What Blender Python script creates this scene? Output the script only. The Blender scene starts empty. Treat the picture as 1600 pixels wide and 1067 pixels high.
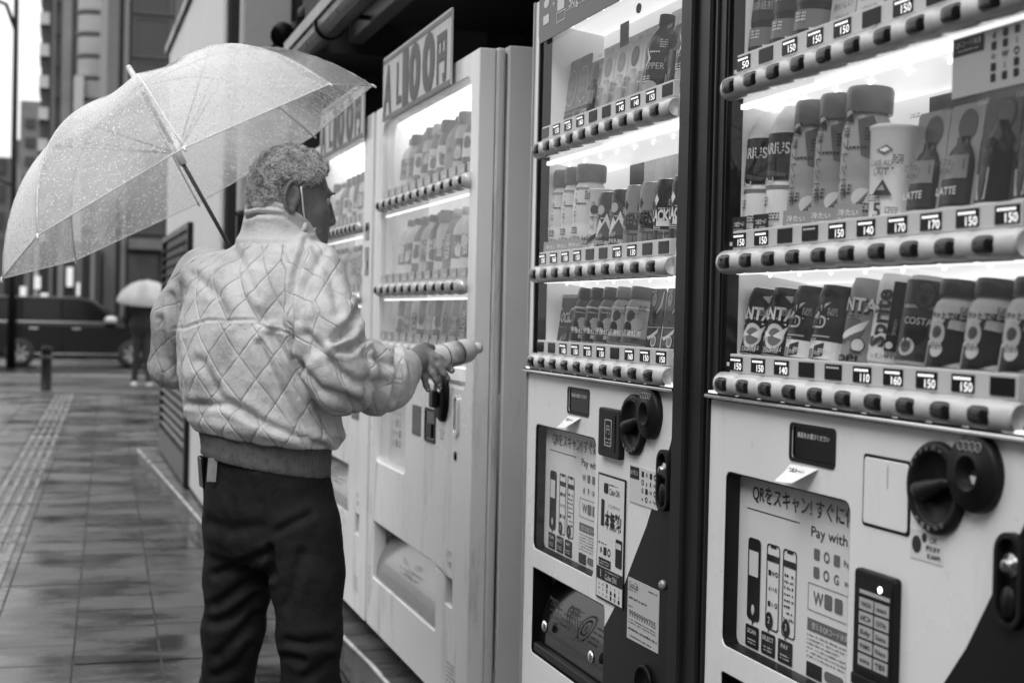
import bpy, bmesh, math, random, time
import numpy as np
from mathutils import Vector, Matrix
from mathutils.geometry import tessellate_polygon
random.seed(11); np.random.seed(11)
T0 = time.time()
SC = bpy.context.scene
COL = SC.collection
PI = math.pi
# ------------------------------------------------------------------ camera
F_PX = 2222.2; CAM_H = 1.25
YAW, PITCH, ROLL = 0.3075986, 0.018438, 0.022
def cam_basis():
    F = np.array([math.sin(YAW)*math.cos(PITCH), math.cos(YAW)*math.cos(PITCH), -math.sin(PITCH)])
    R = np.array([math.cos(YAW), -math.sin(YAW), 0.0]); U = np.cross(R, F)
    c, s = math.cos(ROLL), math.sin(ROLL)
    return F, c*R+s*U, c*U-s*R
FW, RT, UP = cam_basis()
CAMP = np.array([0, 0, CAM_H])
def P(u, v, z):
    """point at depth z seen at picture position u, v (1600 wide)"""
    return CAMP + (FW + RT*(u-800)/F_PX + UP*(533.5-v)/F_PX)*z
cd = bpy.data.cameras.new('camera'); cam = bpy.data.objects.new('camera', cd); COL.objects.link(cam)
cd.sensor_width = 36; cd.lens = 36*F_PX/1600; cd.clip_start = 0.05; cd.clip_end = 900
cam.matrix_world = Matrix(((RT[0], UP[0], -FW[0], 0), (RT[1], UP[1], -FW[1], 0), (RT[2], UP[2], -FW[2], CAM_H), (0, 0, 0, 1)))
cd.dof.use_dof = True; cd.dof.focus_distance = 2.65; cd.dof.aperture_fstop = 5.0
SC.camera = cam
# ------------------------------------------------------------------ world and sun (overcast, monochrome photograph)
W = bpy.data.worlds.new('World'); SC.world = W; W.use_nodes = True
nt = W.node_tree; nt.nodes.clear()
N = nt.nodes.new; L = nt.links.new
out = N('ShaderNodeOutputWorld'); bg = N('ShaderNodeBackground'); sky = N('ShaderNodeTexSky')
sky.sky_type = 'NISHITA'; sky.sun_disc = False; sky.sun_elevation = math.radians(52); sky.sun_rotation = math.radians(235)
sky.air_density = 1; sky.dust_density = 6
bw = N('ShaderNodeRGBToBW'); L(sky.outputs[0], bw.inputs[0])
tc = N('ShaderNodeTexCoord'); sp = N('ShaderNodeSeparateXYZ'); L(tc.outputs['Generated'], sp.inputs[0])
mr = N('ShaderNodeMapRange'); mr.inputs[1].default_value = -0.02; mr.inputs[2].default_value = 1
mr.inputs[3].default_value = 8.0; mr.inputs[4].default_value = 24.0     # overcast sky: darker at the horizon than overhead
L(sp.outputs[2], mr.inputs[0])
mxw = N('ShaderNodeMix'); mxw.data_type = 'FLOAT'; mxw.inputs[0].default_value = 0.97
L(bw.outputs[0], mxw.inputs[2]); L(mr.outputs[0], mxw.inputs[3])
L(mxw.outputs[0], bg.inputs[0]); bg.inputs[1].default_value = 0.11
L(bg.outputs[0], out.inputs[0])
sd = bpy.data.lights.new('sun', 'SUN'); so = bpy.data.objects.new('sun', sd); COL.objects.link(so)
sd.energy = 1.1; sd.angle = math.radians(25); sd.color = (1, 0.995, 0.985)
el, az = math.radians(52), math.radians(235)
sdir = Vector((math.sin(az)*math.cos(el), math.cos(az)*math.cos(el), math.sin(el)))
so.rotation_euler = sdir.to_track_quat('Z', 'Y').to_euler(); so.location = (-20, -20, 30)
vs = SC.view_settings; vs.view_transform = 'Standard'; vs.look = 'None'; vs.gamma = 1; vs.exposure = 0.12; vs.use_curve_mapping = False
SC.cycles.max_bounces = 8; SC.cycles.transparent_max_bounces = 24; SC.cycles.sample_clamp_indirect = 4
SC.cycles.caustics_reflective = False; SC.cycles.caustics_refractive = False
# ------------------------------------------------------------------ materials
MATS = {}
def mat(name, g, rough=0.5, metal=0.0, var=0.0, vscale=6.0, bump=0.0, bscale=60.0, emis=0.0, spec=0.5, rvar=0.0, coat=0.0, dirt=0.0):
    if name in MATS: return MATS[name]
    m = bpy.data.materials.new(name); m.use_nodes = True; t = m.node_tree; b = t.nodes['Principled BSDF']
    b.inputs['Base Color'].default_value = (g, g, g, 1); b.inputs['Roughness'].default_value = rough
    b.inputs['Metallic'].default_value = metal; b.inputs['Specular IOR Level'].default_value = spec
    if coat: b.inputs['Coat Weight'].default_value = coat; b.inputs['Coat Roughness'].default_value = 0.08
    if emis:
        b.inputs['Emission Color'].default_value = (1, 1, 1, 1); b.inputs['Emission Strength'].default_value = emis
    co = t.nodes.new('ShaderNodeTexCoord')
    if var:
        n = t.nodes.new('ShaderNodeTexNoise'); n.inputs['Scale'].default_value = vscale; n.inputs['Detail'].default_value = 7; n.inputs['Roughness'].default_value = 0.62
        t.links.new(co.outputs['Object'], n.inputs['Vector'])
        r = t.nodes.new('ShaderNodeMapRange'); r.inputs[1].default_value = 0.3; r.inputs[2].default_value = 0.7
        r.inputs[3].default_value = max(0, g*(1-var)); r.inputs[4].default_value = min(1, g*(1+var))
        t.links.new(n.outputs[0], r.inputs[0]); t.links.new(r.outputs[0], b.inputs['Base Color'])
        if dirt:
            n2 = t.nodes.new('ShaderNodeTexNoise'); n2.inputs['Scale'].default_value = vscale*5; n2.inputs['Detail'].default_value = 9; n2.inputs['Roughness'].default_value = 0.75
            mp = t.nodes.new('ShaderNodeMapping'); mp.inputs['Scale'].default_value = (1, 1, 0.18); t.links.new(co.outputs['Object'], mp.inputs[0]); t.links.new(mp.outputs[0], n2.inputs['Vector'])
            r2 = t.nodes.new('ShaderNodeMapRange'); r2.inputs[1].default_value = 0.53; r2.inputs[2].default_value = 0.64; r2.inputs[3].default_value = 1; r2.inputs[4].default_value = 1-dirt
            t.links.new(n2.outputs[0], r2.inputs[0])
            mu = t.nodes.new('ShaderNodeMath'); mu.operation = 'MULTIPLY'; t.links.new(r.outputs[0], mu.inputs[0]); t.links.new(r2.outputs[0], mu.inputs[1]); t.links.new(mu.outputs[0], b.inputs['Base Color'])
        if rvar:
            r3 = t.nodes.new('ShaderNodeMapRange'); r3.inputs[1].default_value = 0.35; r3.inputs[2].default_value = 0.65
            r3.inputs[3].default_value = max(0.02, rough-rvar); r3.inputs[4].default_value = rough+rvar
            t.links.new(n.outputs[0], r3.inputs[0]); t.links.new(r3.outputs[0], b.inputs['Roughness'])
    if bump:
        n = t.nodes.new('ShaderNodeTexNoise'); n.inputs['Scale'].default_value = bscale; n.inputs['Detail'].default_value = 6
        t.links.new(co.outputs['Object'], n.inputs['Vector'])
        bm_ = t.nodes.new('ShaderNodeBump'); bm_.inputs['Strength'].default_value = 0.5; bm_.inputs['Distance'].default_value = bump
        t.links.new(n.outputs[0], bm_.inputs['Height']); t.links.new(bm_.outputs[0], b.inputs['Normal'])
    MATS[name] = m; return m
def grey(g, rough=0.35):
    g = max(0.005, min(0.84, 0.8*(g/0.7)**2.1)); g = round(g, 3); return mat('print_grey_%03d_%02d' % (round(g*1000), round(rough*100)), g, rough, spec=0.15)
def glow(g):
    return mat('glow_%03d' % round(g*100), 0.8, 0.5, emis=g)
def glass_mat(name, tint=0.95, refl=1.0, haze_film=0.0, rough=0.01):
    m = bpy.data.materials.new(name); m.use_nodes = True; t = m.node_tree; t.nodes.clear()
    o = t.nodes.new('ShaderNodeOutputMaterial'); tr = t.nodes.new('ShaderNodeBsdfTransparent'); gl = t.nodes.new('ShaderNodeBsdfGlossy')
    tr.inputs[0].default_value = (tint,)*3+(1,); gl.inputs['Roughness'].default_value = rough
    fr = t.nodes.new('ShaderNodeFresnel'); gq = t.nodes.new('ShaderNodeNewGeometry'); iq = t.nodes.new('ShaderNodeMapRange'); iq.inputs[3].default_value = 1.45; iq.inputs[4].default_value = 1/1.45
    t.links.new(gq.outputs['Backfacing'], iq.inputs[0]); t.links.new(iq.outputs[0], fr.inputs[0])
    mu = t.nodes.new('ShaderNodeMath'); mu.operation = 'MULTIPLY'; mu.inputs[1].default_value = refl; mu.use_clamp = True
    t.links.new(fr.outputs[0], mu.inputs[0]); mx = t.nodes.new('ShaderNodeMixShader')
    t.links.new(mu.outputs[0], mx.inputs[0]); t.links.new(tr.outputs[0], mx.inputs[1]); t.links.new(gl.outputs[0], mx.inputs[2])
    last = mx
    if haze_film:
        # pale spotted film; where strong it paints a washed-out reflection
        co = t.nodes.new('ShaderNodeTexCoord'); n = t.nodes.new('ShaderNodeTexNoise'); n.inputs['Scale'].default_value = 7; n.inputs['Detail'].default_value = 8
        t.links.new(co.outputs['Object'], n.inputs['Vector'])
        r = t.nodes.new('ShaderNodeMapRange'); r.inputs[1].default_value = 0.35; r.inputs[2].default_value = 0.75; r.inputs[3].default_value = haze_film*0.4; r.inputs[4].default_value = haze_film*1.6
        t.links.new(n.outputs[0], r.inputs[0])
        df = t.nodes.new('ShaderNodeBsdfDiffuse'); df.inputs[0].default_value = (0.8, 0.8, 0.8, 1)
        m2 = t.nodes.new('ShaderNodeMixShader'); t.links.new(r.outputs[0], m2.inputs[0]); t.links.new(mx.outputs[0], m2.inputs[1]); t.links.new(df.outputs[0], m2.inputs[2]); last = m2
    t.links.new(last.outputs[0], o.inputs[0]); MATS[name] = m; return m
# ------------------------------------------------------------------ text meshes
TXT = {}
def text_mesh(s, bold=0.0):
    k = (s, bold)
    if k in TXT: return TXT[k]
    c = bpy.data.curves.new('t', 'FONT'); c.body = s; c.resolution_u = 3; c.offset = bold
    o = bpy.data.objects.new('t', c)
    me = bpy.data.meshes.new_from_object(o)
    v = np.array([x.co[:2] for x in me.vertices]) if len(me.vertices) else np.zeros((0, 2)); f = [tuple(p.vertices) for p in me.polygons]
    bpy.data.objects.remove(o); bpy.data.curves.remove(c); bpy.data.meshes.remove(me)
    if len(v):
        mn = v.min(0); mx = v.max(0); v = v-np.array([(mn[0]+mx[0])/2, 0.35]); w = mx[0]-mn[0]
    else: w = 1
    TXT[k] = (v, f, w); return TXT[k]
# ------------------------------------------------------------------ mesh builder
class MB:
    def __init__(s): s.v = []; s.f = []; s.m = []; s.mi = 0; s.sm = []; s.smooth = False
    def add(s, vs, fs):
        b = len(s.v); s.v += [tuple(map(float, x)) for x in vs]
        for f in fs: s.f.append(tuple(b+i for i in f)); s.m.append(s.mi); s.sm.append(s.smooth)
        return s
    def box(s, x0, x1, y0, y1, z0, z1):
        vs = [(x, y, z) for z in (z0, z1) for y in (y0, y1) for x in (x0, x1)]
        return s.add(vs, [(0, 2, 3, 1), (4, 5, 7, 6), (0, 1, 5, 4), (2, 6, 7, 3), (0, 4, 6, 2), (1, 3, 7, 5)])
    def quad(s, a, b, c, d): return s.add([a, b, c, d], [(0, 1, 2, 3)])
    def rect(s, a0, a1, z0, z1, y): return s.quad((a0, y, z0), (a1, y, z0), (a1, y, z1), (a0, y, z1))
    def prism(s, pts, y0, y1):
        """2-D outline (a, z) extruded from y0 (front) to y1"""
        n = len(pts); vs = [(p[0], y0, p[1]) for p in pts]+[(p[0], y1, p[1]) for p in pts]
        fs = [tuple(range(n)), tuple(range(2*n-1, n-1, -1))]+[(i, i+n, (i+1) % n+n, (i+1) % n) for i in range(n)]
        return s.add(vs, fs)
    def plate(s, outer, holes, y0, y1):
        """plate with holes"""
        loops = [outer]+holes; V = [[Vector((p[0], p[1], 0)) for p in lp] for lp in loops]
        tris = tessellate_polygon(V); flat = [p for lp in loops for p in lp]; n = len(flat)
        vs = [(p[0], y0, p[1]) for p in flat]+[(p[0], y1, p[1]) for p in flat]
        fs = []
        for t in tris:
            a, b, c = [Vector(flat[i]) for i in t]
            if (b-a).cross(c-a) < 0: t = (t[0], t[2], t[1])
            fs.append(tuple(t)); fs.append((t[2]+n, t[1]+n, t[0]+n))
        o = 0
        for lp in loops:
            k = len(lp)
            for i in range(k): fs.append((o+i, o+i+n, o+(i+1) % k+n, o+(i+1) % k))
            o += k
        return s.add(vs, fs)
    def lathe(s, prof, c=(0, 0, 0), n=24, axis='z', sx=1.0, sy=1.0):
        """profile of (radius, height)"""
        vs = []; fs = []
        for r, h in prof:
            for i in range(n):
                a = 2*PI*i/n; x, y = r*math.cos(a)*sx, r*math.sin(a)*sy
                vs.append((c[0]+x, c[1]+y, c[2]+h) if axis == 'z' else ((c[0]+x, c[1]-h, c[2]+y) if axis == 'y' else (c[0]+h, c[1]+x, c[2]+y)))
        m = len(prof)
        for j in range(m-1):
            for i in range(n): fs.append((j*n+i, j*n+(i+1) % n, (j+1)*n+(i+1) % n, (j+1)*n+i))
        fs.append(tuple(range(n-1, -1, -1))); fs.append(tuple((m-1)*n+i for i in range(n)))
        return s.add(vs, fs)
    def tube(s, pts, r, n=8, cap=True):
        pts = [Vector(p) for p in pts]; m = len(pts); rs = r if isinstance(r, (list, tuple)) else [r]*m
        vs = []; fs = []; up = None
        for k in range(m):
            d = (pts[min(k+1, m-1)]-pts[max(k-1, 0)]).normalized()
            if up is None: up = Vector((0, 0, 1)) if abs(d.z) < 0.9 else Vector((1, 0, 0))
            a = d.cross(up).normalized(); b = a.cross(d).normalized(); up = b
            for i in range(n): t = 2*PI*i/n; vs.append(pts[k]+(a*math.cos(t)+b*math.sin(t))*rs[k])
        for k in range(m-1):
            for i in range(n): fs.append((k*n+i, k*n+(i+1) % n, (k+1)*n+(i+1) % n, (k+1)*n+i))
        if cap: fs.append(tuple(range(n-1, -1, -1))); fs.append(tuple((m-1)*n+i for i in range(n)))
        return s.add(vs, fs)
    def text(s, t, a, z, h, y, sx=1.0, rot=0.0, bold=0.0, wrap=None, fit=None, shear=0.0):
        """lettering in the (a, z) plane facing -y; h = capital height"""
        v, f, w = text_mesh(t, bold)
        if not len(v): return s
        k = h/0.7; kx = k*sx
        if fit: kx = fit/w
        v2 = v.copy(); v2[:, 0] = v2[:, 0]+v2[:, 1]*shear; v2 = v2*np.array([kx, k]); c, q = math.cos(rot), math.sin(rot); x = v2[:, 0]*c-v2[:, 1]*q; zz = v2[:, 0]*q+v2[:, 1]*c
        if wrap:
            r, cy = wrap; th = (x+a)/r
            vs = np.stack([r*np.sin(th), cy-r*np.cos(th), zz+z], 1)
        else: vs = np.stack([x+a, np.full(len(x), y), zz+z], 1)
        return s.add(vs, f)
    def patch(s, r, a0, a1, z0, z1, n=8, cy=0.0, slant=0.0):
        """patch wrapped on a can: a0..a1 arc length measured from the front"""
        vs = []
        for i in range(n+1):
            a = (a0+(a1-a0)*i/n)/r; q = (a0+(a1-a0)*i/n-a0)*slant
            vs.append((r*math.sin(a), cy-r*math.cos(a), z0+q)); vs.append((r*math.sin(a), cy-r*math.cos(a), z1+q))
        return s.add(vs, [(2*i, 2*i+2, 2*i+3, 2*i+1) for i in range(n)])
    def wpoly(s, pts, r, cy=0.0):
        def clip(P_, x, keep):
            o = []
            for i in range(len(P_)):
                a, b = P_[i-1], P_[i]; ia, ib = (a[0]-x)*keep >= 0, (b[0]-x)*keep >= 0
                if ia != ib: t = (x-a[0])/(b[0]-a[0]); o.append((x, a[1]+(b[1]-a[1])*t))
                if ib: o.append(b)
            return o
        x0, x1 = min(p[0] for p in pts), max(p[0] for p in pts); n = max(1, int(math.ceil((x1-x0)/(r*0.22))))
        for k in range(n):
            q = clip(clip(list(pts), x0+(x1-x0)*k/n, 1), x0+(x1-x0)*(k+1)/n, -1)
            if len(q) >= 3: s.add([(r*math.sin(p[0]/r), cy-r*math.cos(p[0]/r), p[1]) for p in q], [tuple(range(len(q)))])
        return s
    def build(s, name, mats, parent=None, bevel=0.0, link=True, smooth=None):
        me = bpy.data.meshes.new(name); me.from_pydata(s.v, [], s.f)
        if not isinstance(mats, (list, tuple)): mats = [mats]
        for m in mats: me.materials.append(m)
        me.polygons.foreach_set('material_index', s.m); me.polygons.foreach_set('use_smooth', [bool(x) if smooth is None else smooth for x in s.sm]); me.update()
        o = bpy.data.objects.new(name, me)
        if parent: o.parent = parent
        if link: COL.objects.link(o)
        if bevel:
            b = o.modifiers.new('bevel', 'BEVEL'); b.width = bevel; b.segments = 2; b.limit_method = 'ANGLE'; b.angle_limit = math.radians(50)
        if smooth: 
            try: me.set_sharp_from_angle(angle=math.radians(45))
            except Exception: pass
        return o
def rr(a0, a1, z0, z1, r, n=5):
    pts = []
    for cx, cz, t0 in ((a1-r, z1-r, 0), (a0+r, z1-r, 90), (a0+r, z0+r, 180), (a1-r, z0+r, 270)):
        for i in range(n+1):
            t = math.radians(t0+90*i/n); pts.append((cx+r*math.cos(t), cz+r*math.sin(t)))
    return pts
def ell(ca, cz, ra, rz, n=24): return [(ca+ra*math.cos(2*PI*i/n), cz+rz*math.sin(2*PI*i/n)) for i in range(n)]
def tag(o, label=None, cat=None, group=None, kind=None):
    if label: o['label'] = label
    if cat: o['category'] = cat
    if group: o['group'] = group
    if kind: o['kind'] = kind
    return o
def empty(name, label, cat, loc=(0, 0, 0), rz=0.0, group=None):
    o = bpy.data.objects.new(name, None); COL.objects.link(o); o.empty_display_size = 0.1
    o.location = loc; o.rotation_euler = (0, 0, rz); return tag(o, label, cat, group)
def inst(src, name, parent, loc=None, scale=None):
    c = bpy.data.objects.new(name, src.data); COL.objects.link(c); c.parent = parent
    if loc is not None: c.location = loc
    if scale is not None: c.scale = scale
    return c
M = dict(
 white=mat('machine_white_paint', 0.80, 0.30, var=0.05, vscale=2.2, bump=0.0006, bscale=9, coat=0.2, rvar=0.08, dirt=0.09),
 oldwhite=mat('worn_white_paint', 0.78, 0.35, var=0.07, vscale=1.6, bump=0.001, bscale=7, rvar=0.12, dirt=0.28),
 sidewhite=mat('cabinet_side_paint', 0.60, 0.42, var=0.12, vscale=1.3, bump=0.0008, bscale=10, rvar=0.1, dirt=0.35),
 darkframe=mat('dark_frame_paint', 0.014, 0.3, spec=0.14, var=0.2, vscale=3, bump=0.0005, bscale=12, rvar=0.08),
 black=mat('black_plastic', 0.005, 0.4, spec=0.12, var=0.3, vscale=8, rvar=0.1), gloss=mat('black_gloss', 0.006, 0.08, spec=0.18),
 dial=mat('dial_plastic', 0.011, 0.42, spec=0.16, var=0.25, vscale=12, bump=0.0004, bscale=90),
 trim=mat('grey_trim', 0.30, 0.35, metal=0.3, var=0.15, vscale=5),
 rail=mat('button_rail_plastic', 0.52, 0.22, var=0.06, vscale=4, coat=0.3),
 strip=mat('price_strip_plastic', 0.55, 0.35, var=0.05, vscale=5),
 button=mat('smoked_button', 0.008, 0.10, spec=0.4), chrome=mat('chrome', 0.75, 0.16, metal=1.0, var=0.12, vscale=20, rvar=0.06),
 lcd=mat('lcd_glass', 0.004, 0.12, spec=0.12), lit=mat('lit_digits', 0.9, 0.5, emis=1.0), dim=mat('dim_digits', 0.45, 0.5, emis=0.25),
 liner=mat('display_liner', 0.85, 0.5, var=0.04, vscale=3, bump=0.001, bscale=5), led=mat('led_tube', 1.0, 0.5, emis=1.3), back=mat('glowing_back_panel', 0.85, 0.5, var=0.03, vscale=3, emis=0.30),
 soft=mat('backlit_top_panel', 0.85, 0.4, emis=0.62), led2=mat('led_dot', 1, 0.5, emis=2.2),
 dark_pic=mat('dark_backdrop_print', 0.045, 0.35, var=0.85, vscale=22), grey_pic=mat('grey_backdrop_print', 0.48, 0.35, var=0.35, vscale=14),
 pane=glass_mat('display_pane', 0.99, 0.45, 0.006), paneB=glass_mat('washed_reflection_pane', 0.97, 0.6, 0.17), clearp=glass_mat('poster_cover', 0.98, 0.35, 0.01, rough=0.05),
 flap=mat('tray_flap', 0.15, 0.25, var=0.15, vscale=4, coat=0.5), smoke=mat('smoked_flap', 0.010, 0.12, spec=0.3, var=0.5, vscale=7),
)
exec_order = []
# ------------------------------------------------------------------ ground
def wet(name, g, r0, r1, scale, bump=0.0005, bscale=160):
    m = bpy.data.materials.new(name); m.use_nodes = True; t = m.node_tree; b = t.nodes['Principled BSDF']
    geo = t.nodes.new('ShaderNodeNewGeometry'); n = t.nodes.new('ShaderNodeTexNoise'); n.inputs['Scale'].default_value = scale; n.inputs['Detail'].default_value = 9; n.inputs['Roughness'].default_value = 0.66
    mp = t.nodes.new('ShaderNodeMapping'); mp.inputs['Scale'].default_value = (0.7, 1.5, 1); t.links.new(geo.outputs['Position'], mp.inputs[0]); t.links.new(mp.outputs[0], n.inputs['Vector'])
    r = t.nodes.new('ShaderNodeMapRange'); r.inputs[1].default_value = 0.42; r.inputs[2].default_value = 0.6; r.inputs[3].default_value = r0; r.inputs[4].default_value = r1
    t.links.new(n.outputs[0], r.inputs[0]); t.links.new(r.outputs[0], b.inputs['Roughness'])
    oi = t.nodes.new('ShaderNodeObjectInfo'); fi = t.nodes.new('ShaderNodeTexNoise'); fi.inputs['Scale'].default_value = 140; fi.inputs['Detail'].default_value = 4; t.links.new(geo.outputs['Position'], fi.inputs['Vector'])
    c0 = t.nodes.new('ShaderNodeMapRange'); c0.inputs[3].default_value = g*0.30; c0.inputs[4].default_value = g*1.25; c0.inputs[1].default_value = 0.35; c0.inputs[2].default_value = 0.62; t.links.new(n.outputs[0], c0.inputs[0])
    m1 = t.nodes.new('ShaderNodeMath'); m1.operation = 'MULTIPLY'; c1 = t.nodes.new('ShaderNodeMapRange'); c1.inputs[3].default_value = 0.55; c1.inputs[4].default_value = 1.45; t.links.new(fi.outputs[0], c1.inputs[0])
    t.links.new(c0.outputs[0], m1.inputs[0]); t.links.new(c1.outputs[0], m1.inputs[1])
    m2 = t.nodes.new('ShaderNodeMath'); m2.operation = 'MULTIPLY'; c2 = t.nodes.new('ShaderNodeMapRange'); c2.inputs[3].default_value = 0.78; c2.inputs[4].default_value = 1.22; t.links.new(oi.outputs['Random'], c2.inputs[0])
    t.links.new(m1.outputs[0], m2.inputs[0]); t.links.new(c2.outputs[0], m2.inputs[1]); t.links.new(m2.outputs[0], b.inputs['Base Color'])
    bn = t.nodes.new('ShaderNodeTexNoise'); bn.inputs['Scale'].default_value = bscale; bn.inputs['Detail'].default_value = 5; t.links.new(geo.outputs['Position'], bn.inputs['Vector'])
    bu = t.nodes.new('ShaderNodeBump'); bu.inputs['Distance'].default_value = bump; bu.inputs['Strength'].default_value = 0.6; t.links.new(bn.outputs[0], bu.inputs['Height']); t.links.new(bu.outputs[0], b.inputs['Normal'])
    b.inputs['Specular IOR Level'].default_value = 0.36
    MATS[name] = m; return m
M['slab'] = wet('wet_paving_slab', 0.052, 0.08, 0.50, 1.5)
M['tact'] = wet('wet_tactile_slab', 0.15, 0.2, 0.45, 2.0)
M['asph'] = wet('wet_asphalt', 0.03, 0.16, 0.5, 0.5, 0.004, 90)
M['conc'] = wet('wet_concrete', 0.09, 0.25, 0.6, 1.4)
M['bed'] = wet('paving_bed', 0.03, 0.15, 0.4, 2)
g = MB(); g.quad((-300, -60, -0.14), (300, -60, -0.14), (300, 600, -0.14), (-300, 600, -0.14)); ground = g.build('ground', M['asph']); tag(ground, kind='structure')
SK = 0.03
def gw(i, j):   # pavement grid -> world; the paving runs slightly askew to the machines
    return (0.09+0.3*i+SK*(j*0.3+6.36-6.36)+0.0, 6.36+0.3*j)
pv = MB(); pv.box(-6, 3.2, -3, 21.3, -0.139, -0.012); pave = pv.build('pavement', M['bed']); tag(pave, kind='structure')
slab0 = MB(); slab0.box(-0.1465, 0.1465, -0.1465, 0.1465, -0.02, 0.0); sl = slab0.build('paving_slab', M['slab'], link=False, bevel=0.003)
tb = MB(); tb.mi = 1; tb.box(-0.1465, 0.1465, -0.1465, 0.1465, -0.02, 0.0); tb.mi = 0
for k in range(4): tb.box(-0.124+0.068*k, -0.096+0.068*k, -0.14, 0.14, 0.0004, 0.008)
tl = tb.build('tactile_slab', [M['tact'], M['slab']], link=False)
db = MB(); db.box(-0.1475, 0.1475, -0.1475, 0.1475, -0.02, 0.0005)
far = MB(); cnt = 0
cells = []
for j in range(-28, 50):
    for i in range(-14, 5):
        x, y = gw(i, j); cells.append((i, j, x-0.15, y-0.15))
def seen(x, y):
    d = np.array([x, y, 0])-CAMP; z = d@FW
    if z < 0.3: return None
    u = 800+F_PX*(d@RT)/z; v = 533.5-F_PX*(d@UP)/z
    return u, v, z
cells.sort(key=lambda c: c[3])
for i, j, x, y in cells:
    s = seen(x, y); vis = s and -60 < s[0] < 660 and s[1] < 1140
    isT = i == -1
    rz = random.uniform(-0.003, 0.003); dz = random.uniform(-0.0025, 0.002)
    if vis and cnt < 290:
        o = bpy.data.objects.new('tactile_slab' if isT else 'paving_slab', (tl if isT else sl).data); COL.objects.link(o); o.parent = pave
        o.location = (x, y, dz); o.rotation_euler = (random.uniform(-0.004, 0.004), random.uniform(-0.004, 0.004), rz-SK); cnt += 1
    else:
        far.mi = 0
        far.box(x-0.1465, x+0.1465, y-0.1465, y+0.1465, -0.02, dz)
        if isT:
            far.mi = 1
            for k in range(4): far.box(x-0.127+0.068*k, x-0.093+0.068*k, y-0.14, y+0.14, dz-0.001, dz+0.006)
fo = far.build('far_paving', [M['slab'], M['tact']], pave); fo['kind'] = 'stuff'
for k in range(12):
    kb = MB(); kb.box(-6+k*0.76, -6+k*0.76+0.75, 21.31, 21.5, -0.139, 0.01); kb.build('kerb_stone', M['conc'], pave, bevel=0.012)
mk = MB()
for k in range(7): mk.box(-9+k*1.1, -8.5+k*1.1, 23.0, 26.8, -0.1395, -0.135)
mk.box(-30, 30, 29.6, 29.75, -0.1395, -0.135)
ml = mk.build('road_marking', mat('road_paint', 0.34, 0.4, var=0.4, vscale=3)); tag(ml, kind='structure')
fp = MB(); fp.box(-40, 40, 38.5, 44, -0.138, 0.0); tag(fp.build('far_pavement', M['conc'], bevel=0.02), kind='structure')
# base kerb under the shop front and the machines, curved steel nosing on its edge
edge = [(0.62, 11.9), (0.67, 10.64), (0.715, 9.2), (0.76, 7.68), (0.80, 6.6), (0.86, 5.7), (0.93, 5.25), (0.985, 5.0), (1.0, 4.6), (1.0, 3.0), (1.0, 0.2)]
bs = MB(); n = len(edge)
vs_ = [(x, y, 0.085) for x, y in edge]+[(x, y, -0.012) for x, y in edge]+[(3.2, y, 0.085) for x, y in edge]
bs.add(vs_, [(i, i+1, i+1+n, i+n) for i in range(n-1)]+[(i, 2*n+i, 2*n+i+1, i+1) for i in range(n-1)])
plinth = bs.build('plinth', M['conc']); tag(plinth, kind='structure')
nb = MB(); nb.smooth = True; nb.tube([(x-0.002, y, 0.086) for x, y in edge], 0.011, 8); nos = nb.build('steel_nosing', mat('wet_steel', 0.35, 0.3, metal=0.7, var=0.5, vscale=7, rvar=0.1), plinth)
# the other side of the street, unseen; added so dark parts reflect less sky
of = MB(); of.box(-24, -13.5, -32, -8.2, -0.14, 15); of.box(-24, -14.0, -8.0, 6.0, -0.14, 12); of.box(-24, -13.7, 6.2, 17, -0.14, 17)
for y0, y1, x, zt in ((-32, -8.2, -13.5, 15), (-8, 6, -14, 12), (6.2, 17, -13.7, 17)):
    n_ = int((y1-y0)/2.6)
    for i in range(n_):
        for k in range(int((zt-1)/3.1)):
            of.mi = 1; of.box(x-0.01, x+0.06, y0+0.6+i*2.6, y0+2.2+i*2.6, 1.0+k*3.1, 2.9+k*3.1); of.mi = 0
tag(of.build('opposite_facade', [mat('opposite_wall', 0.16, 0.7, var=0.3, vscale=0.5), mat('opposite_window', 0.03, 0.15)]), kind='structure')
# ------------------------------------------------------------------ shop front left of the machines
fac = empty('shop_building', 'pale shop front with tall white pillar beside the row of machines', 'building', (0, 0, 0))
M['wallw'] = mat('painted_wall', 0.62, 0.6, var=0.06, vscale=1.5, bump=0.002, bscale=25, dirt=0.1)
M['wallg'] = mat('rendered_grey_wall', 0.36, 0.7, var=0.12, vscale=2.5, bump=0.004, bscale=45)
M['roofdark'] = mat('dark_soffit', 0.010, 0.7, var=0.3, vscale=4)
b = MB(); b.box(0.80, 0.835, 7.75, 11.75, 0.1, 3.30); b.build('wall', M['wallw'], fac, bevel=0.02)
b = MB(); b.box(0.775, 0.9, 7.72, 11.9, 3.301, 3.36); b.build('coping', M['darkframe'], fac)
b = MB(); b.box(0.836, 1.35, 7.70, 11.7, 0.1, 6.2); b.build('dark_gap_block', M['roofdark'], fac)  # solid black block standing in for the shaded recess beside the white wall
b = MB(); b.box(0.815, 1.05, 6.95, 7.1, 1.72, 6.2); b.build('wall', M['wallg'], fac, bevel=0.01); b = MB(); b.box(1.06, 1.4, 6.97, 7.1, 0.1, 6.2); b.build('dark_gap_block', M['roofdark'], fac)
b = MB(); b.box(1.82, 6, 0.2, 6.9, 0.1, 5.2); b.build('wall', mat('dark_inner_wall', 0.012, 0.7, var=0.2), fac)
wf = MB(); wf.plate([(0, 0), (0.75, 0), (0.75, 1.3), (0, 1.3)], [[(0.05, 0.05), (0.7, 0.05), (0.7, 1.25), (0.05, 1.25)]], 0, 0.03)
w = wf.build('window_frame', M['darkframe'], fac); w.location = (0.80, 6.93, 0.40); w.rotation_euler = (0, 0, 0)
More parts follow.
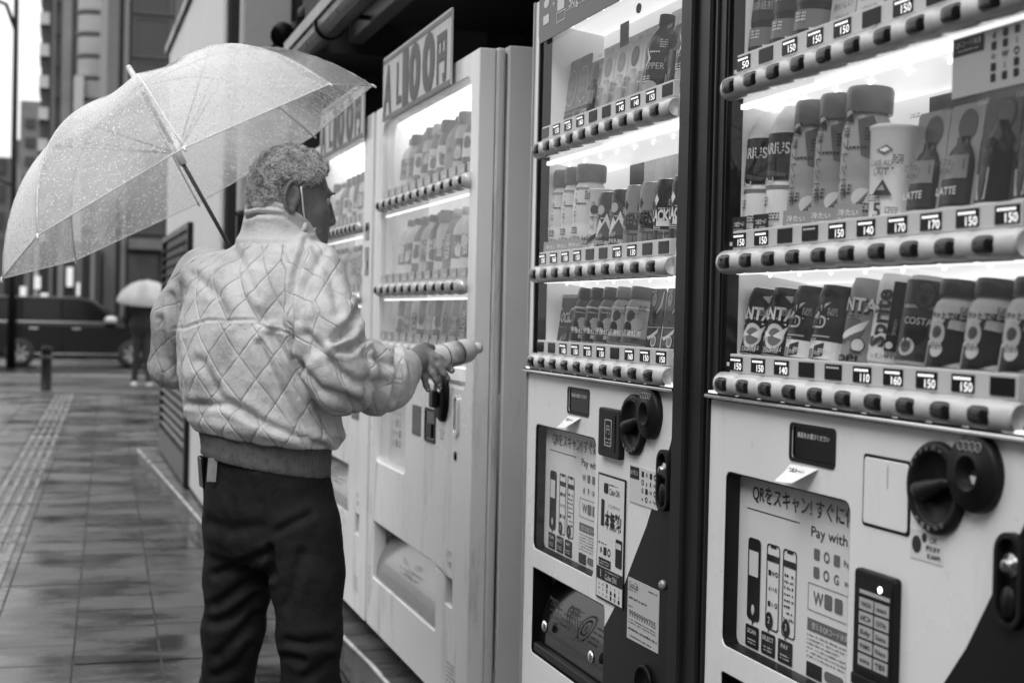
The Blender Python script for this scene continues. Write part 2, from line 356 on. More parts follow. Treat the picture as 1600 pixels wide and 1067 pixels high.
b = MB(); b.rect(0.05, 0.7, 0.05, 1.25, 0.02); w2 = b.build('pane', M['gloss'], w)
b = MB(); b.box(0.05, 0.7, 0.002, 0.018, 0.62, 0.66); b.build('window_bar', M['darkframe'], w)
# upper windows / frame right of the grey wall
b = MB(); b.box(1.0, 2.6, 6.2, 6.32, 0.1, 5.2); b.build('dark_pier', M['roofdark'], fac)
# eave over the machines
b = MB(); b.box(0.99, 1.35, 5.76, 6.19, 2.30, 5.2); b.build('eave_end', M['roofdark'], fac)
ev = MB(); ev.box(1.02, 2.6, -0.4, 5.7, 2.42, 2.50); ev.build('soffit', M['roofdark'], fac)
b = MB(); b.box(1.0, 1.3, -0.4, 5.7, 2.5, 5.2); b.build('fascia', mat('dark_fascia', 0.018, 0.5, var=0.3), fac)
b = MB(); b.box(1.10, 1.16, -0.4, 5.75, 2.34, 2.415); b.build('trim_board', mat('grey_trim_board', 0.08, 0.5, var=0.3, vscale=5), fac, bevel=0.006)
gt = MB(); gt.smooth = True; gt.tube([(0.95, -0.4, 2.33), (0.95, 6.1, 2.33)], 0.052, 16); go = gt.build('gutter', mat('gutter_metal', 0.09, 0.35, metal=0.2, var=0.35, vscale=9, rvar=0.1), fac)
gb = MB(); gb.smooth = True
gt2 = MB(); gt2.box(0.889, 0.895, -0.4, 6.1, 2.34, 2.385); gt2.build('gutter_lip', mat('gutter_edge', 0.22, 0.4, var=0.3), go)
for y in (5.35, 3.9, 2.4, 0.9):
    q = MB(); q.smooth = True; q.lathe([(0.060, -0.012), (0.060, 0.012)], (0, 0, 0), 16, 'y'); o = q.build('gutter_clip', M['black'], go); o.location = (0.95, y, 2.33)
    q = MB(); q.box(0.99, 1.10, y-0.012, y+0.012, 2.36, 2.375); q.build('gutter_bracket', M['black'], go)
# louvred screen
lv = empty('louvre_screen', 'dark slatted louvre screen standing against the white shop wall', 'screen', (0.764, 9.3, 0.0))
b = MB(); b.box(0.0, 0.034, 0, 0.05, 0.1, 1.80); b.build('frame_post', M['darkframe'], lv); b = MB(); b.box(0.0, 0.034, 2.35, 2.4, 0.1, 1.80); b.build('frame_post', M['darkframe'], lv)
b = MB(); b.box(0.0, 0.034, 0.05, 2.35, 1.76, 1.80); b.build('frame_rail', M['darkframe'], lv); b = MB(); b.box(0.028, 0.034, 0.05, 2.35, 0.15, 1.76); b.build('backing', M['black'], lv)
s0 = MB(); s0.box(0, 0.026, 0.05, 2.35, 0, 0.012); sl0 = s0.build('slat', M['darkframe'], None, link=False)
for k in range(22):
    o = inst(sl0, 'slat', lv, (0.004, 0, 0.34+k*0.064)); o.rotation_euler = (0, math.radians(-28), 0)
b = MB(); b.box(0.0, 0.026, 0.05, 2.35, 0.12, 0.3); b.build('kick_panel', mat('kick_grey', 0.05, 0.4, var=0.3), lv)
# clamp lamps at the eave
for k, (u, v) in enumerate([(441, 44), (470, 22), (436, 66)]):
    p = P(u, v, 6.3); e = empty('clamp_lamp', ['small dark clamp lamp tilted up at the eave, left one', 'dark clamp lamp nearest the gutter end', 'lowest dark clamp lamp above the umbrella'][k], 'lamp', tuple(p), 0.6*k, 'lamps on the eave')
    q = MB(); q.smooth = True; q.lathe([(0.02, 0), (0.03, 0.01), (0.05, 0.07), (0.055, 0.12)], (0, 0, 0), 14, 'y'); o = q.build('lamp_shade', M['black'], e); o.rotation_euler = (0.5-0.5*k, 0.2, 0)
    q = MB(); q.tube([(0, 0, 0), (0.02, 0.05, -0.03), (0.15, 0.02, -0.1), (0.5, 0, -0.1)], 0.009, 6); q.build('arm', M['black'], e)
# ------------------------------------------------------------------ machines
def swoosh(W, zt, zb, pts):
    return pts
def dial_unit(par, a, z, r, kind):
    """round black coin or lever escutcheon, local y toward the street is negative"""
    e = MB(); e.smooth = True
    if kind == 'lever':
        e.lathe([(r, 0), (r, 0.006), (r*0.94, 0.0105), (r*0.80, 0.011), (r*0.74, 0.006), (r*0.70, 0.002), (0.0005, 0.0015)], (a, 0, z), 40, 'y')
        o = e.build('lever_dial', M['dial'], par)
        q = MB(); q.smooth = True; q.tube([(-r*0.60, 0, -0.004), (-r*0.3, 0, -0.006), (0, 0, 0), (r*0.4, 0, 0.008), (r*0.62, 0, 0.010)], [r*0.14, r*0.25, r*0.20, r*0.13, r*0.10], 12)
        k = q.build('lever', M['dial'], o); k.location = (a, -0.010, z)
        q = MB(); R = r*0.86
        for ch, t in list(zip('コインレバー', [150, 134, 118, 102, 86, 70]))+list(zip('釣銭おつり', [236, 252, 268, 284, 300])):
            v, f, w_ = text_mesh(ch, 0.0); t_ = math.radians(t); ro = t_-PI/2 if t < 180 else t_+PI/2
            q.text(ch, a+R*math.cos(t_), z+R*math.sin(t_), 0.0055, -0.0122, rot=ro)
        q.build('lettering', grey(0.5), o)
    else:
        e.lathe([(r, 0), (r, 0.009), (r*0.94, 0.0145), (r*0.52, 0.015), (r*0.49, 0.019), (r*0.42, 0.0195), (r*0.36, 0.008), (0.0005, 0.007)], (a, 0, z), 40, 'y')
        o = e.build('coin_dial', M['dial'], par)
        q = MB(); q.box(a-0.010, a+0.010, -0.0085, -0.0075, z-0.0015, z+0.0015); q.build('coin_slot', M['gloss'], o)
        q = MB(); q.box(a-0.006, a+0.007, -0.0095, -0.0085, z-0.013, z-0.003); q.build('slot_plate', M['chrome'], o)
        q = MB()
        for k in range(4):
            c = (a-r*0.36+k*r*0.24, z+r*0.68)
            q.plate(ell(c[0], c[1], r*0.13, r*0.13, 16), [ell(c[0], c[1], r*0.105, r*0.105, 16)[::-1]], -0.0160, -0.0150)
            q.text(['10', '50', '100', '500'][k], c[0], c[1], r*0.07, -0.0162)
        q.build('coin_symbols', grey(0.45), o)
    return o
PANEL_TILT = 0
def marks(mb, a0, a1, z0, z1, n, lit=0.3, seed=0, y=-0.001):
    """rows of tiny print"""
    rng = random.Random(seed); dz = (z1-z0)/n
    for k in range(n):
        z = z1-dz*(k+0.5); x = a0; end = a1-(rng.random()*0.3*(a1-a0) if k % 3 == 2 else 0)
        while x < end:
            w = rng.uniform(0.3, 1.1)*dz*0.55; w = min(w, end-x)
            if w > dz*0.2: mb.rect(x, x+w, z-dz*0.24, z+dz*rng.uniform(0.05, 0.24), y)
            x += w+dz*(0.22 if rng.random() < 0.8 else 0.6)
def icons(mb, a0, a1, z0, z1, nc, nr, seed=0, y=-0.001, sz=0.62):
    rng = random.Random(seed); da = (a1-a0)/nc; dz = (z1-z0)/nr
    for r in range(nr):
        for c in range(nc):
            x = a0+da*(c+0.5); z = z1-dz*(r+0.5); s = min(da, dz)*sz/2; k = rng.random()
            if k < 0.3: mb.prism(rr(x-s, x+s, z-s, z+s, s*0.3, 2), y, y+0.0003)
            elif k < 0.55: mb.text(rng.choice(['P', 'd', 'a', 'R', 'i', 'W', 'G', 'U']), x, z, s*1.7, y, bold=0.02)
            elif k < 0.8: mb.text(rng.choice(['Pay', 'QR', 'ID', 'au', '払', '楽', 'メル']), x, z, s*1.1, y, bold=0.01)
            else: mb.plate(ell(x, z, s, s, 14), [ell(x, z, s*0.62, s*0.62, 14)[::-1]], y, y+0.0003)
LEDF = lambda s: s
def price_window(mb, a, z, w, h, y, price, dotted=True):
    """dark window with lit digits; material 0 window, 1 digits, 2 dim"""
    mb.mi = 0; mb.box(a-w/2, a+w/2, y, y+0.004, z-h/2, z+h/2)
    if price:
        mb.mi = 1; mb.text(price, a+w*0.20, z-h*0.18, h*0.50, y-0.0006, bold=0.0, fit=w*0.50)
        if dotted:
            for k in range(6): mb.mi = 1; mb.rect(a-w*0.38+k*w*0.13, a-w*0.38+k*w*0.13+w*0.09, z+h*0.20, z+h*0.34, y-0.0006)
    elif dotted and price is not None:
        mb.mi = 2
        for k in range(6): mb.rect(a-w*0.38+k*w*0.13, a-w*0.38+k*w*0.13+w*0.08, z+h*0.22, z+h*0.34, y-0.0006)
    mb.mi = 0
RAILZ = (1.623, 1.343, 1.147); PITCH_B = 0.0745; A_B1 = 0.086
def button_rail(par, z, prices, a0=0.052, a1=0.812, ab=A_B1, p=PITCH_B, n=10, s=1.0):
    q = MB(); q.smooth = True
    prof = []
    for i in range(13):
        t = math.radians(100-200*i/12); prof.append((-0.002-0.020*s*math.cos(t)*0.95, 0.0195*s*math.sin(t)))
    xs = [a0, a0+0.004]; 
    for k in range(n):
        c = ab+p*k; xs += [c-p*0.42, c-p*0.36, c, c+p*0.36, c+p*0.42]
    xs += [a1-0.004, a1]
    V = []; 
    for i, x in enumerate(xs):
        k = (x-ab)/p; fr = abs(k-round(k)); g_ = 1.0 if fr < 0.40 and -0.5 < k < n-0.5 else 0.955
        if i in (0, len(xs)-1): g_ = 0.8
        V += [(x, yy*g_, z+zz*g_) for yy, zz in prof]
    m = 13; q.add(V, [(i*m+j, (i+1)*m+j, (i+1)*m+j+1, i*m+j+1) for i in range(len(xs)-1) for j in range(m-1)]+[tuple(range(m)), tuple((len(xs)-1)*m+j for j in range(m))])
    q.smooth = False; q.box(a0+0.002, a1-0.002, -0.002, 0.010, z-0.017*s, z+0.018*s)
    rail = q.build('button_rail', M['rail'], par)
    bb = MB(); bb.smooth = True; w = p*0.30; h = 0.0112*s
    R, C = 7, 20; V = [(0, -0.025*s, 0)]
    for r in range(1, R+1):
        t = r/R
        for c in range(C):
            a = 2*PI*c/C; ca, sa = math.cos(a), math.sin(a); e = 0.62
            V.append((w*t*math.copysign(abs(ca)**e, ca), -(0.0185+0.0065*math.sqrt(max(0, 1-t**2.6)))*s, h*t*math.copysign(abs(sa)**e, sa)))
    Fs = [(0, 1+(c+1) % C, 1+c) for c in range(C)]+[(1+(r-1)*C+c, 1+(r-1)*C+(c+1) % C, 1+r*C+(c+1) % C, 1+r*C+c) for r in range(1, R) for c in range(C)]
    bb.add(V, Fs)
    b0 = bb.build('button', M['button'], rail); b0.location = (ab, 0, z)
    for k in range(1, n): inst(b0, 'button', rail, (ab+p*k, 0, z))
    # price strip in two lengths with a joint
    am = ab+p*(n*0.6-0.5)
    st = MB(); st.box(a0+0.036, am-0.0008, -0.006, 0.006, z+0.019*s, z+0.049*s); st.box(am+0.0008, a1-0.004, -0.006, 0.006, z+0.019*s, z+0.049*s)
    so_ = st.build('price_strip', M['strip'], rail, bevel=0.0012)
    for k in range(n):
        w_ = MB(); price_window(w_, 0, 0, p*0.60, 0.0215*s, -0.0072, prices[k]); o = w_.build('price_display', [M['lcd'], M['lit'], M['dim']], rail)
        o.location = (ab+p*k+p*0.04+0.022*s, 0, z+0.034*s)
    return rail
def lock_part(par, a, z, h=0.11, w=0.05):
    q = MB(); q.smooth = True
    o1 = rr(a-w/2, a+w/2, z-h/2, z+h/2, w*0.49, 7); o2 = rr(a-w*0.36, a+w*0.36, z-h/2+w*0.14, z+h/2-w*0.14, w*0.35, 7)
    q.plate(o1, [o2[::-1]], -0.010, 0.0005); o = q.build('lock_escutcheon', M['dial'], par, bevel=0.003)
    q = MB(); q.prism(o2, -0.0015, 0.0); q.build('lock_recess', M['black'], o)
    q = MB(); q.smooth = True; q.lathe([(w*0.30, 0), (w*0.28, 0.006), (w*0.17, 0.007), (w*0.16, 0.012), (w*0.10, 0.015), (0.0005, 0.015)], (a, -0.001, z+h*0.16), 24, 'y'); q.build('lock_barrel', mat('dull_lock_metal', 0.25, 0.25, metal=0.9, var=0.3, vscale=30), o)
    q = MB(); q.smooth = True; q.lathe([(w*0.26, 0), (w*0.24, 0.008), (0.0005, 0.011)], (a, -0.001, z-h*0.22), 20, 'y', 1, 1.5); q.build('lock_handle', M['dial'], o)
    return o
def machine_a(yL, label, prices, variant):
    X0 = 1.03; W = 0.948; e = empty('vending_machine', label, 'vending machine', (X0, yL, 0.0), -PI/2)
    H1 = 1.968
    q = MB(); q.box(0.004, W-0.004, 0.24, 0.72, 0.13, H1-0.01); q.box(0.004, 0.016, 0.05, 0.24, 0.13, H1-0.01); q.box(W-0.06, W-0.004, 0.05, 0.24, 0.13, H1-0.01); q.box(0.004, W-0.004, 0.05, 0.24, H1-0.02, H1-0.01); q.box(0.016, W-0.06, 0.17, 0.24, 0.13, 1.13); q.build('cabinet', M['sidewhite' if variant == 2 else 'darkframe'], e)
    for fa in (0.08, W-0.08):
        q = MB(); q.lathe([(0.03, 0.085), (0.03, 0.095), (0.012, 0.1), (0.012, 0.135)], (fa, 0.12, 0), 12); q.build('foot', M['chrome'], e)
    # lower door panel with openings
    win = rr(0.070, 0.452, 0.725, 1.006, 0.016); tray = rr(0.071, 0.520, 0.488, 0.682, 0.008); lcd = rr(0.285, 0.406, 1.050, 1.097, 0.006)
    q = MB(); q.plate([(0.010, 0.16), (W-0.012, 0.16), (W-0.012, 1.119), (0.010, 1.119)], [win[::-1], tray[::-1], lcd[::-1]], 0.0, 0.05)
    panel = q.build('door_panel', M['white'], e, bevel=0.0015)
    # dark sweep printed film over the right of the panel
    cur = [(0.862, 1.1185), (0.845, 1.085), (0.820, 1.03), (0.775, 0.955), (0.72, 0.868), (0.665, 0.800), (0.60, 0.715), (0.545, 0.662), (0.5215, 0.640), (0.5215, 0.486), (0.50, 0.46), (0.40, 0.36), (0.30, 0.28), (0.2, 0.161)]
    cur = [(a, z) for a, z in cur]
    pts = cur+[(W-0.0125, 0.161), (W-0.0125, 1.1185)]
    q = MB(); q.prism(pts[::-1], -0.0012, -0.0002); q.build('dark_side_film', mat('dark_film', 0.009, 0.35, var=0.25, vscale=3, spec=0.14), panel)
    q = MB(); q.box(0.0, 0.0095, -0.004, 0.06, 0.13, H1); q.build('door_edge_trim', M['trim'] if variant == 2 else M['darkframe'], e, bevel=0.002)
    # lip above the panel
    q = MB(); q.box(0.010, W-0.105, -0.014, 0.02, 1.1215, 1.1275); q.build('chrome_lip', M['chrome'], e, bevel=0.002)
    q = MB(); q.box(0.010, W-0.105, -0.012, 0.02, 1.1277, 1.1300); q.mi = 1; q.box(0.02, W-0.106, -0.010, 0.012, 1.1301, 1.1335); q.build('lip_light', [M['black'], glow(1.1)], e)
    # upper frame: left, top, right
    ug = rr(0.030, 0.850, 1.134, 1.905, 0.010, 3)
    q = MB(); q.plate([(0.010, 1.1335), (W-0.104, 1.1335), (W-0.104, H1-0.002), (0.010, H1-0.002)], [[(0.032, 1.138), (W-0.1045, 1.138), (W-0.1045, 1.912), (0.032, 1.912)][::-1]], 0.0, 0.03)
    q.build('display_frame', M['white'] if variant == 2 else M['darkframe'], e)
    q = MB(); q.box(0.0325, 0.040, 0.002, 0.03, 1.139, 1.911); q.box(0.0402, W-0.106, 0.002, 0.03, 1.905, 1.911); q.build('display_gasket', M['black'], e)
    q = MB(); q.box(W-0.1035, W-0.055, -0.012, 0.05, 0.13, H1); q.build('right_stile', M['darkframe'], e, bevel=0.004)
    q = MB(); q.box(W-0.0545, W-0.001, -0.003, 0.05, 0.13, H1); q.build('right_stile', M['darkframe'], e, bevel=0.004)
    # interior
    q = MB(); q.box(0.020, W-0.10, 0.150, 0.158, 1.134, 1.93); q.build('back_panel', M['back'], e)  # back wall given its own glow, standing in for LED light falling on it
    q = MB(); q.quad((0.041, 0.03, 1.134), (0.056, 0.150, 1.134), (0.056, 0.150, 1.93), (0.041, 0.03, 1.93)); q.box(0.018, 0.0405, 0.031, 0.150, 1.134, 1.93); q.box(W-0.11, W-0.101, 0.031, 0.150, 1.134, 1.93); q.build('side_liner', M['liner'], e)
    for zr in (1.623, 1.343, 1.147):
        q = MB(); q.box(0.03, W-0.112, 0.012, 0.149, zr+0.028, zr+0.034); q.build('shelf', M['liner'], e)
    for zt in (1.90, 1.585, 1.318):
        q = MB(); q.box(0.06, W-0.12, 0.016, 0.026, zt+0.006, zt+0.014); q.build('led_tube', M['led'], e)
        q = MB(); q.quad((0.045, 0.150, zt-0.006), (W-0.112, 0.150, zt-0.006), (W-0.112, 0.034, zt+0.014), (0.045, 0.034, zt+0.014)); q.mi = 1
        for k in range(8): q.prism(ell(0.09+k*0.095, zt+0.005, 0.004, 0.003, 8), 0.060, 0.062)
        q.build('top_light_panel', [M['soft'], M['led2']], e)
    q = MB(); q.rect(0.0405, W-0.1045, 1.138, 1.904, 0.006); q.build('display_pane', M['pane'], e)
    for k, zr in enumerate(RAILZ): button_rail(e, zr, prices[k])
    # lcd
    q = MB(); q.prism(lcd, 0.002, 0.006); o = q.build('lcd_screen', M['lcd'], e); 
    q = MB(); q.plate(rr(0.280, 0.411, 1.045, 1.102, 0.008), [rr(0.2855, 0.4055, 1.0505, 1.0965, 0.006)[::-1]], -0.0015, 0.0003); q.build('lcd_bezel', M['dial'], e)
    q = MB(); q.mi = 0; q.text('商品をお選びください', 0.345, 1.085, 0.006, 0.0012, fit=0.09); q.build('lcd_text', M['dim'], o)
    # torn note under the lcd
    q = MB()
    V = [(0.29, 0, 1.035), (0.375, 0, 1.035), (0.355, -0.022, 1.018), (0.29, -0.03, 1.008), (0.30, -0.0015, 1.045), (0.372, -0.0015, 1.043)]
    q.add([(0.285, -0.001, 1.040), (0.365, -0.001, 1.041), (0.350, -0.012, 1.030), (0.335, -0.026, 1.018), (0.275, -0.022, 1.014), (0.282, -0.010, 1.028)], [(0, 1, 2, 5), (5, 2, 3, 4)])
    o = q.build('curled_note', mat('paper', 0.8, 0.6, var=0.05), e)
    q = MB(); q.text('つめた〜い', 0.318, 1.0335, 0.006, -0.0095, bold=0.03, shear=0.2, fit=0.045); q.build('lettering', grey(0.15), o)
    # poster window
    for nm_, hole in (('poster_recess_shade', (0.070, 0.452, 0.725, 1.006, 0.016)), ('tray_recess_shade', (0.071, 0.520, 0.488, 0.682, 0.008))):
        h_ = hole; q = MB(); q.plate(rr(*h_)[:], [rr(h_[0]+0.002, h_[1]-0.002, h_[2]+0.002, h_[3]-0.002, max(0.002, h_[4]-0.002))[::-1]], 0.0015, 0.049); q.build(nm_, M['black'], e)  # black ring paints the shade on the recess walls
    py = 0.026
    q = MB(); q.rect(0.066, 0.456, 0.718, 1.012, py); po = q.build('payment_poster', grey(0.69, 0.3), e)
    t = MB(); y = py-0.0008
    t.text('QRをスキャン! すぐに使え', 0.285, 0.977, 0.021, y, bold=0.012, fit=0.335)
    t.rect(0.10, 0.27, 0.9495, 0.951, y); t.text('Pay with Q', 0.372, 0.944, 0.0155, y, bold=0.004, fit=0.135)
    # phone / scanner drawings
    t.prism(rr(0.108, 0.150, 0.775, 0.905, 0.008, 3), y-0.0006, y-0.0003)
    for a in (0.170, 0.222):
        t.plate(rr(a, a+0.042, 0.772, 0.905, 0.007, 3), [rr(a+0.002, a+0.040, 0.774, 0.903, 0.006, 3)[::-1]], y-0.0003, y)
        t.rect(a+0.012, a+0.030, 0.899, 0.9035, y); t.rect(a+0.002, a+0.040, 0.878, 0.888, y)
    icons(t, 0.175, 0.208, 0.80, 0.872, 3, 3, 3, y, 0.75); marks(t, 0.228, 0.258, 0.795, 0.87, 8, 0, 5, y)
    for k, w_ in enumerate(('SCAN', 'SELECT', 'PAY')):
        a = 0.105+0.054*k
        t.prism(rr(a, a+0.045, 0.731, 0.766-0.0, 0.003, 2), y-0.0004, y-0.0001)
        t.prism(ell(a+0.024, 0.786-0.0, 0.0115, 0.0135, 16), y-0.0008, y-0.0005); t.add([(a+0.020, y-0.0004, 0.776), (a+0.028, y-0.0004, 0.776), (a+0.021, y-0.0004, 0.765)], [(0, 2, 1)])
    t.build('poster_print', grey(0.05), po)
    t = MB()
    icons(t, 0.308, 0.42, 0.872, 0.925, 4, 2, 7+variant, y, 0.62); icons(t, 0.315, 0.40, 0.835, 0.862, 3, 1, 9, y, 0.8)
    t.plate([(0.30, 0.828), (0.43, 0.828), (0.43, 0.868), (0.30, 0.868)], [[(0.3008, 0.8288), (0.4292, 0.8288), (0.4292, 0.8672), (0.3008, 0.8672)][::-1]], y-0.0003, y)
    t.rect(0.300, 0.430, 0.798, 0.816, y); marks(t, 0.300, 0.425, 0.757, 0.795, 6, 0, 11, y)
    t.prism(rr(0.352, 0.405, 0.735, 0.750, 0.007, 3), y-0.0003, y)
    t.text('Coca-Cola', 0.335, 0.722, 0.010, y, shear=0.3, fit=0.06)
    t.build('poster_print', grey(0.30), po)
    t = MB(); t.rect(0.300, 0.345, 0.730, 0.752, y); t.build('poster_print', grey(0.03), po)
    t = MB(); y2 = y-0.0012
    t.rect(0.1135, 0.1445, 0.845, 0.885, y2); t.prism(ell(0.129, 0.792, 0.005, 0.008, 12), y2, y2+0.0003)
    for k, w_ in enumerate(('SCAN', 'SELECT', 'PAY')):
        a = 0.105+0.054*k+0.0225
        t.text(w_, a, 0.757, 0.0068, y2, bold=0.01, fit=[0.028, 0.036, 0.022][k]); marks(t, a-0.013, a+0.013, 0.736, 0.746, 2, 0, k, y2); t.text(str(k+1), a+0.0015, 0.787, 0.010, y2)
    t.text('使えるQRコード決済', 0.365, 0.807, 0.0075, y2, fit=0.10)
    t.build('poster_print', grey(0.66), po)
    q = MB(); q.rect(0.0705, 0.4515, 0.7255, 1.0055, 0.004); q.build('poster_pane', M['clearp'], e)
    # tray
    q = MB(); q.box(0.06, 0.53, 0.10, 0.11, 0.47, 0.70); q.box(0.06, 0.53, 0.051, 0.10, 0.47, 0.49); q.build('tray_box', M['black'], e)
    q = MB(); q.smooth = True
    V = []; K = 8
    for i in range(K+1):
        t_ = i/K; V += [(0.078, 0.018+0.05*(t_**2), 0.515+0.160*t_), (0.512, 0.018+0.05*(t_**2), 0.515+0.160*t_)]
    q.add(V, [(2*i, 2*i+1, 2*i+3, 2*i+2) for i in range(K)]); fl = q.build('tray_flap', M['smoke'], e)
    t = MB(); t.plate(ell(0.30, 0.60, 0.036, 0.036, 28), [ell(0.30, 0.60, 0.031, 0.031, 28)[::-1]], 0.014, 0.0145); t.plate(ell(0.30, 0.60, 0.021, 0.023, 24), [ell(0.302, 0.60, 0.015, 0.017, 24)[::-1]], 0.014, 0.0145); t.text('6', 0.301, 0.60, 0.02, 0.0138, bold=0.03)
    t.text('押す', 0.20, 0.615, 0.02, 0.0138); marks(t, 0.16, 0.24, 0.57, 0.635, 5, 0, 2, 0.0138); marks(t, 0.34, 0.40, 0.57, 0.62, 4, 0, 4, 0.0138)
    t.build('flap_print', mat('frosted_print', 0.045, 0.6, var=0.8, vscale=40), fl)
    q = MB(); q.box(0.074, 0.516, 0.004, 0.03, 0.490, 0.512); q.build('tray_lip', M['dial'], e, bevel=0.004)
    for a in (0.14, 0.43):
        q = MB(); q.smooth = True; q.lathe([(0.013, 0), (0.013, 0.006), (0.006, 0.009)], (a, 0.012, 0.56), 16, 'y'); q.build('flap_rivet', M['chrome'], fl)
    # card reader or cover plate
    if variant == 1:
        q = MB(); q.prism(rr(0.484, 0.596, 0.980, 1.076, 0.006), -0.0008, 0.0003); q.build('reader_gasket', M['black'], e)
        q = MB(); q.prism(rr(0.489, 0.592, 0.984, 1.072, 0.005), -0.003, -0.0009); o = q.build('reader_cover', M['white'], e, bevel=0.001)
        t = MB(); t.rect(0.546, 0.5475, 1.035, 1.065, -0.0035); t.build('cover_mark', grey(0.4), o)
        # price card under dial, payment terminal
        q = MB(); q.prism(rr(0.599, 0.668, 0.956, 0.993, 0.001, 1), -0.0010, -0.0002); o = q.build('sticker', mat('clear_sticker', 0.68, 0.25, coat=0.4), e)
        t = MB(); t.prism(ell(0.613, 0.9745, 0.010, 0.011, 18), -0.0016, -0.0013); t.prism(ell(0.629, 0.985, 0.005, 0.006, 14), -0.0016, -0.0013); t.text('OK', 0.649, 0.984, 0.0075, -0.0016, shear=0.2); t.text('使えます', 0.648, 0.973, 0.0055, -0.0016, bold=0.03, shear=0.2, fit=0.03); t.text('新500円', 0.65, 0.9635, 0.0048, -0.0016, bold=0.03, fit=0.027)
        t.build('lettering', grey(0.16), o)
        q = MB(); q.prism(rr(0.486, 0.582, 0.66, 0.924, 0.007), -0.012, 0.0004); tm = q.build('payment_terminal', M['dial'], e, bevel=0.003)
        q = MB(); q.prism(rr(0.499, 0.578, 0.792, 0.912, 0.002, 2), -0.0128, -0.0121); sc = q.build('terminal_screen', M['gloss'], tm)
        t = MB()
        t.rect(0.503, 0.575, 0.893, 0.898, -0.0134)
        for r in range(5):
            for c in range(2):
                a = 0.503+c*0.037; z = 0.872-r*0.0185; t.rect(a, a+0.034, z, z+0.0155, -0.0134)
        t.mi = 1; t.prism(ell(0.552, 0.905, 0.0038, 0.0042, 12), -0.0142, -0.0132)
        t.mi = 2
        for r in range(5):
            for c in range(2):
                a = 0.503+c*0.037; z = 0.872-r*0.0185; t.text(['WAON', 'nanaco', 'iD', 'QUICPay', 'Edy', 'Suica', 'PASMO', 'Kitaca', 'toica', '交通系'][r*2+c], a+0.017, z+0.0078, 0.0062, -0.0140, bold=0.02, fit=0.024)
        t.mi = 0; t.text('タッチしてください', 0.539, 0.885, 0.0035, -0.0140, fit=0.05)
        for k in range(4): t.add([(0.505+k*0.014, -0.0124, 0.722), (0.509+k*0.014, -0.0124, 0.722), (0.507+k*0.014, -0.0124, 0.727)], [(0, 1, 2)])
        t.build('screen_print', [mat('screen_grey', 0.25, 0.4, emis=0.10), mat('status_led', 1, 0.5, emis=6), grey(0.02)], sc)
        q = MB(); q.box(0.490, 0.578, -0.0165, -0.0125, 0.770, 0.785); q.build('terminal_ledge', M['dial'], tm, bevel=0.002)
    else:
        q = MB(); q.prism(rr(0.493, 0.606, 0.978, 1.073, 0.007), -0.012, 0.0004); rd = q.build('card_reader', M['dial'], e, bevel=0.003)
        q = MB(); q.prism(rr(0.515, 0.585, 0.99, 1.062, 0.004, 3), -0.0132, -0.0121); o = q.build('reader_plate', M['black'], rd)
        t = MB(); t.plate(rr(0.532, 0.568, 1.0, 1.052, 0.003, 2), [rr(0.534, 0.566, 1.002, 1.050, 0.002, 2)[::-1]], -0.0138, -0.0133); t.text('円', 0.55, 1.032, 0.014, -0.0138); marks(t, 0.535, 0.565, 1.004, 1.018, 2, 0, 1, -0.0138); t.build('lettering', grey(0.55), o)
        # stickers
        q = MB(); q.prism([(0.638, 0.905), (0.772, 0.905), (0.772, 0.972), (0.638, 0.975)], -0.0020, -0.0013); o = q.build('payment_sticker', grey(0.62, 0.3), e)
        t = MB(); t.rect(0.641, 0.684, 0.950, 0.972, -0.0026); icons(t, 0.692, 0.768, 0.91, 0.970, 4, 4, 21, -0.0026, 0.7); t.build('sticker_print', grey(0.06), o)
        t = MB(); t.text('QRで買える', 0.662, 0.961, 0.007, -0.0031, fit=0.036); t.build('sticker_print', grey(0.6), o)
        q = MB(); q.prism([(0.478, 0.694), (0.621, 0.694), (0.621, 0.942), (0.478, 0.942)], -0.0030, -0.0016); o = q.build('free_drink_poster', grey(0.05, 0.3), e)
        q = MB(); q.rect(0.482, 0.617, 0.698, 0.938, -0.0034); o2 = q.build('poster_paper', grey(0.66, 0.3), o)
        t = MB(); y = -0.0040
        t.prism(rr(0.512, 0.535, 0.905, 0.925, 0.004, 2), y-0.0002, y+0.0002); t.text('Coke ON', 0.567, 0.911, 0.012, y, bold=0.01, fit=0.052); marks(t, 0.537, 0.59, 0.921, 0.927, 1, 0, 2, y)
        t.text('1', 0.508, 0.866, 0.052, y, bold=0.01, fit=0.017); t.text('本無料!', 0.563, 0.853, 0.026, y, bold=0.03, fit=0.085); t.text('ドリンクチケット', 0.568, 0.882, 0.007, y, fit=0.06)
        t.prism(rr(0.580, 0.613, 0.770, 0.824, 0.004, 2), y-0.0002, y+0.0002)
        marks(t, 0.488, 0.54, 0.802, 0.809, 1, 0, 5, y); icons(t, 0.493, 0.556, 0.782, 0.800, 3, 1, 33, y, 0.9); t.rect(0.492, 0.556, 0.760, 0.776, y)
        t.rect(0.482, 0.617, 0.733, 0.760-0.002, y); icons(t, 0.487, 0.612, 0.700, 0.730, 6, 3, 35, y, 0.8)
        t.build('poster_print', grey(0.05), o2)
        t = MB(); t.text('Coke ON', 0.56, 0.743, 0.011, y-0.0008, bold=0.01, fit=0.06); marks(t, 0.53, 0.60, 0.751, 0.756, 1, 0, 3, y-0.0008); t.text('1', 0.507, 0.746, 0.014, y-0.0008, bold=0.02); marks(t, 0.496, 0.552, 0.763, 0.773, 2, 0, 3, y-0.0008); t.mi = 0; t.rect(0.583, 0.610, 0.806, 0.817, y-0.0008)
        t.build('poster_print', grey(0.6), o2)
        q = MB(); q.prism([(0.643, 0.648), (0.789, 0.651), (0.789, 0.763), (0.643, 0.763)], -0.0026, -0.0013); o = q.build('contact_notice', grey(0.56, 0.45), e)
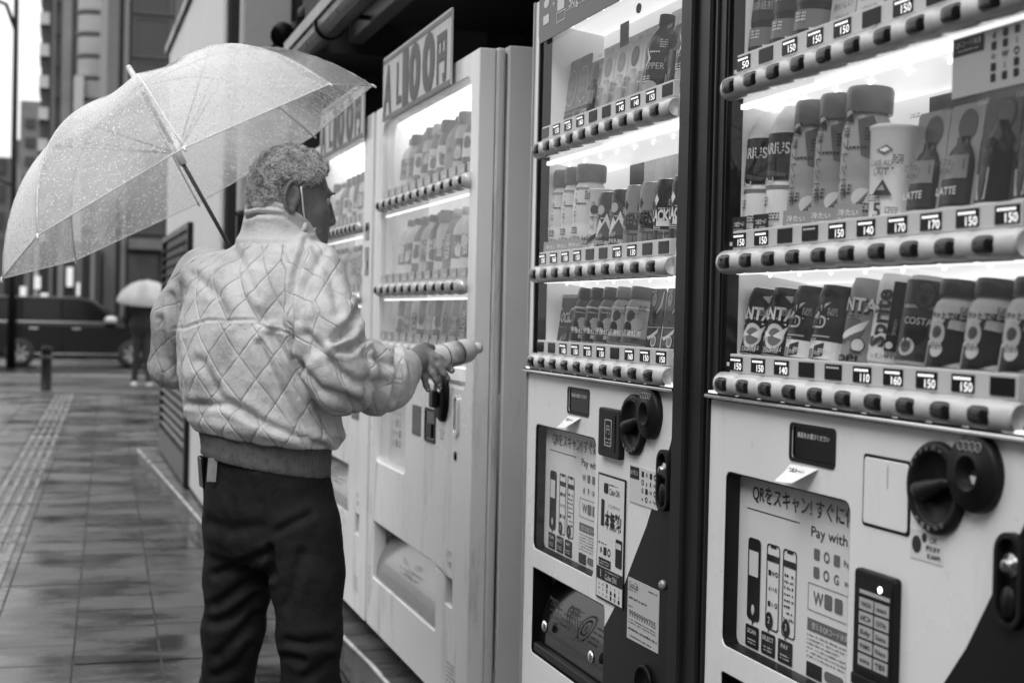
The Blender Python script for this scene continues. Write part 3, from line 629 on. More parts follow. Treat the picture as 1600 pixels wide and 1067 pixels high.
        t = MB(); y = -0.0031; t.text('Coca-Cola', 0.672, 0.751, 0.013, y, shear=0.35, fit=0.044); marks(t, 0.648, 0.69, 0.739, 0.744, 1, 0, 8, y); marks(t, 0.742, 0.78, 0.751, 0.757, 1, 0, 8, y)
        marks(t, 0.65, 0.735, 0.722, 0.732, 1, 0, 15, y); t.text('0000-4-705', 0.715, 0.692, 0.012, y, fit=0.12) if False else t.text('99999999705', 0.715, 0.698, 0.012, y, fit=0.125); marks(t, 0.650, 0.67, 0.708, 0.713, 1, 0, 6, y); marks(t, 0.65, 0.78, 0.678, 0.689, 2, 0, 7, y); t.text('アロ木ヌコハイ', 0.718, 0.669, 0.008, y, fit=0.12) if False else marks(t, 0.65, 0.785, 0.664, 0.674, 1, 0, 41, y); marks(t, 0.66, 0.76, 0.653, 0.660, 1, 0, 9, y)
        t.build('sticker_print', grey(0.12), o)
    dial_unit(e, 0.655, 1.050, 0.0575, 'lever'); dc = dial_unit(e, 0.735, 1.077, 0.047, 'coin')
    lock_part(e, 0.803, 0.963)
    q = MB(); q.smooth = True; q.lathe([(0.009, 0), (0.009, 0.005), (0.006, 0.009), (0.0005, 0.010)], (0.808, -0.001, 0.778), 16, 'y'); q.build('screw', M['trim'], e)
    q = MB(); q.smooth = True; q.lathe([(0.036, 0), (0.036, 0.006), (0.031, 0.010), (0.028, 0.002), (0.0005, 0.001)], (0.735, -0.001, 0.582), 28, 'y'); q.build('coin_return', M['black'], e)
    if variant == 2:
        # header poster hung over the top of the pane
        q = MB(); q.prism([(0.042, 1.885), (0.052, 1.866), (0.842, 1.866), (0.842, 1.9668), (0.042, 1.9668)], -0.004, -0.0015); o = q.build('header_poster', grey(0.25, 0.3), e)
        t = MB(); t.mi = 0; y = -0.0048; t.rect(0.075, 0.115, 1.902, 1.922, y); t.prism(ell(0.095, 1.948, 0.018, 0.010, 12), y, y+0.0003); t.text('+', 0.145, 1.938, 0.022, y); t.rect(0.170, 0.215, 1.915, 1.965, y); t.text('50g×', 0.285, 1.921, 0.024, y, bold=0.01, fit=0.08); t.text('240kcal', 0.39, 1.932, 0.022, y, fit=0.09); t.rect(0.225, 0.44, 1.905, 1.9062, y)
        t.plate(rr(0.165, 0.222, 1.890, 1.912, 0.002, 2), [rr(0.167, 0.220, 1.892, 1.910, 0.002, 2)[::-1]], y, y+0.0003); t.prism(ell(0.47, 1.945, 0.014, 0.016, 14), y, y+0.0003); t.text('新登場', 0.56, 1.93, 0.028, y, bold=0.02)
        t.build('poster_print', grey(0.62), o)
    else:
        q = MB(); q.prism([(0.660, 1.524), (0.843, 1.524), (0.843, 1.596), (0.660, 1.596)], -0.0005, 0.0045); o = q.build('pane_sticker', grey(0.48, 0.3), e)
        t = MB(); y = -0.0011; t.rect(0.662, 0.722, 1.574, 1.594, y); icons(t, 0.73, 0.835, 1.532, 1.594, 5, 5, 44, y, 0.75); t.build('sticker_print', grey(0.05), o)
        t = MB(); t.text('QRコード決済', 0.692, 1.587, 0.006, y-0.0008, fit=0.05); marks(t, 0.672, 0.712, 1.577, 1.581, 1, 0, 9, y-0.0008); t.build('sticker_print', grey(0.5), o)
    return e
PR1 = [['50', None, '150', '150', '150', None, '150', None, None, '160'],
       ['150', '150', None, '', '150', '140', '170', '170', '150', '150'],
       ['150', '150', '140', None, '', '110', '160', '150', '150', None]]
PR2 = [[None, '150', '150', '160', None, None, '140', '140', '150', None],
       ['150', '160', '150', '150', None, None, '160', '130', None, None],
       [None, None, '160', '150', '150', '150', None, '160', '150', '150']]
mA = machine_a(2.155, 'nearest vending machine, white front with dark sweep and slim payment terminal', PR1, 1)
mB = machine_a(3.122, 'vending machine with tall free-drink poster and notice sticker, second from the camera', PR2, 2)
# ------------------------------------------------------------------ drinks
def can_prof(r, h):
    return [(r*0.80, 0), (r*0.94, 0.004), (r, 0.010), (r, h-0.013), (r*0.90, h-0.004), (r*0.88, h), (r*0.84, h), (r*0.83, h-0.003), (0.0005, h-0.003)]
def bottle_prof(r, h, sh=0.55, neck=0.40):
    hb = h*sh
    return [(r*0.82, 0), (r*0.98, 0.006), (r, 0.014), (r*0.97, 0.03), (r, 0.04), (r, hb*0.5), (r*0.975, hb*0.53), (r, hb*0.57), (r, hb), (r*0.95, hb+h*0.06), (r*0.80, hb+h*0.13), (r*0.60, hb+h*0.19), (r*neck, hb+h*0.235), (r*neck, h*0.90), (0.0005, h*0.90)]
DEPTH = 0.056
ORD = ['first', 'second', 'third', 'fourth', 'fifth', 'sixth', 'seventh', 'eighth', 'ninth', 'tenth', 'eleventh', 'twelfth']
def drink(name, label, cat, mach, a, z, spec, tilt=0.0, group=None):
    e = empty(name, label, cat, (0, 0, 0), 0, group)
    M4 = Matrix.Translation(mach.location) @ Matrix.Rotation(-PI/2, 4, 'Z') @ Matrix.Translation((a, DEPTH if mach in (mA, mB) else 0.080, z)) @ Matrix.Rotation(-tilt, 4, 'X') @ Matrix.Rotation(spec.get('rot', 0.0 if spec['k'] == 'card' else 0.6), 4, 'Z')
    e.matrix_world = M4
    k = spec['k']; r = spec.get('r', 0.033); h = spec['h']; g = spec.get('g', 0.4); body = grey(g, spec.get('rough', 0.25))
    q = MB(); q.smooth = True
    if k == 'can':
        q.lathe(can_prof(r, h), n=28); q.build('can_body', body, e, smooth=True)
        q = MB(); q.smooth = True; q.lathe([(r*0.885, h-0.0005), (r*0.885, h+0.001), (r*0.83, h+0.001), (r*0.82, h-0.0025), (0.0005, h-0.0025)], n=24); q.build('can_lid', M['chrome'], e)
    elif k == 'bottle':
        q.lathe(bottle_prof(r, h, spec.get('sh', 0.62), spec.get('neck', 0.42)), n=28); q.build('bottle_body', body, e, smooth=True)
        cr = r*spec.get('cap', 0.46); ch = spec.get('ch', 0.022); q = MB(); q.smooth = True; q.lathe([(cr, h-ch), (cr, h-0.002), (cr*0.92, h), (0.0005, h)], n=24); q.build('cap', grey(spec.get('cg', 0.6), 0.3), e)
    elif k == 'wide':      # wide mouthed bottle with a broad screw cap
        q.lathe([(r*0.85, 0), (r, 0.008), (r, h*0.30), (r*0.96, h*0.33), (r, h*0.36), (r, h*0.66), (r*0.92, h*0.74), (r*0.76, h*0.80), (r*0.74, h*0.84), (0.0005, h*0.84)], n=28); q.build('bottle_body', body, e, smooth=True)
        ch = h*0.19; cr = r*0.93; q = MB(); q.smooth = True; q.lathe([(cr*0.97, h-ch), (cr, h-ch+0.003), (cr, h-0.005), (cr*0.93, h), (0.0005, h)], n=28); q.build('cap', grey(spec.get('cg', 0.3), 0.2), e, smooth=True)
    elif k == 'cup':
        q.lathe([(r*0.84, 0), (r*0.85, 0.003), (r, h-0.006), (r*1.05, h-0.004), (r*1.05, h), (r*0.9, h+0.002), (0.0005, h+0.002)], n=28); q.build('cup_body', body, e, smooth=True)
    elif k == 'card':      # flat display card with half relief bottle
        q.smooth = False; w = spec.get('w', 0.070); q.prism(rr(-w/2, w/2, 0, h, 0.006, 3), -0.001, 0.001); q.build('display_card', body, e)
        if spec.get('relief', True):
            q = MB(); q.smooth = True; rb = spec.get('rb', w*0.40); hb = spec.get('hb', h*0.66); n = 14; V = []
            prof = [(rb*0.95, 0.004), (rb, 0.01), (rb, hb*0.62), (rb*0.94, hb*0.72), (rb*0.70, hb*0.84), (rb*0.45, hb*0.91), (rb*0.42, hb)]
            for r_, z_ in prof:
                for i in range(n+1): t = PI*i/n; V.append((-r_*math.cos(t), -0.0012-r_*0.55*math.sin(t), z_))
            m_ = n+1; q.add(V, [(j*m_+i, j*m_+i+1, (j+1)*m_+i+1, (j+1)*m_+i) for j in range(len(prof)-1) for i in range(n)]+[tuple((len(prof)-1)*m_+i for i in range(m_))])
            q.build('bottle_relief', grey(spec.get('bg', 0.2), 0.2), e, smooth=True)
    # printed marks
    by = {}
    for el in spec.get('el', []):
        t = el[0]; gcol = el[-1]; q = by.setdefault(gcol, MB()); rr_ = r+0.0004+0.0003*el[1] if k != 'card' else 0
        yy = (-0.0014-0.0003*el[1]) if (k == 'card' and not spec.get('relief', True)) else 0
        if k == 'card' and spec.get('relief', True): rr_ = spec.get('rb', spec.get('w', 0.07)*0.40)+0.0008+0.0003*el[1]
        if t == 'band':
            _, ly, a0, a1, z0, z1, _g = el
            if k == 'card' and not spec.get('relief', True): q.rect(a0, a1, z0, z1, yy)
            elif k == 'card': 
                n = 8; V = []
                for i in range(n+1):
                    x = a0+(a1-a0)*i/n; x = max(-rr_*0.995, min(rr_*0.995, x)); y_ = -0.0012-0.55*math.sqrt(rr_**2-x**2); V += [(x, y_, z0), (x, y_, z1)]
                q.add(V, [(2*i, 2*i+2, 2*i+3, 2*i+1) for i in range(n)])
            else: q.patch(rr_, a0, a1, z0, z1, 12)
        elif t == 'poly':
            _, ly, pts, _g = el
            if k == 'card': q.add([(p[0], yy or -0.0012-0.55*math.sqrt(max(0, rr_**2-p[0]**2)), p[1]) for p in pts], [tuple(range(len(pts)))])
            else: q.wpoly(pts, rr_)
        elif t == 'fine':
            _, ly, a0, a1, z0, z1, nrow, _g = el; rg = random.Random(int(a0*1e4)+nrow); dz = (z1-z0)/nrow
            for k2 in range(nrow):
                x = a0; zz = z1-dz*(k2+0.5)
                while x < a1:
                    w_ = min(rg.uniform(0.4, 1.1)*dz, a1-x)
                    if k == 'card': q.rect(x, x+w_, zz-dz*0.3, zz+dz*0.25, -0.0014-0.55*rr_-0.0003*ly)
                    else: q.patch(rr_, x, x+w_, zz-dz*0.3, zz+dz*0.25, 1)
                    x += w_+dz*rg.choice([0.25, 0.25, 0.8])
        elif t == 'disc':
            _, ly, a, z_, ra, rz_, _g = el; pts = ell(a, z_, ra, rz_, 20)
            if k == 'card': q.add([(p[0], -0.0016-0.0003*ly, p[1]) for p in pts], [tuple(range(20))])
            else: q.wpoly(pts, rr_)
        elif t == 'text':
            _, ly, s, a, z_, hh, kw, _g = el
            if k == 'card' and not spec.get('relief', True): q.text(s, a, z_, hh, yy, **kw)
            elif k == 'card': q.text(s, a, z_, hh, -0.0014-0.55*rr_-0.0003*ly, **kw)
            else: q.text(s, a, z_, hh, 0, wrap=(rr_+0.0005, 0), **kw)
    for gcol, q in by.items():
        if q.v: q.build('printed_label', grey(gcol, 0.28), e)
    tg = spec.get('tag')
    if tg is not None:
        q = MB(); q.box(-0.021, 0.021, -0.0470, -0.0462, 0.0, 0.030); o = q.build('temperature_card', grey(tg, 0.3), e)
        q = MB(); q.text('つめた〜い' if tg < 0.3 else '冷たい', 0, 0.018, 0.007, -0.0473, bold=0.02, fit=0.030); marks(q, -0.014, 0.014, 0.004, 0.012, 2, 0, 3, -0.0473); q.build('lettering', grey(0.65), o)
    return e
def T(s, a, z, h, g, ly=2, **kw): return ('text', ly, s, a, z, h, kw, g)
def S_fanta(g, alt=False):
    el = [('poly', 1, [(-0.03, 0.098), (-0.012, 0.098), (-0.022, 0.088)], 0.6), ('poly', 1, [(-0.01, 0.1), (0.012, 0.1), (0.004, 0.088), (-0.004, 0.088)], 0.03), ('poly', 1, [(0.016, 0.098), (0.032, 0.1), (0.028, 0.088)], 0.6),
          T('FANTA', 0.0, 0.068, 0.022, 0.03, 1, bold=0.06, fit=0.086), T('FANTA', -0.001, 0.070, 0.020, 0.72, 3, bold=0.03, fit=0.082),
          ('disc', 1, 0.006, 0.034, 0.019, 0.020, 0.62), ('disc', 2, 0.008, 0.033, 0.013, 0.014, 0.32), ('poly', 3, [(0.006, 0.034), (0.03, 0.052), (0.022, 0.03)], 0.7), ('poly', 3, [(0.003, 0.034), (-0.012, 0.042), (-0.016, 0.030)], 0.7),
          ('poly', 3, [(-0.028, 0.052), (-0.014, 0.050), (-0.024, 0.036)], 0.1), ('disc', 2, -0.022, 0.040, 0.003, 0.003, 0.7), ('disc', 2, 0.024, 0.055, 0.0025, 0.0025, 0.7),
          ('band', 1, -0.05, 0.05, 0.004, 0.019, 0.05), T('350ml', 0.004, 0.012, 0.008, 0.65, 3, fit=0.03)]
    if alt: el = [T('FANTA', -0.003, 0.084, 0.020, 0.04, 1, bold=0.06, fit=0.086), T('FANTA', -0.004, 0.086, 0.018, 0.75, 3, bold=0.03, fit=0.082), ('disc', 1, 0.003, 0.050, 0.020, 0.017, 0.28), ('poly', 2, [(-0.02, 0.04), (0.028, 0.066), (0.02, 0.05), (-0.01, 0.034)], 0.68), ('disc', 2, 0.016, 0.028, 0.011, 0.011, 0.2), ('disc', 3, 0.016, 0.028, 0.009, 0.009, 0.6), T('POP!', -0.005, 0.008, 0.009, 0.08, 2, bold=0.03, fit=0.05)]
    return dict(k='can', h=0.112 if not alt else 0.124, r=0.033 if not alt else 0.0265, g=g, el=el, rot=0.25)
def S_real():
    return dict(k='can', h=0.114, r=0.033, g=0.13, rot=0.2, el=[('poly', 1, [(-0.045, 0.1), (-0.022, 0.1), (-0.034, 0.03), (-0.05, 0.004)], 0.6), ('poly', 1, [(-0.03, 0.075), (0.014, 0.088), (-0.012, 0.062)], 0.7), T('REAL', -0.013, 0.078, 0.016, 0.02, 2, bold=0.05, fit=0.048), T('GOLD', -0.013, 0.058, 0.016, 0.65, 2, bold=0.05, fit=0.048), T('GOLD', -0.012, 0.058, 0.012, 0.03, 4, bold=0.03, fit=0.042),
        ('band', 1, -0.05, 0.05, 0.004, 0.030, 0.66), ('poly', 2, [(-0.004, 0.022), (0.014, 0.028), (0.014, 0.008), (-0.004, 0.004)], 0.15), T('RG', 0.005, 0.012, 0.006, 0.6, 3), ('band', 2, -0.024, -0.006, 0.004, 0.018, 0.35), ('band', 1, -0.02, 0.02, 0.036, 0.038, 0.5)])
def S_sprite():
    return dict(k='can', h=0.128, r=0.0285, g=0.62, el=[('band', 1, 0.004, 0.036, 0.022, 0.118, 0.07), T('Sprite', -0.010, 0.066, 0.026, 0.16, 2, bold=0.03, rot=PI/2, sx=0.9), T('SMASH', 0.014, 0.055, 0.005, 0.5, 2, rot=PI/2), ('disc', 2, 0.010, 0.030, 0.005, 0.005, 0.6), T('レモンライム', 0.006, 0.014, 0.006, 0.12, 2, fit=0.04)])
def S_bear():
    return dict(k='can', h=0.124, r=0.031, g=0.50, el=[('band', 1, -0.045, 0.045, 0.085, 0.118, 0.18), ('disc', 2, 0.006, 0.098, 0.015, 0.019, 0.03), ('disc', 3, 0.006, 0.098, 0.0135, 0.0175, 0.2), T('ホット', 0.006, 0.103, 0.008, 0.02, 5, fit=0.022), T('茶', 0.006, 0.091, 0.009, 0.02, 5), ('band', 1, -0.040, 0.040, 0.010, 0.080, 0.16), ('disc', 2, 0.0, 0.05, 0.017, 0.02, 0.08), ('disc', 2, -0.010, 0.028, 0.013, 0.012, 0.52), ('disc', 3, -0.010, 0.028, 0.008, 0.008, 0.25), T('COSTA', 0.002, 0.063, 0.009, 0.6, 4, fit=0.04)])
def S_short():
    return dict(k='wide', h=0.118, r=0.034, g=0.58, cg=0.16, el=[('poly', 1, [(-0.004, 0.066), (0.034, 0.068), (0.036, 0.040), (0.022, 0.014), (-0.002, 0.004), (-0.03, 0.002), (-0.03, 0.03)], 0.10), ('disc', 2, -0.016, 0.045, 0.013, 0.018, 0.5), ('disc', 3, -0.016, 0.048, 0.008, 0.008, 0.2), ('disc', 3, -0.013, 0.026, 0.010, 0.010, 0.55), T('綾茶', 0.012, 0.058, 0.009, 0.55, 3), ('poly', 2, [(0.002, 0.066), (0.022, 0.064), (0.020, 0.052), (0.0, 0.054)], 0.55), T('ホットでほっと', 0.0, 0.070, 0.006, 0.08, 2, bold=0.04, fit=0.06)])
def S_aq():
    return dict(k='bottle', h=0.200, r=0.035, g=0.66, sh=0.78, cap=0.42, cg=0.55, tag=0.07, rot=0.1, el=[('band', 1, -0.055, 0.055, 0.092, 0.158, 0.14), T('AQUARIUS', -0.014, 0.134, 0.017, 0.62, 2, bold=0.02, fit=0.096), ('band', 2, -0.055, 0.055, 0.084, 0.112, 0.10), ('poly', 3, [(-0.03, 0.105), (0.03, 0.094), (0.03, 0.088), (-0.03, 0.096)], 0.22), T('950ml', -0.008, 0.082, 0.012, 0.6, 3, bold=0.03, fit=0.034), ('band', 1, -0.05, 0.05, 0.07, 0.076, 0.35)])
def S_big(g=0.36):
    g += 0.08
    return dict(k='wide', h=0.200, r=0.036, g=g, cg=0.34, rough=0.12, tag=0.42, el=[T('爽健ブレンド茶', -0.018, 0.098, 0.010, 0.10, 2, rot=-PI/2, fit=0.12), ('poly', 1, [(-0.020, 0.166), (-0.004, 0.162), (-0.016, 0.150)], 0.03), ('disc', 1, -0.014, 0.156, 0.007, 0.008, 0.55), ('poly', 2, [(-0.024, 0.150), (-0.008, 0.160), (-0.006, 0.146)], 0.05), ('poly', 1, [(0.0, 0.15), (0.022, 0.156), (0.036, 0.126), (0.026, 0.094), (0.008, 0.10)], 0.26), ('disc', 1, 0.014, 0.04, 0.016, 0.014, 0.6), ('poly', 2, [(0.004, 0.03), (0.024, 0.052), (0.016, 0.034)], 0.3), ('band', 1, -0.05, 0.05, 0.024, 0.0275, 0.6)])
def S_white():
    return dict(k='cup', h=0.135, r=0.035, g=0.70, el=[T('CAFÉ AU', -0.006, 0.082, 0.008, 0.25, 1, fit=0.034), T('LAIT', -0.004, 0.070, 0.009, 0.25, 1, fit=0.022), ('poly', 1, [(-0.014, 0.100), (0.002, 0.107), (0.012, 0.100), (0.0, 0.094)], 0.3), ('poly', 2, [(-0.009, 0.100), (0.002, 0.104), (0.007, 0.100), (0.0, 0.097)], 0.7), ('poly', 1, [(-0.016, 0.038), (0.014, 0.038), (0.0, 0.060)], 0.16), ('poly', 2, [(-0.008, 0.045), (0.004, 0.045), (0.0, 0.053)], 0.45), T('5', -0.006, 0.018, 0.020, 0.2, 1, bold=0.02)])
def S_latte():
    return dict(k='card', h=0.150, w=0.0725, g=0.42, bg=0.10, rb=0.029, hb=0.106, el=[('disc', 1, 0.004, 0.122, 0.020, 0.021, 0.16), ('band', 1, -0.026, 0.026, 0.050, 0.080, 0.36), ('disc', 1, 0.0, 0, 0, 0, 0.16), ('band', 1, -0.027, 0.027, 0.018, 0.048, 0.13), T('LATTE', 0, 0.034, 0.010, 0.60, 3, bold=0.01, fit=0.042), T('カフェ', -0.012, 0.072, 0.008, 0.1, 3), T('RICH', -0.010, 0.060, 0.007, 0.1, 3), ('poly', 2, [(0.002, 0.056), (0.022, 0.062), (0.022, 0.074), (0.006, 0.07)], 0.18), ('band', 1, -0.026, 0.026, 0.008, 0.014, 0.5), T('新ラベル', -0.006, 0.009, 0.006, 0.2, 2, fit=0.03)])
def S_dark():
    return dict(k='card', h=0.148, w=0.071, g=0.18, bg=0.07, rb=0.030, hb=0.118, el=[('disc', 1, 0.006, 0.126, 0.019, 0.020, 0.04), ('disc', 2, 0.006, 0.126, 0.0165, 0.0175, 0.22), T('HOT', 0.006, 0.126, 0.010, 0.04, 5, fit=0.024), ('band', 1, -0.028, 0.012, 0.062, 0.094, 0.03), T('THE ブラック', -0.006, 0.076, 0.009, 0.32, 3, fit=0.034), ('poly', 2, [(-0.02, 0.050), (0.008, 0.058), (0.006, 0.018), (-0.014, 0.018)], 0.42), ('poly', 3, [(-0.008, 0.045), (0.002, 0.045), (0.0, 0.022), (-0.006, 0.022)], 0.08), ('band', 1, -0.030, 0.030, 0.004, 0.014, 0.55), T('無糖コーヒー', -0.006, 0.009, 0.006, 0.1, 3, fit=0.04)])
def S_cap1():
    return dict(k='wide', h=0.190, r=0.034, g=0.06, cg=0.16, el=[('poly', 1, [(-0.04, 0.07), (0.04, 0.074), (0.04, 0.115), (0.02, 0.122), (0, 0.113), (-0.02, 0.12), (-0.04, 0.112)], 0.13), T('珈琲焙煎', -0.006, 0.095, 0.011, 0.5, 2, fit=0.045), ('disc', 1, -0.004, 0.172, 0.012, 0.013, 0.32), T('豆', -0.004, 0.172, 0.012, 0.10, 3), ('band', 1, -0.05, 0.05, 0.030, 0.060, 0.30)])
def S_tall(g, txt):
    return dict(k='card', h=0.185, w=0.071, g=g, relief=False, el=[T(txt, 0.0, 0.085, 0.012, 0.25, 2, fit=0.05), ('band', 1, -0.03, 0.03, 0.120, 0.165, g*0.8), T('おいしい', 0, 0.06, 0.009, 0.2, 2, fit=0.05), T('1日分の', 0, 0.04, 0.008, 0.2, 2, fit=0.04)])
def S_cola():
    return dict(k='card', h=0.112, w=0.0735, g=0.10, relief=False, rot=0, el=[('text', 1, 'Coca', 0, 0.066, 0.034, dict(shear=0.35, fit=0.082, bold=0.01), 0.62), T('ORIGINAL TASTE', 0, 0.038, 0.004, 0.5, 1, fit=0.055), ('band', 1, -0.036, 0.036, 0.104, 0.112, 0.4), ('poly', 1, [(-0.03, 0.004), (-0.008, 0.008), (0.010, 0.024), (0.004, 0.004)], 0.4), ('poly', 1, [(0.012, 0.006), (0.03, 0.012), (0.034, 0.026), (0.016, 0.020)], 0.3)])
def S_darkcap(g, cg):
    return dict(k='wide', h=0.122, r=0.034, g=g, cg=cg, el=[('disc', 1, -0.006, 0.062, 0.011, 0.011, 0.04), ('disc', 1, 0.010, 0.046, 0.014, 0.012, 0.45), ('disc', 2, -0.010, 0.038, 0.012, 0.012, 0.05), ('band', 1, -0.05, 0.05, 0.008, 0.020, g*0.5), T('午後紅茶', 0.004, 0.028, 0.009, 0.7, 3, fit=0.04), ('band', 1, -0.05, 0.05, 0.076, 0.080, 0.6)])
def S_boss():
    return dict(k='card', h=0.120, w=0.067, g=0.16, relief=False, el=[('poly', 1, [(0.024, 0.11), (0.030, 0.118), (0.026, 0.086), (0.004, 0.070), (0.002, 0.074), (0.018, 0.088)], 0.6), ('disc', 1, -0.014, 0.098, 0.010, 0.013, 0.45), T('A', -0.014, 0.102, 0.012, 0.1, 2), T('BOSS', 0, 0.055, 0.012, 0.32, 2, fit=0.042), ('band', 1, -0.032, 0.032, 0.044, 0.046, 0.5), ('poly', 1, [(-0.03, 0.026), (-0.01, 0.030), (0.024, 0.044), (0.02, 0.034), (-0.02, 0.020)], 0.62), ('disc', 2, 0.006, 0.018, 0.013, 0.011, 0.6), ('disc', 3, 0.006, 0.018, 0.010, 0.008, 0.35), ('band', 1, -0.033, 0.033, 0.0, 0.007, 0.05), ('poly', 2, [(-0.02, 0.008), (-0.004, 0.016), (0.0, 0.006), (-0.01, 0.002)], 0.08), ('poly', 2, [(0.004, 0.006), (0.02, 0.012), (0.026, 0.002)], 0.06)])
def S_water():
    return dict(k='wide', h=0.195, r=0.036, g=0.62, cg=0.36, rough=0.15, tag=0.44, el=[T('い・ろ・は・す', -0.012, 0.10, 0.008, 0.22, 1, rot=-PI/2, fit=0.10), T('天然水 540', 0, 0.034, 0.008, 0.12, 1, fit=0.05), ('band', 1, -0.02, 0.02, 0.14, 0.143, 0.4)])
def S_thin():
    return dict(k='cup', h=0.135, r=0.026, g=0.66, el=[T('カルピス', -0.004, 0.08, 0.009, 0.15, 1, rot=-PI/2, fit=0.06), ('poly', 1, [(-0.02, 0.026), (0.016, 0.046), (0.02, 0.038), (-0.018, 0.016)], 0.06), ('disc', 1, 0.0, 0.092, 0.012, 0.009, 0.15)])
def S_mount():
    return dict(k='can', h=0.122, r=0.034, g=0.14, el=[('poly', 1, [(-0.03, 0.030), (-0.012, 0.066), (-0.004, 0.056), (0.006, 0.078), (0.016, 0.056), (0.022, 0.062), (0.036, 0.030)], 0.62), ('poly', 2, [(-0.02, 0.030), (0.004, 0.062), (0.022, 0.030)], 0.20), ('disc', 2, -0.010, 0.085, 0.010, 0.010, 0.5), T('EMERALD', 0.0, 0.018, 0.008, 0.6, 3, fit=0.045), ('band', 1, -0.05, 0.05, 0.004, 0.010, 0.4)])
def S_word(g, w_, tg):
    return dict(k='can', h=0.124, r=0.034, g=g, el=[T(w_, -0.012, 0.056, 0.020, tg, 2, bold=0.04, sx=0.62), ('band', 1, -0.014, 0.020, 0.036, 0.046, tg), ('poly', 1, [(-0.026, 0.085), (-0.018, 0.096), (-0.010, 0.085), (-0.018, 0.074)], tg), ('band', 1, -0.008, 0.018, 0.006, 0.030, tg*0.5+g*0.4), T('微糖', 0.006, 0.018, 0.012, g, 3)])
def S_circ(g, dg, cap='HOT'):
    g = g*1.3
    return dict(k='card', h=0.155, w=0.072, g=g, bg=g*0.8, rb=0.026, hb=0.094, el=[('disc', 1, 0.0, 0.122, 0.020, 0.021, dg), T('ホット', 0.0, 0.122, 0.008, g, 3, fit=0.026), ('band', 1, -0.01, 0.012, 0.03, 0.08, 0.5), T('綾鷹', 0.0, 0.055, 0.016, 0.12, 3, rot=-PI/2), ('poly', 1, [(-0.02, 0.012), (0.0, 0.026), (-0.004, 0.008)], 0.08)])
def S_ring(g):
    g = g*1.3
    return dict(k='card', h=0.175, w=0.073, g=g, relief=False, el=[('poly', 1, ell(0, 0.110, 0.034, 0.042, 28), 0.60), ('poly', 2, ell(-0.001, 0.110, 0.031, 0.039, 28), g), T('新発売', 0, 0.118, 0.013, 0.52, 3, fit=0.046), T('香る', 0, 0.098, 0.012, 0.52, 3), ('band', 1, -0.034, 0.034, 0.055, 0.058, 0.12), ('band', 1, -0.03, 0.03, 0.004, 0.05, 0.2), T('PREMIUM', 0, 0.03, 0.008, 0.5, 2, fit=0.045)])
def S_yel():
    return dict(k='bottle', h=0.175, r=0.033, g=0.10, sh=0.62, cg=0.12, el=[('band', 1, -0.05, 0.05, 0.045, 0.092, 0.04), ('poly', 2, [(-0.02, 0.11), (-0.006, 0.085), (-0.02, 0.06), (-0.012, 0.086)], 0.6), T('PEPPER', 0.0, 0.07, 0.012, 0.5, 3, fit=0.05), ('disc', 1, -0.004, 0.030, 0.018, 0.012, 0.45)])
WHERE = {1: 'nearest machine', 2: 'second machine'}
def enrich(spec, k):
    h = spec['h']; r = spec.get('r', 0.033); d = spec['g'] > 0.3; g1 = 0.08 if d else 0.66; g2 = 0.14 if d else 0.58; x = -0.022 if spec['k'] != 'card' else -0.026
    fe = [('fine', 4, x, x+0.020, h*0.22, h*0.30, 3, g2), ('fine', 4, 0.006, 0.024, h*0.10, h*0.17, 3, g1), ('fine', 4, -0.010, 0.016, h*0.54, h*0.57, 1, g2), ('fine', 4, 0.012, 0.027, h*0.60, h*0.70, 4, g2), ('band', 1, -0.03, 0.03, h*0.032, h*0.040, g2)]
    if spec['k'] != 'card': spec['el'] = list(spec.get('el', []))+fe
    else: spec['el'] = list(spec.get('el', []))+[('fine', 2, -0.026, 0.026, h*0.02, h*0.045, 1, g2), ('fine', 2, -0.030, -0.008, h*0.93, h*0.98, 2, g2)]
    return spec
def stock(mach, wm, row, items, zb):
    n = len(items); rown = ['top', 'middle', 'bottom'][row]; cnts = {}
    for k, it in enumerate(items):
        if it is None: continue
        name, cat, desc, spec = it; spec = enrich(spec, k); tot = sum(1 for x in items if x and x[2] == desc); cnts[desc] = cnts.get(desc, 0)+1
        ext = '' if tot == 1 else (', left' if cnts[desc] == 1 else ', right') if tot == 2 else ', '+['left', 'middle', 'right'][cnts[desc]-1]
        lab = '%s%s, %s row, %s' % (desc, ext, rown, WHERE[wm])
        tilt = {0: 0.10, 1: 0.05, 2: 0.16}[row] if spec['k'] != 'card' else 0.12
        drink(name, lab, cat, mach, A_B1+PITCH_B*k-0.015+spec.get('da', 0), zb, spec, tilt, 'drinks on show in the %s' % WHERE[wm])
cb = lambda s: s
stock(mA, 1, 2, [('drink_can', 'can', 'dark can with bold white FANTA lettering and fruit burst', S_fanta(0.13)), ('drink_can', 'can', 'dark can with bold white FANTA lettering and fruit burst', S_fanta(0.13)),
  ('drink_can', 'can', 'charcoal can with pale slanted wedge reading GOLD', S_real()), ('drink_can', 'can', 'charcoal can with pale slanted wedge reading GOLD', S_real()),
  ('drink_can', 'can', 'slim pale can with white soda lettering above a fruit', S_fanta(0.42, True)), ('drink_can', 'can', 'tall pale can with upright lettering beside a dark stripe', S_sprite()),
  ('drink_can', 'can', 'mottled can with dark round badge near its top', S_bear()), ('drink_bottle', 'bottle', 'squat pale bottle with broad dark cap and dark sweep', S_short()), ('drink_bottle', 'bottle', 'squat pale bottle with broad dark cap and dark sweep', S_short()), ('drink_bottle', 'bottle', 'squat pale bottle with broad dark cap and dark sweep', S_short())], 1.188)
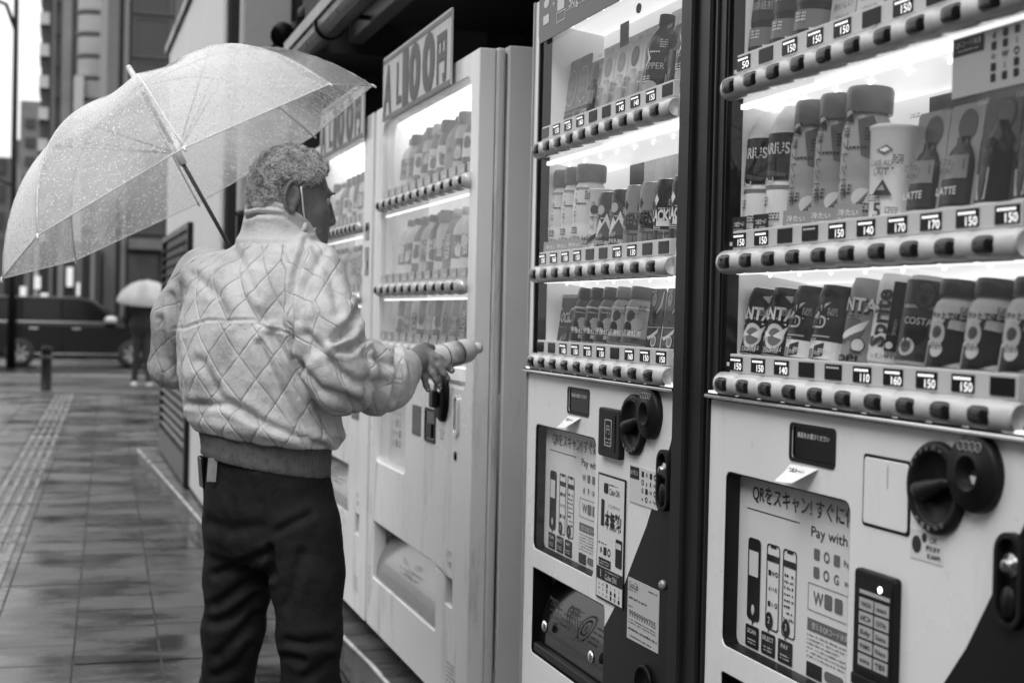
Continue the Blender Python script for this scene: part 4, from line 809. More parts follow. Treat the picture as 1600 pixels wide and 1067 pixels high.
stock(mA, 1, 1, [('drink_bottle', 'bottle', 'clear bottle with dark RIUS label', S_aq()), ('drink_bottle', 'bottle', 'clear bottle with dark RIUS label', S_aq()),
  ('drink_bottle', 'bottle', 'large tea bottle with wide grey cap', S_big()), ('drink_bottle', 'bottle', 'large tea bottle with wide grey cap', S_big(0.33)), ('drink_bottle', 'bottle', 'large tea bottle with wide grey cap', S_big(0.38)),
  ('drink_cup', 'cup', 'white cup with small dark tree emblem', S_white()), ('display_card', 'drink card', 'grey card with dark circle over a LATTE bottle', S_latte()), ('display_card', 'drink card', 'grey card with dark circle over a LATTE bottle', S_latte()), ('display_card', 'drink card', 'dark coffee card with outlined circle', S_dark()), ('display_card', 'drink card', 'dark coffee card with outlined circle', S_dark())], 1.384)
stock(mA, 1, 0, [('drink_bottle', 'bottle', 'dark coffee bottle with emblem on its wide cap', S_cap1()), ('drink_bottle', 'bottle', 'dark coffee bottle with emblem on its wide cap', S_cap1()), ('drink_bottle', 'bottle', 'dark coffee bottle with emblem on its wide cap', S_cap1()),
  ('display_card', 'drink card', 'pale tall card with small grey writing', S_tall(0.5, 'おいしく')), ('display_card', 'drink card', 'pale tall card with small grey writing', S_tall(0.55, '乳酸菌')), ('display_card', 'drink card', 'grey card with fine print', S_tall(0.35, '食物繊維')), ('drink_bottle', 'bottle', 'pale bottle with broad grey cap', S_darkcap(0.5, 0.3)), ('drink_bottle', 'bottle', 'large water bottle with grey cap', S_water()), None, None], 1.6575)
stock(mB, 2, 2, [('display_card', 'drink card', 'dark card with white cola script', S_cola()), ('display_card', 'drink card', 'dark card with white cola script', S_cola()), ('drink_bottle', 'bottle', 'dark squat bottle with dark broad cap', S_darkcap(0.12, 0.09)),
  ('drink_bottle', 'bottle', 'dark squat bottle with dark broad cap', S_darkcap(0.14, 0.09)), ('drink_bottle', 'bottle', 'grey squat bottle with mid grey cap', S_darkcap(0.28, 0.2)), ('drink_bottle', 'bottle', 'pale squat bottle with pale cap', S_darkcap(0.45, 0.35)), ('drink_bottle', 'bottle', 'pale squat bottle with dark round mark', S_darkcap(0.42, 0.25)),
  ('display_card', 'drink card', 'dark coffee card with white swoosh', S_boss()), ('display_card', 'drink card', 'dark coffee card with white swoosh', S_boss()), ('display_card', 'drink card', 'dark coffee card with white swoosh', S_boss())], 1.188)
stock(mB, 2, 1, [('drink_bottle', 'bottle', 'large pale water bottle with wide cap', S_water()), ('drink_bottle', 'bottle', 'large pale water bottle with wide cap', S_water()), ('drink_bottle', 'bottle', 'large pale water bottle with wide cap', S_water()),
  ('drink_cup', 'cup', 'slim white cup with dark diagonal band', S_thin()), ('drink_can', 'can', 'dark can with white mountain picture', S_mount()), ('drink_can', 'can', 'dark can with white mountain picture', S_mount()), ('drink_can', 'can', 'mid grey can with dark lettering', S_word(0.36, 'GREEN', 0.04)), ('drink_can', 'can', 'mid grey can with dark lettering', S_word(0.36, 'GREEN', 0.04)), ('drink_can', 'can', 'black can with white lettering', S_word(0.06, 'BLACK', 0.65)), ('drink_can', 'can', 'black can with white lettering', S_word(0.06, 'BLACK', 0.65))], 1.384)
stock(mB, 2, 0, [('display_card', 'drink card', 'mid grey card with a thin white ring', S_ring(0.30)), ('display_card', 'drink card', 'mid grey card with a thin white ring', S_ring(0.30)), ('display_card', 'drink card', 'mid grey card reading LATTE', S_latte()), ('display_card', 'drink card', 'pale card with small bottle relief', S_circ(0.48, 0.42)), ('display_card', 'drink card', 'pale card with small bottle relief', S_circ(0.48, 0.42)),
  ('display_card', 'drink card', 'pale card topped by a dark circle', S_circ(0.46, 0.10)), ('display_card', 'drink card', 'pale card topped by a dark circle', S_circ(0.46, 0.10)), ('drink_bottle', 'bottle', 'near black bottle with pale chevron', S_yel()), ('display_card', 'drink card', 'grey card with outlined circle', S_dark()), ('drink_bottle', 'bottle', 'near black bottle with pale fruit', S_yel())], 1.6575)
# printed backdrops standing behind the drinks
def backdrop(mach, a0, a1, z0, z1, m, y=0.142):
    q = MB(); q.rect(a0, a1, z0, z1, y); q.build('backdrop_print', m, mach)
backdrop(mA, 0.40, 0.83, 1.40, 1.572, M['dark_pic']); backdrop(mA, 0.09, 0.30, 1.67, 1.88, M['dark_pic']); backdrop(mA, 0.30, 0.83, 1.67, 1.86, M['grey_pic'])
backdrop(mB, 0.08, 0.45, 1.67, 1.86, M['grey_pic']); backdrop(mB, 0.455, 0.83, 1.66, 1.87, mat('pale_backdrop_print', 0.75, 0.35, var=0.3, vscale=9)); backdrop(mB, 0.33, 0.83, 1.40, 1.582, mat('ice_backdrop_print', 0.68, 0.35, var=0.35, vscale=10)); backdrop(mB, 0.25, 0.33, 1.40, 1.58, M['dark_pic'])
for mm in (mA, mB): backdrop(mm, 0.055, 0.50, 1.235, 1.305, mat('pale_liner_print', 0.62, 0.4, var=0.2, vscale=8))
q = MB(); q.box(0.28, 0.325, 0.10, 0.102, 1.80, 1.875); q.prism(ell(0.50, 1.862, 0.012, 0.010, 14), 0.05, 0.052); q.build('shelf_talker', grey(0.12), mB)
# ------------------------------------------------------------------ older machines beyond the gap
def machine_b(yL, W, label, rows, aw0, aw1, right_col):
    e = empty('vending_machine', label, 'vending machine', (1.03, yL, 0.0), -PI/2); H1 = 1.945; zb = 0.145
    win = rr(aw0, aw1, 0.70, 1.885, 0.055, 8)
    # display opening reaches down into the panel on the left only
    ol = [(aw1-0.05, 1.885)]; z_low = 0.745; a_mid = 0.53
    def corner(cx, cz, r, t0, t1, n=6): return [(cx+r*math.cos(math.radians(t0+(t1-t0)*i/n)), cz+r*math.sin(math.radians(t0+(t1-t0)*i/n))) for i in range(n+1)]
    r = 0.05
    up_ = corner(aw1-r, 1.885-r, r, 0, 90)+corner(aw0+r, 1.885-r, r, 90, 180)+corner(aw0+0.02, 1.05+0.02, 0.02, 180, 270)+corner(aw1-0.02, 1.07, 0.02, 270, 360)
    low = rr(aw0, a_mid, z_low, 1.02, 0.02)
    tray = rr(0.092, 0.940, 0.345, 0.538, 0.006); coin = rr(1.040, 1.118, 0.447, 0.524, 0.004) if W > 1.2 else rr(1.02, 1.09, 0.447, 0.524, 0.004)
    if W < 1.27: tray = rr(0.09, 0.905, 0.345+0.155, 0.538+0.145, 0.006)
    t_in = (0.08, 0.95, 0.335, 0.548) if W > 1.27 else (0.08, 0.915, 0.49, 0.693)
    q = MB(); q.plate([(0.006, 0.17), (W-0.008, 0.17), (W-0.008, H1), (0.006, H1)], [up_[::-1], low[::-1], tray[::-1], coin[::-1]], 0, 0.045)
    pan = q.build('door_panel', M['oldwhite'], e, bevel=0.003)
    q = MB(); q.plate([(0.004, 0.15), (W-0.006, 0.15), (W-0.006, H1+0.004), (0.004, H1+0.004)], [[(aw0-0.025, 1.035), (aw1+0.025, 1.035), (aw1+0.025, 1.91), (aw0-0.025, 1.91)][::-1], rr(t_in[0], t_in[1], t_in[2], t_in[3], 0.005)[::-1]], 0.0455, 0.072); q.build('door_edge', M['sidewhite'], e, bevel=0.008)
    q = MB(); q.box(0.0, W, 0.078, 0.70, 0.145, H1+0.012) if False else None
    q = MB(); q.box(W-0.02, W, 0.078, 0.70, zb, H1+0.01); q.box(0.0, 0.02, 0.078, 0.70, zb, H1+0.01); q.box(0.02, W-0.02, 0.078, 0.70, H1-0.01, H1+0.01); q.box(0.02, W-0.02, 0.24, 0.70, zb, 1.03); q.box(0.02, W-0.02, 0.60, 0.70, 1.03, H1-0.01); q.box(0.02, W-0.02, 0.078, 0.24, zb, 0.30)
    q.build('cabinet', M['sidewhite'], e, bevel=0.004)
    for y in (0.20, 0.45): 
        q = MB(); q.box(W+0.0, W+0.0012, y, y+0.006, 0.2, 1.9); q.build('side_seam', mat('seam_shadow_gap', 0.06, 0.6), e) if y < 0.3 else None
    q = MB(); q.box(0.02, W-0.02, 0.05, 0.6, 0.13, 0.144); q.build('base_frame', M['black'], e)
    for fa in (0.1, W-0.1):
        q = MB(); q.lathe([(0.035, 0.085), (0.035, 0.095), (0.014, 0.1), (0.014, 0.131)], (fa, 0.11, 0), 12); q.build('foot', M['black'], e)
    # inside of the display
    q = MB(); q.box(aw0-0.02, aw1+0.02, 0.17, 0.176, 1.04, 1.90); q.build('back_panel', mat('bright_glowing_panel', 0.85, 0.5, emis=0.45), e)  # glow added to the back wall to brighten the display
    q = MB(); q.box(aw0-0.02, aw0-0.012, 0.046, 0.17, 1.04, 1.90); q.box(aw1+0.012, aw1+0.02, 0.046, 0.17, 1.04, 1.90); q.box(aw0-0.01, aw1+0.01, 0.046, 0.17, 1.895, 1.90); q.build('side_liner', M['liner'], e)
    q = MB(); q.quad((aw0, 0.165, 1.78), (aw1, 0.165, 1.78), (aw1, 0.05, 1.885), (aw0, 0.05, 1.885)); q.build('top_light_panel', glow(1.8), e)
    q = MB(); q.add([(p_[0], 0.010, p_[1]) for p_ in up_], [tuple(range(len(up_)))]); q.build('display_pane', M['paneB'], e)
    for (zr, n, p, ab) in rows:
        pr = [random.choice(['110', '100', '100', '120', '']) for _ in range(n)]
        q = MB(); q.box(aw0+0.006, aw1-0.01, 0.046, 0.16, zr+0.03, zr+0.036); q.build('shelf', M['liner'], e)
        q = MB(); q.box(aw0+0.01, aw1-0.012, 0.014, 0.020, zr-0.034, zr-0.029); q.build('led_tube', glow(1.6), e)
        button_rail_b(e, zr, n, p, ab, aw0, aw1)
    # lower left window with instructions
    q = MB(); q.rect(aw0-0.01, a_mid+0.01, z_low-0.01, 1.03, 0.044); po = q.build('instruction_panel', grey(0.60, 0.3), e)
    t = MB(); icons(t, aw0+0.05, aw0+0.18, 0.80, 1.0, 3, 6, 5, 0.0432, 0.8); marks(t, aw0+0.03, aw0+0.045, 0.78, 1.0, 20, 0, 4, 0.0432)
    rng = random.Random(3)
    for k in range(26):
        a, z = rng.uniform(a_mid-0.15, a_mid-0.05), rng.uniform(0.77, 0.99); w_ = rng.uniform(0.008, 0.03); an = rng.uniform(0, 6.28)
        t.add([(a, 0.0430, z), (a+w_*math.cos(an), 0.0430, z+w_*math.sin(an)), (a+w_*0.6*math.cos(an+0.5), 0.0430, z+w_*0.6*math.sin(an+0.5))], [(0, 1, 2)])
    t.build('instruction_print', grey(0.16), po)
    q = MB(); q.rect(aw0, a_mid, z_low, 1.02, 0.012); q.build('lower_pane', M['paneB'], e)
    # delivery tray
    t0 = min(p[1] for p in tray); t1 = max(p[1] for p in tray); ta0 = min(p[0] for p in tray); ta1 = max(p[0] for p in tray)
    q = MB(); q.smooth = True; V = []; K = 10
    for i in range(K+1):
        s = i/K; y_ = 0.010+0.075*s**1.7; V += [(ta0+0.004, y_, t0+0.004+(t1-t0-0.02)*s), (ta1-0.004, y_, t0+0.004+(t1-t0-0.02)*s)]
    q.add(V, [(2*i, 2*i+1, 2*i+3, 2*i+2) for i in range(K)]); fl = q.build('tray_flap', M['flap'], e)
    q = MB(); q.box(ta0-0.01, ta1+0.01, 0.10, 0.11, t0-0.01, t1+0.01); q.build('tray_box', M['black'], e)
    t = MB(); t.text('PUSH', ta0+0.33*(ta1-ta0)+0.12, t0+0.12, 0.02, 0.020, bold=0.01); marks(t, ta0+0.33, ta0+0.52, t0+0.07, t0+0.105, 2, 0, 3, 0.018); t.build('flap_print', grey(0.42), fl)
    ca0 = min(p[0] for p in coin); q = MB(); q.box(ca0-0.004, ca0+0.085, 0.035, 0.06, 0.44, 0.53); q.build('coin_cup', M['black'], e)
    t = MB(); t.mi = 0; t.text('つり銭', ca0+0.04, 0.562, 0.014, -0.001, fit=0.05); marks(t, ca0+0.01, ca0+0.07, 0.578, 0.60, 3, 0, 3); marks(t, W-0.2, W-0.12, 0.24, 0.30, 5, 0, 6); marks(t, 0.03, 0.055, 0.25, 0.38, 12, 0, 8)
    marks(t, 0.03, 0.05, 0.55, 0.62, 8, 0, 5); t.build('panel_print', grey(0.35), pan)
    if right_col == 'side':    # money parts on the right under the window
        q = MB(); q.prism(rr(0.620, 0.728, 0.882, 0.972, 0.006), -0.0015, 0.0); q.build('card_window', M['gloss'], e)
        q = MB(); q.plate(rr(0.778, 0.902, 0.876, 0.974, 0.008), [rr(0.788, 0.892, 0.884, 0.966, 0.004)[::-1]], -0.003, 0.0); o = q.build('bill_slot_frame', M['black'], e); q = MB(); q.rect(0.789, 0.891, 0.885, 0.965, -0.0006); q.mi = 1; q.box(0.81, 0.87, -0.006, -0.001, 0.89, 0.93); q.build('bill_slot', [M['gloss'], M['dial']], o)
        q = MB(); q.smooth = True; q.lathe([(0.066, 0), (0.066, 0.008), (0.058, 0.016), (0.0005, 0.016)], (0.985, 0, 1.02), 36, 'y', 0.95, 1.12); o = q.build('coin_unit', M['black'], e)
        q = MB(); q.smooth = True; q.lathe([(0.018, 0), (0.018, 0.006), (0.010, 0.006), (0.009, 0.001), (0.0005, 0.001)], (1.010, -0.016, 1.045), 20, 'y'); q.build('coin_slot', M['chrome'], o)
        q = MB(); q.box(0.945, 0.990, -0.034, -0.016, 0.985, 1.035); q.build('return_lever', M['dial'], o, bevel=0.005)
        q = MB(); q.plate(rr(1.105, 1.150, 0.917, 1.032, 0.021, 7), [rr(1.113, 1.142, 0.925, 1.024, 0.014, 7)[::-1]], -0.006, 0.0); o = q.build('lock_escutcheon', M['chrome'], e, bevel=0.002)
        q = MB(); q.prism(rr(1.114, 1.141, 0.926, 1.023, 0.013, 7), -0.003, -0.0003); q.build('lock_handle', mat('worn_metal', 0.35, 0.35, metal=0.8, var=0.3, vscale=15), o)
        q = MB(); q.smooth = True; q.lathe([(0.010, 0), (0.010, 0.004), (0.004, 0.005)], (1.127, -0.0005, 0.865), 14, 'y', 0.8, 1.2); q.build('keyhole', M['dial'], e)
        t = MB(); marks(t, 0.84, 0.90, 0.99, 1.03, 4, 0, 2); marks(t, 0.955, 1.0, 0.895, 0.925, 4, 0, 5); t.build('panel_print', grey(0.2), pan)
    else:                      # narrow strip of displays on the right
        for zc, hh in ((1.535, 0.062), (1.43, 0.10)):
            q = MB(); q.prism(rr(W-0.115, W-0.055, zc-hh/2, zc+hh/2, 0.004), -0.002, 0); o = q.build('price_panel', M['gloss'], e)
            if hh > 0.08: q = MB(); q.box(W-0.105, W-0.070, -0.004, -0.0025, zc-0.03, zc+0.0); q.build('bill_slot', M['flap'], o)
        q = MB(); q.prism(rr(W-0.30, W-0.17, 0.86, 1.00, 0.006), -0.002, 0); q.build('card_window', M['gloss'], e)
    # scuffs low on the side
    return e
def button_rail_b(par, z, n, p, ab, a0, a1):
    q = MB(); q.smooth = True; q.tube([(a0+0.004, -0.004, z), (a1-0.012, -0.004, z)], 0.017, 12); 
    rail = q.build('button_rail', mat('chrome_rail', 0.55, 0.25, metal=0.3, var=0.1), par)
    q = MB(); q.smooth = True; q.lathe([(0.017, 0), (0.017, 0.02), (0.012, 0.024), (0.0005, 0.024)], (0, 0, 0), 14, 'y'); q.build
    c = MB(); c.smooth = True; c.tube([(-p*0.22, -0.004, 0), (p*0.22, -0.004, 0)], 0.022, 12); sl_ = c.build('rail_collar', M['rail'], rail); sl_.location = (ab, 0, z)
    b = MB(); b.smooth = True; b.lathe([(0.011, 0), (0.011, 0.004), (0.006, 0.007), (0.0005, 0.0075)], (0, -0.0245, 0), 14, 'y'); b0 = b.build('button', M['button'], rail); b0.location = (ab, 0, z)
    for k in range(1, n): inst(sl_, 'rail_collar', rail, (ab+p*k, 0, z)); inst(b0, 'button', rail, (ab+p*k, 0, z))
    w_ = MB(); rng = random.Random(n*7+int(z*100))
    for k in range(n): w_.mi = 0; w_.box(ab+p*k-p*0.36, ab+p*k+p*0.36, 0.002, 0.006, z+0.026, z+0.052); w_.mi = 1; w_.text(rng.choice(['100', '110', '100']), ab+p*k+p*0.1, z+0.034, 0.009, 0.0012, fit=p*0.35)
    w_.build('price_strip', [mat('grey_price_window', 0.30, 0.3), M['dim']], rail)
mC = machine_b(4.85, 1.285, 'old white vending machine with scratched side and long grey delivery flap, under the nearer sign', [(1.605, 12, 0.0935, 0.175), (1.324, 11, 0.098, 0.165), (1.135, 11, 0.098, 0.165)], 0.112, 1.205, 'side')
mD = machine_b(6.12, 1.245, 'farthest white vending machine, mostly hidden behind the standing man', [(1.555, 12, 0.082, 0.15), (1.30, 12, 0.082, 0.15), (1.13, 12, 0.082, 0.15)], 0.10, 1.085, 'strip')
rngd = random.Random(5); S_GEN = []
def gen(kind, rng):
    g = rng.choice([0.12, 0.2, 0.35, 0.5, 0.6, 0.65]); d = dict(k=kind, g=g, cg=rng.choice([0.1, 0.3, 0.6]), r=0.036)
    d['h'] = {'bottle': 0.21, 'can': 0.118, 'wide': 0.20, 'card': 0.2}[kind]
    lg = 0.6 if g < 0.3 else rng.choice([0.1, 0.2, 0.35]); h = d['h']
    d['el'] = [('band', 1, -0.05, 0.05, h*0.22, h*0.55, lg)]+[('disc', 2, rng.uniform(-0.01, 0.01), h*rng.uniform(0.3, 0.5), 0.015, 0.018, g)]+[T(rng.choice(['茶', '水', 'CIDER', 'COLA', '珈琲', 'WATER', 'ソーダ']), 0, h*0.4, 0.016, 0.05 if lg > 0.3 else 0.6, 4, rot=-PI/2, bold=0.03)]
    return d, g
GW = ['very dark', 'dark', 'mid grey', 'pale', 'light', 'whitish']
for mch, mw, nrow in ((mC, 'scratched white machine', 11), (mD, 'farthest machine', 10)):
    for row, (zb_, kinds) in enumerate([(1.645, ['wide', 'bottle']), (1.362, ['bottle', 'bottle', 'wide']), (1.172, ['can'])]):
        if mch is mD: zb_ = [1.595, 1.34, 1.17][row]
        for k in range(nrow):
            kd = rngd.choice(kinds); sp_, g_ = gen(kd, rngd); sp_['h'] = min(sp_['h'], [0.19, 0.20, 0.118][row] if mch is mC else [0.19, 0.17, 0.10][row])
            a = 0.175+k*0.0975 if mch is mC else 0.15+k*0.096
            drink('drink_can' if kd == 'can' else 'drink_bottle', '%s drink %s from left, %s row, %s' % ({0.12: 'very dark', 0.2: 'dark', 0.35: 'mid grey', 0.5: 'pale', 0.6: 'light', 0.65: 'whitish'}[g_], ORD[k], ['top', 'middle', 'bottom'][row], mw), 'can' if kd == 'can' else 'bottle', mch, a, zb_, sp_, 0.08, 'drinks on show in the %s' % mw)
# boards over the older machines
def board(yL, a1, label, z0, z1, xo, tilt):
    e = empty('price_sign', label, 'sign', (1.018, yL, z0), -PI/2, 'price signs over the older machines')
    q = MB(); q.box(0, a1, -0.006, 0.0, 0, z1-z0); q.build('sign_board', mat('sign_board_white', 0.52, 0.5, var=0.1, vscale=6, dirt=0.25), e)
    q = MB(); q.box(0.004, a1-0.004, -0.0072, -0.0061, 0.0, 0.014); q.box(0.004, a1-0.004, -0.0072, -0.0061, z1-z0-0.022, z1-z0-0.008); q.build('sign_border', mat('sign_border', 0.18, 0.6, var=0.3), e)
    H = z1-z0; q = MB(); o = 0.14
    q.text('A', o*0.55, H*0.47, H*0.72, -0.0078, bold=0.035, fit=0.12, shear=0.1); q.text('L', o+0.10, H*0.47, H*0.62, -0.0078, bold=0.02, fit=0.065)
    for s, a, w in (('1', 0.325, 0.075), ('0', 0.445, 0.145), ('0', 0.615, 0.145)): q.text(s, a*a1/0.86, H*0.48, H*0.74, -0.0078, bold=0.05, fit=w)
    q.text('円', 0.765*a1/0.86, H*0.42, H*0.50, -0.0078, bold=0.045, fit=0.105)
    q.build('lettering', mat('sign_ink', 0.028, 0.5, var=0.4, vscale=15), e)
    e.rotation_euler = (tilt, 0, -PI/2) if tilt else e.rotation_euler
    return e
board(4.665, 0.865, 'large weathered 100 yen price board above the scratched white machine', 1.882, 2.092, 0, 0)
board(5.86, 0.875, '100 yen price board farther back, partly covered by the clear umbrella', 1.872, 2.072, 0, 0)
# cable and wear in the gap
cable = MB(); cable.smooth = True; cable.tube([(1.30, 3.50, 1.02), (1.26, 3.51, 1.05), (1.22, 3.50, 0.98), (1.20, 3.48, 0.7), (1.215, 3.47, 0.35), (1.3, 3.45, 0.1)], 0.006, 8); tag(cable.build('power_cable', M['black']), 'thin dark power cable hanging in the gap beside the scratched machine', 'cable')
# ------------------------------------------------------------------ distance fields for the figures
class Field:
    def __init__(s, lo, hi, h):
        s.o = np.array(lo, float); s.h = h; s.n = tuple(int(math.ceil((hi[i]-lo[i])/h))+1 for i in range(3)); s.D = np.full(s.n, 1.0, np.float32)
    def reg(s, lo, hi):
        a = [max(0, int((lo[i]-s.o[i])/s.h)) for i in range(3)]; b = [min(s.n[i], int((hi[i]-s.o[i])/s.h)+2) for i in range(3)]
        sl = tuple(slice(a[i], b[i]) for i in range(3))
        g = np.meshgrid(*[np.arange(a[i], b[i], dtype=np.float32)*s.h+s.o[i] for i in range(3)], indexing='ij', sparse=True)
        return sl, g
    def put(s, sl, d, k, mode='u'):
        D = s.D[sl]
        if D.size == 0: return
        if mode == 'u':
            if k: t = np.clip(0.5+0.5*(D-d)/k, 0, 1); s.D[sl] = D*(1-t)+d*t-k*t*(1-t)
            else: s.D[sl] = np.minimum(D, d)
        else:
            if k: t = np.clip(0.5-0.5*(D+d)/k, 0, 1); s.D[sl] = D*(1-t)-d*t+k*t*(1-t)
            else: s.D[sl] = np.maximum(D, -d)
    def cone(s, a, b, r1, r2, k=0.02, mode='u', m=0.04):
        a = np.array(a, float); b = np.array(b, float); R = max(r1, r2)+m+k
        sl, (X, Y, Z) = s.reg(np.minimum(a, b)-R, np.maximum(a, b)+R); ab = b-a; L2 = max(ab@ab, 1e-9)
        t = np.clip(((X-a[0])*ab[0]+(Y-a[1])*ab[1]+(Z-a[2])*ab[2])/L2, 0, 1)
        d = np.sqrt((X-a[0]-t*ab[0])**2+(Y-a[1]-t*ab[1])**2+(Z-a[2]-t*ab[2])**2)-(r1+(r2-r1)*t); s.put(sl, d.astype(np.float32), k, mode)
    def chain(s, pts, rs, k=0.02, k0=None):
        for i in range(len(pts)-1): s.cone(pts[i], pts[i+1], rs[i], rs[i+1], k0 if (k0 is not None and i == 0) else k)
    def ell(s, c, ax, r, k=0.02, mode='u', m=0.04):
        c = np.array(c, float); R = max(r)+m+k; sl, (X, Y, Z) = s.reg(c-R, c+R); q = [((X-c[0])*a[0]+(Y-c[1])*a[1]+(Z-c[2])*a[2]) for a in ax]
        k0 = np.sqrt(sum((q[i]/r[i])**2 for i in range(3)))+1e-6; k1 = np.sqrt(sum((q[i]/r[i]**2)**2 for i in range(3)))+1e-6
        s.put(sl, (k0*(k0-1)/k1).astype(np.float32), k, mode)
    def stack(s, sec, w, c, k=0.02, top=None, bot=None, ex=2.0):
        """sections (z, centre xyz, half width, half depth)"""
        sec = sorted(sec, key=lambda q: q[0]); zs = [q[0] for q in sec]; C = np.array([q[1] for q in sec]); A = [q[2] for q in sec]; B = [q[3] for q in sec]; R = max(A)+0.06
        lo = C.min(0)-R; hi = C.max(0)+R; lo[2] = zs[0]-0.03; hi[2] = zs[-1]+0.03; sl, (X, Y, Z) = s.reg(lo, hi)
        f = lambda v: np.interp(Z, zs, v).astype(np.float32); cx, cy, a, b = f(C[:, 0]), f(C[:, 1]), f(A), f(B)
        pw = (X-cx)*w[0]+(Y-cy)*w[1]; pc = (X-cx)*c[0]+(Y-cy)*c[1]
        d = ((np.abs(pw/a)**ex+np.abs(pc/b)**ex)**(1/ex)-1)*np.minimum(a, b); d = np.maximum(d, np.maximum(Z-zs[-1], zs[0]-Z)); s.put(sl, d.astype(np.float32), k)
    def mesh(s):
        D = s.D; S = D < 0; nx, ny, nz = D.shape; cnt = np.zeros((nx-1, ny-1, nz-1), np.int8)
        for i in (0, 1):
            for j in (0, 1):
                for k in (0, 1): cnt += S[i:nx-1+i, j:ny-1+j, k:nz-1+k]
        act = (cnt > 0) & (cnt < 8); I = np.argwhere(act); idx = np.full(act.shape, -1, np.int32); idx[act] = np.arange(len(I))
        cor = [(i, j, k) for i in (0, 1) for j in (0, 1) for k in (0, 1)]; V = {c: D[I[:, 0]+c[0], I[:, 1]+c[1], I[:, 2]+c[2]] for c in cor}
        acc = np.zeros((len(I), 3)); n = np.zeros(len(I))
        for c in cor:
            for ax in range(3):
                if c[ax] == 0:
                    e = list(c); e[ax] = 1; e = tuple(e); a, b = V[c], V[e]; m = (a < 0) != (b < 0); t = np.where(m, a/np.where(m, a-b, 1), 0)
                    p = np.zeros((len(I), 3)); p[:] = c; p[:, ax] += t; acc += p*m[:, None]; n += m
        P_ = (I+acc/n[:, None])*s.h+s.o; F = []
        for ax in range(3):
            a = [slice(None)]*3; b = [slice(None)]*3; a[ax] = slice(0, -1); b[ax] = slice(1, None)
            ch = S[tuple(a)] != S[tuple(b)]; E_ = np.argwhere(ch); o = [q for q in range(3) if q != ax]
            ok = (E_[:, o[0]] > 0) & (E_[:, o[1]] > 0) & (E_[:, o[0]] < D.shape[o[0]]-1) & (E_[:, o[1]] < D.shape[o[1]]-1); E_ = E_[ok]
            ins = S[E_[:, 0], E_[:, 1], E_[:, 2]]; q = []
            for d0, d1 in ((-1, -1), (0, -1), (0, 0), (-1, 0)):
                c = E_.copy(); c[:, o[0]] += d0; c[:, o[1]] += d1; q.append(idx[c[:, 0], c[:, 1], c[:, 2]])
            q = np.stack(q, 1); flip = ins if ax != 1 else ~ins; q[~flip] = q[~flip][:, ::-1]; F.append(q)
        return P_, np.concatenate(F)
def arr_obj(name, V, F, m, parent=None, inv=None):
    me = bpy.data.meshes.new(name); me.vertices.add(len(V)); me.vertices.foreach_set('co', np.ascontiguousarray(V, np.float32).ravel())
    me.loops.add(F.size); me.loops.foreach_set('vertex_index', F.astype(np.int32).ravel()); me.polygons.add(len(F)); me.polygons.foreach_set('loop_start', np.arange(len(F), dtype=np.int32)*F.shape[1])
    try: me.polygons.foreach_set('loop_total', np.full(len(F), F.shape[1], np.int32))
    except Exception: pass
    me.polygons.foreach_set('use_smooth', np.ones(len(F), bool)); me.update(calc_edges=True); me.validate(); me.materials.append(m)
    o = bpy.data.objects.new(name, me); COL.objects.link(o)
    if parent: o.parent = parent
    return o
def vnorm(V, F):
    n = np.cross(V[F[:, 2]]-V[F[:, 0]], V[F[:, 3]]-V[F[:, 1]]); N_ = np.zeros_like(V)
    for i in range(4): np.add.at(N_, F[:, i], n)
    return N_/(np.linalg.norm(N_, axis=1)[:, None]+1e-12)
def smooth_v(V, F, it=1, lam=0.5):
    for _ in range(it):
        A = np.zeros_like(V); n = np.zeros(len(V))
        for i in range(4):
            j = (i+1) % 4; np.add.at(A, F[:, i], V[F[:, j]]); np.add.at(A, F[:, j], V[F[:, i]]); np.add.at(n, F[:, i], 1); np.add.at(n, F[:, j], 1)
        V = V+(A/n[:, None]-V)*lam
    return V
def wob(V, s, seed=0):
    r = np.random.RandomState(seed); o = np.zeros(len(V))
    for k in range(7):
        d = r.normal(size=3); d /= np.linalg.norm(d); o += np.sin(V@d*2*PI/s*(0.6+0.25*k)+r.rand()*6.28)/(1+0.4*k)
    return o/3
def projv(V):
    d = V-CAMP; z = d@FW; return 800+F_PX*(d@RT)/z, 533.5-F_PX*(d@UP)/z, z
def crease(V, N_, segs):
    u, v, z = projv(V); view = (V-CAMP)/np.linalg.norm(V-CAMP, axis=1)[:, None]; fc = np.clip(-(N_*view).sum(1)*3, 0, 1); off = np.zeros(len(V))
    for pts, dep, w in segs:
        best = np.full(len(V), 1e9)
        for (u0, v0), (u1, v1) in zip(pts[:-1], pts[1:]):
            dx, dy = u1-u0, v1-v0; t = np.clip(((u-u0)*dx+(v-v0)*dy)/(dx*dx+dy*dy), 0, 1); best = np.minimum(best, np.hypot(u-u0-t*dx, v-v0-t*dy))
        off += dep*(-np.exp(-(best/w)**2)+0.28*np.exp(-((best-2.2*w)/(1.3*w))**2))
    return off*fc
Rh = np.array([RT[0], RT[1], 0]); Rh /= np.linalg.norm(Rh); Fh = np.array([FW[0], FW[1], 0]); Fh /= np.linalg.norm(Fh); Zh = np.array([0, 0, 1.0])
ZM = 3.2
def Q(u, v, dz=0.0): return P(u, v, ZM+dz)
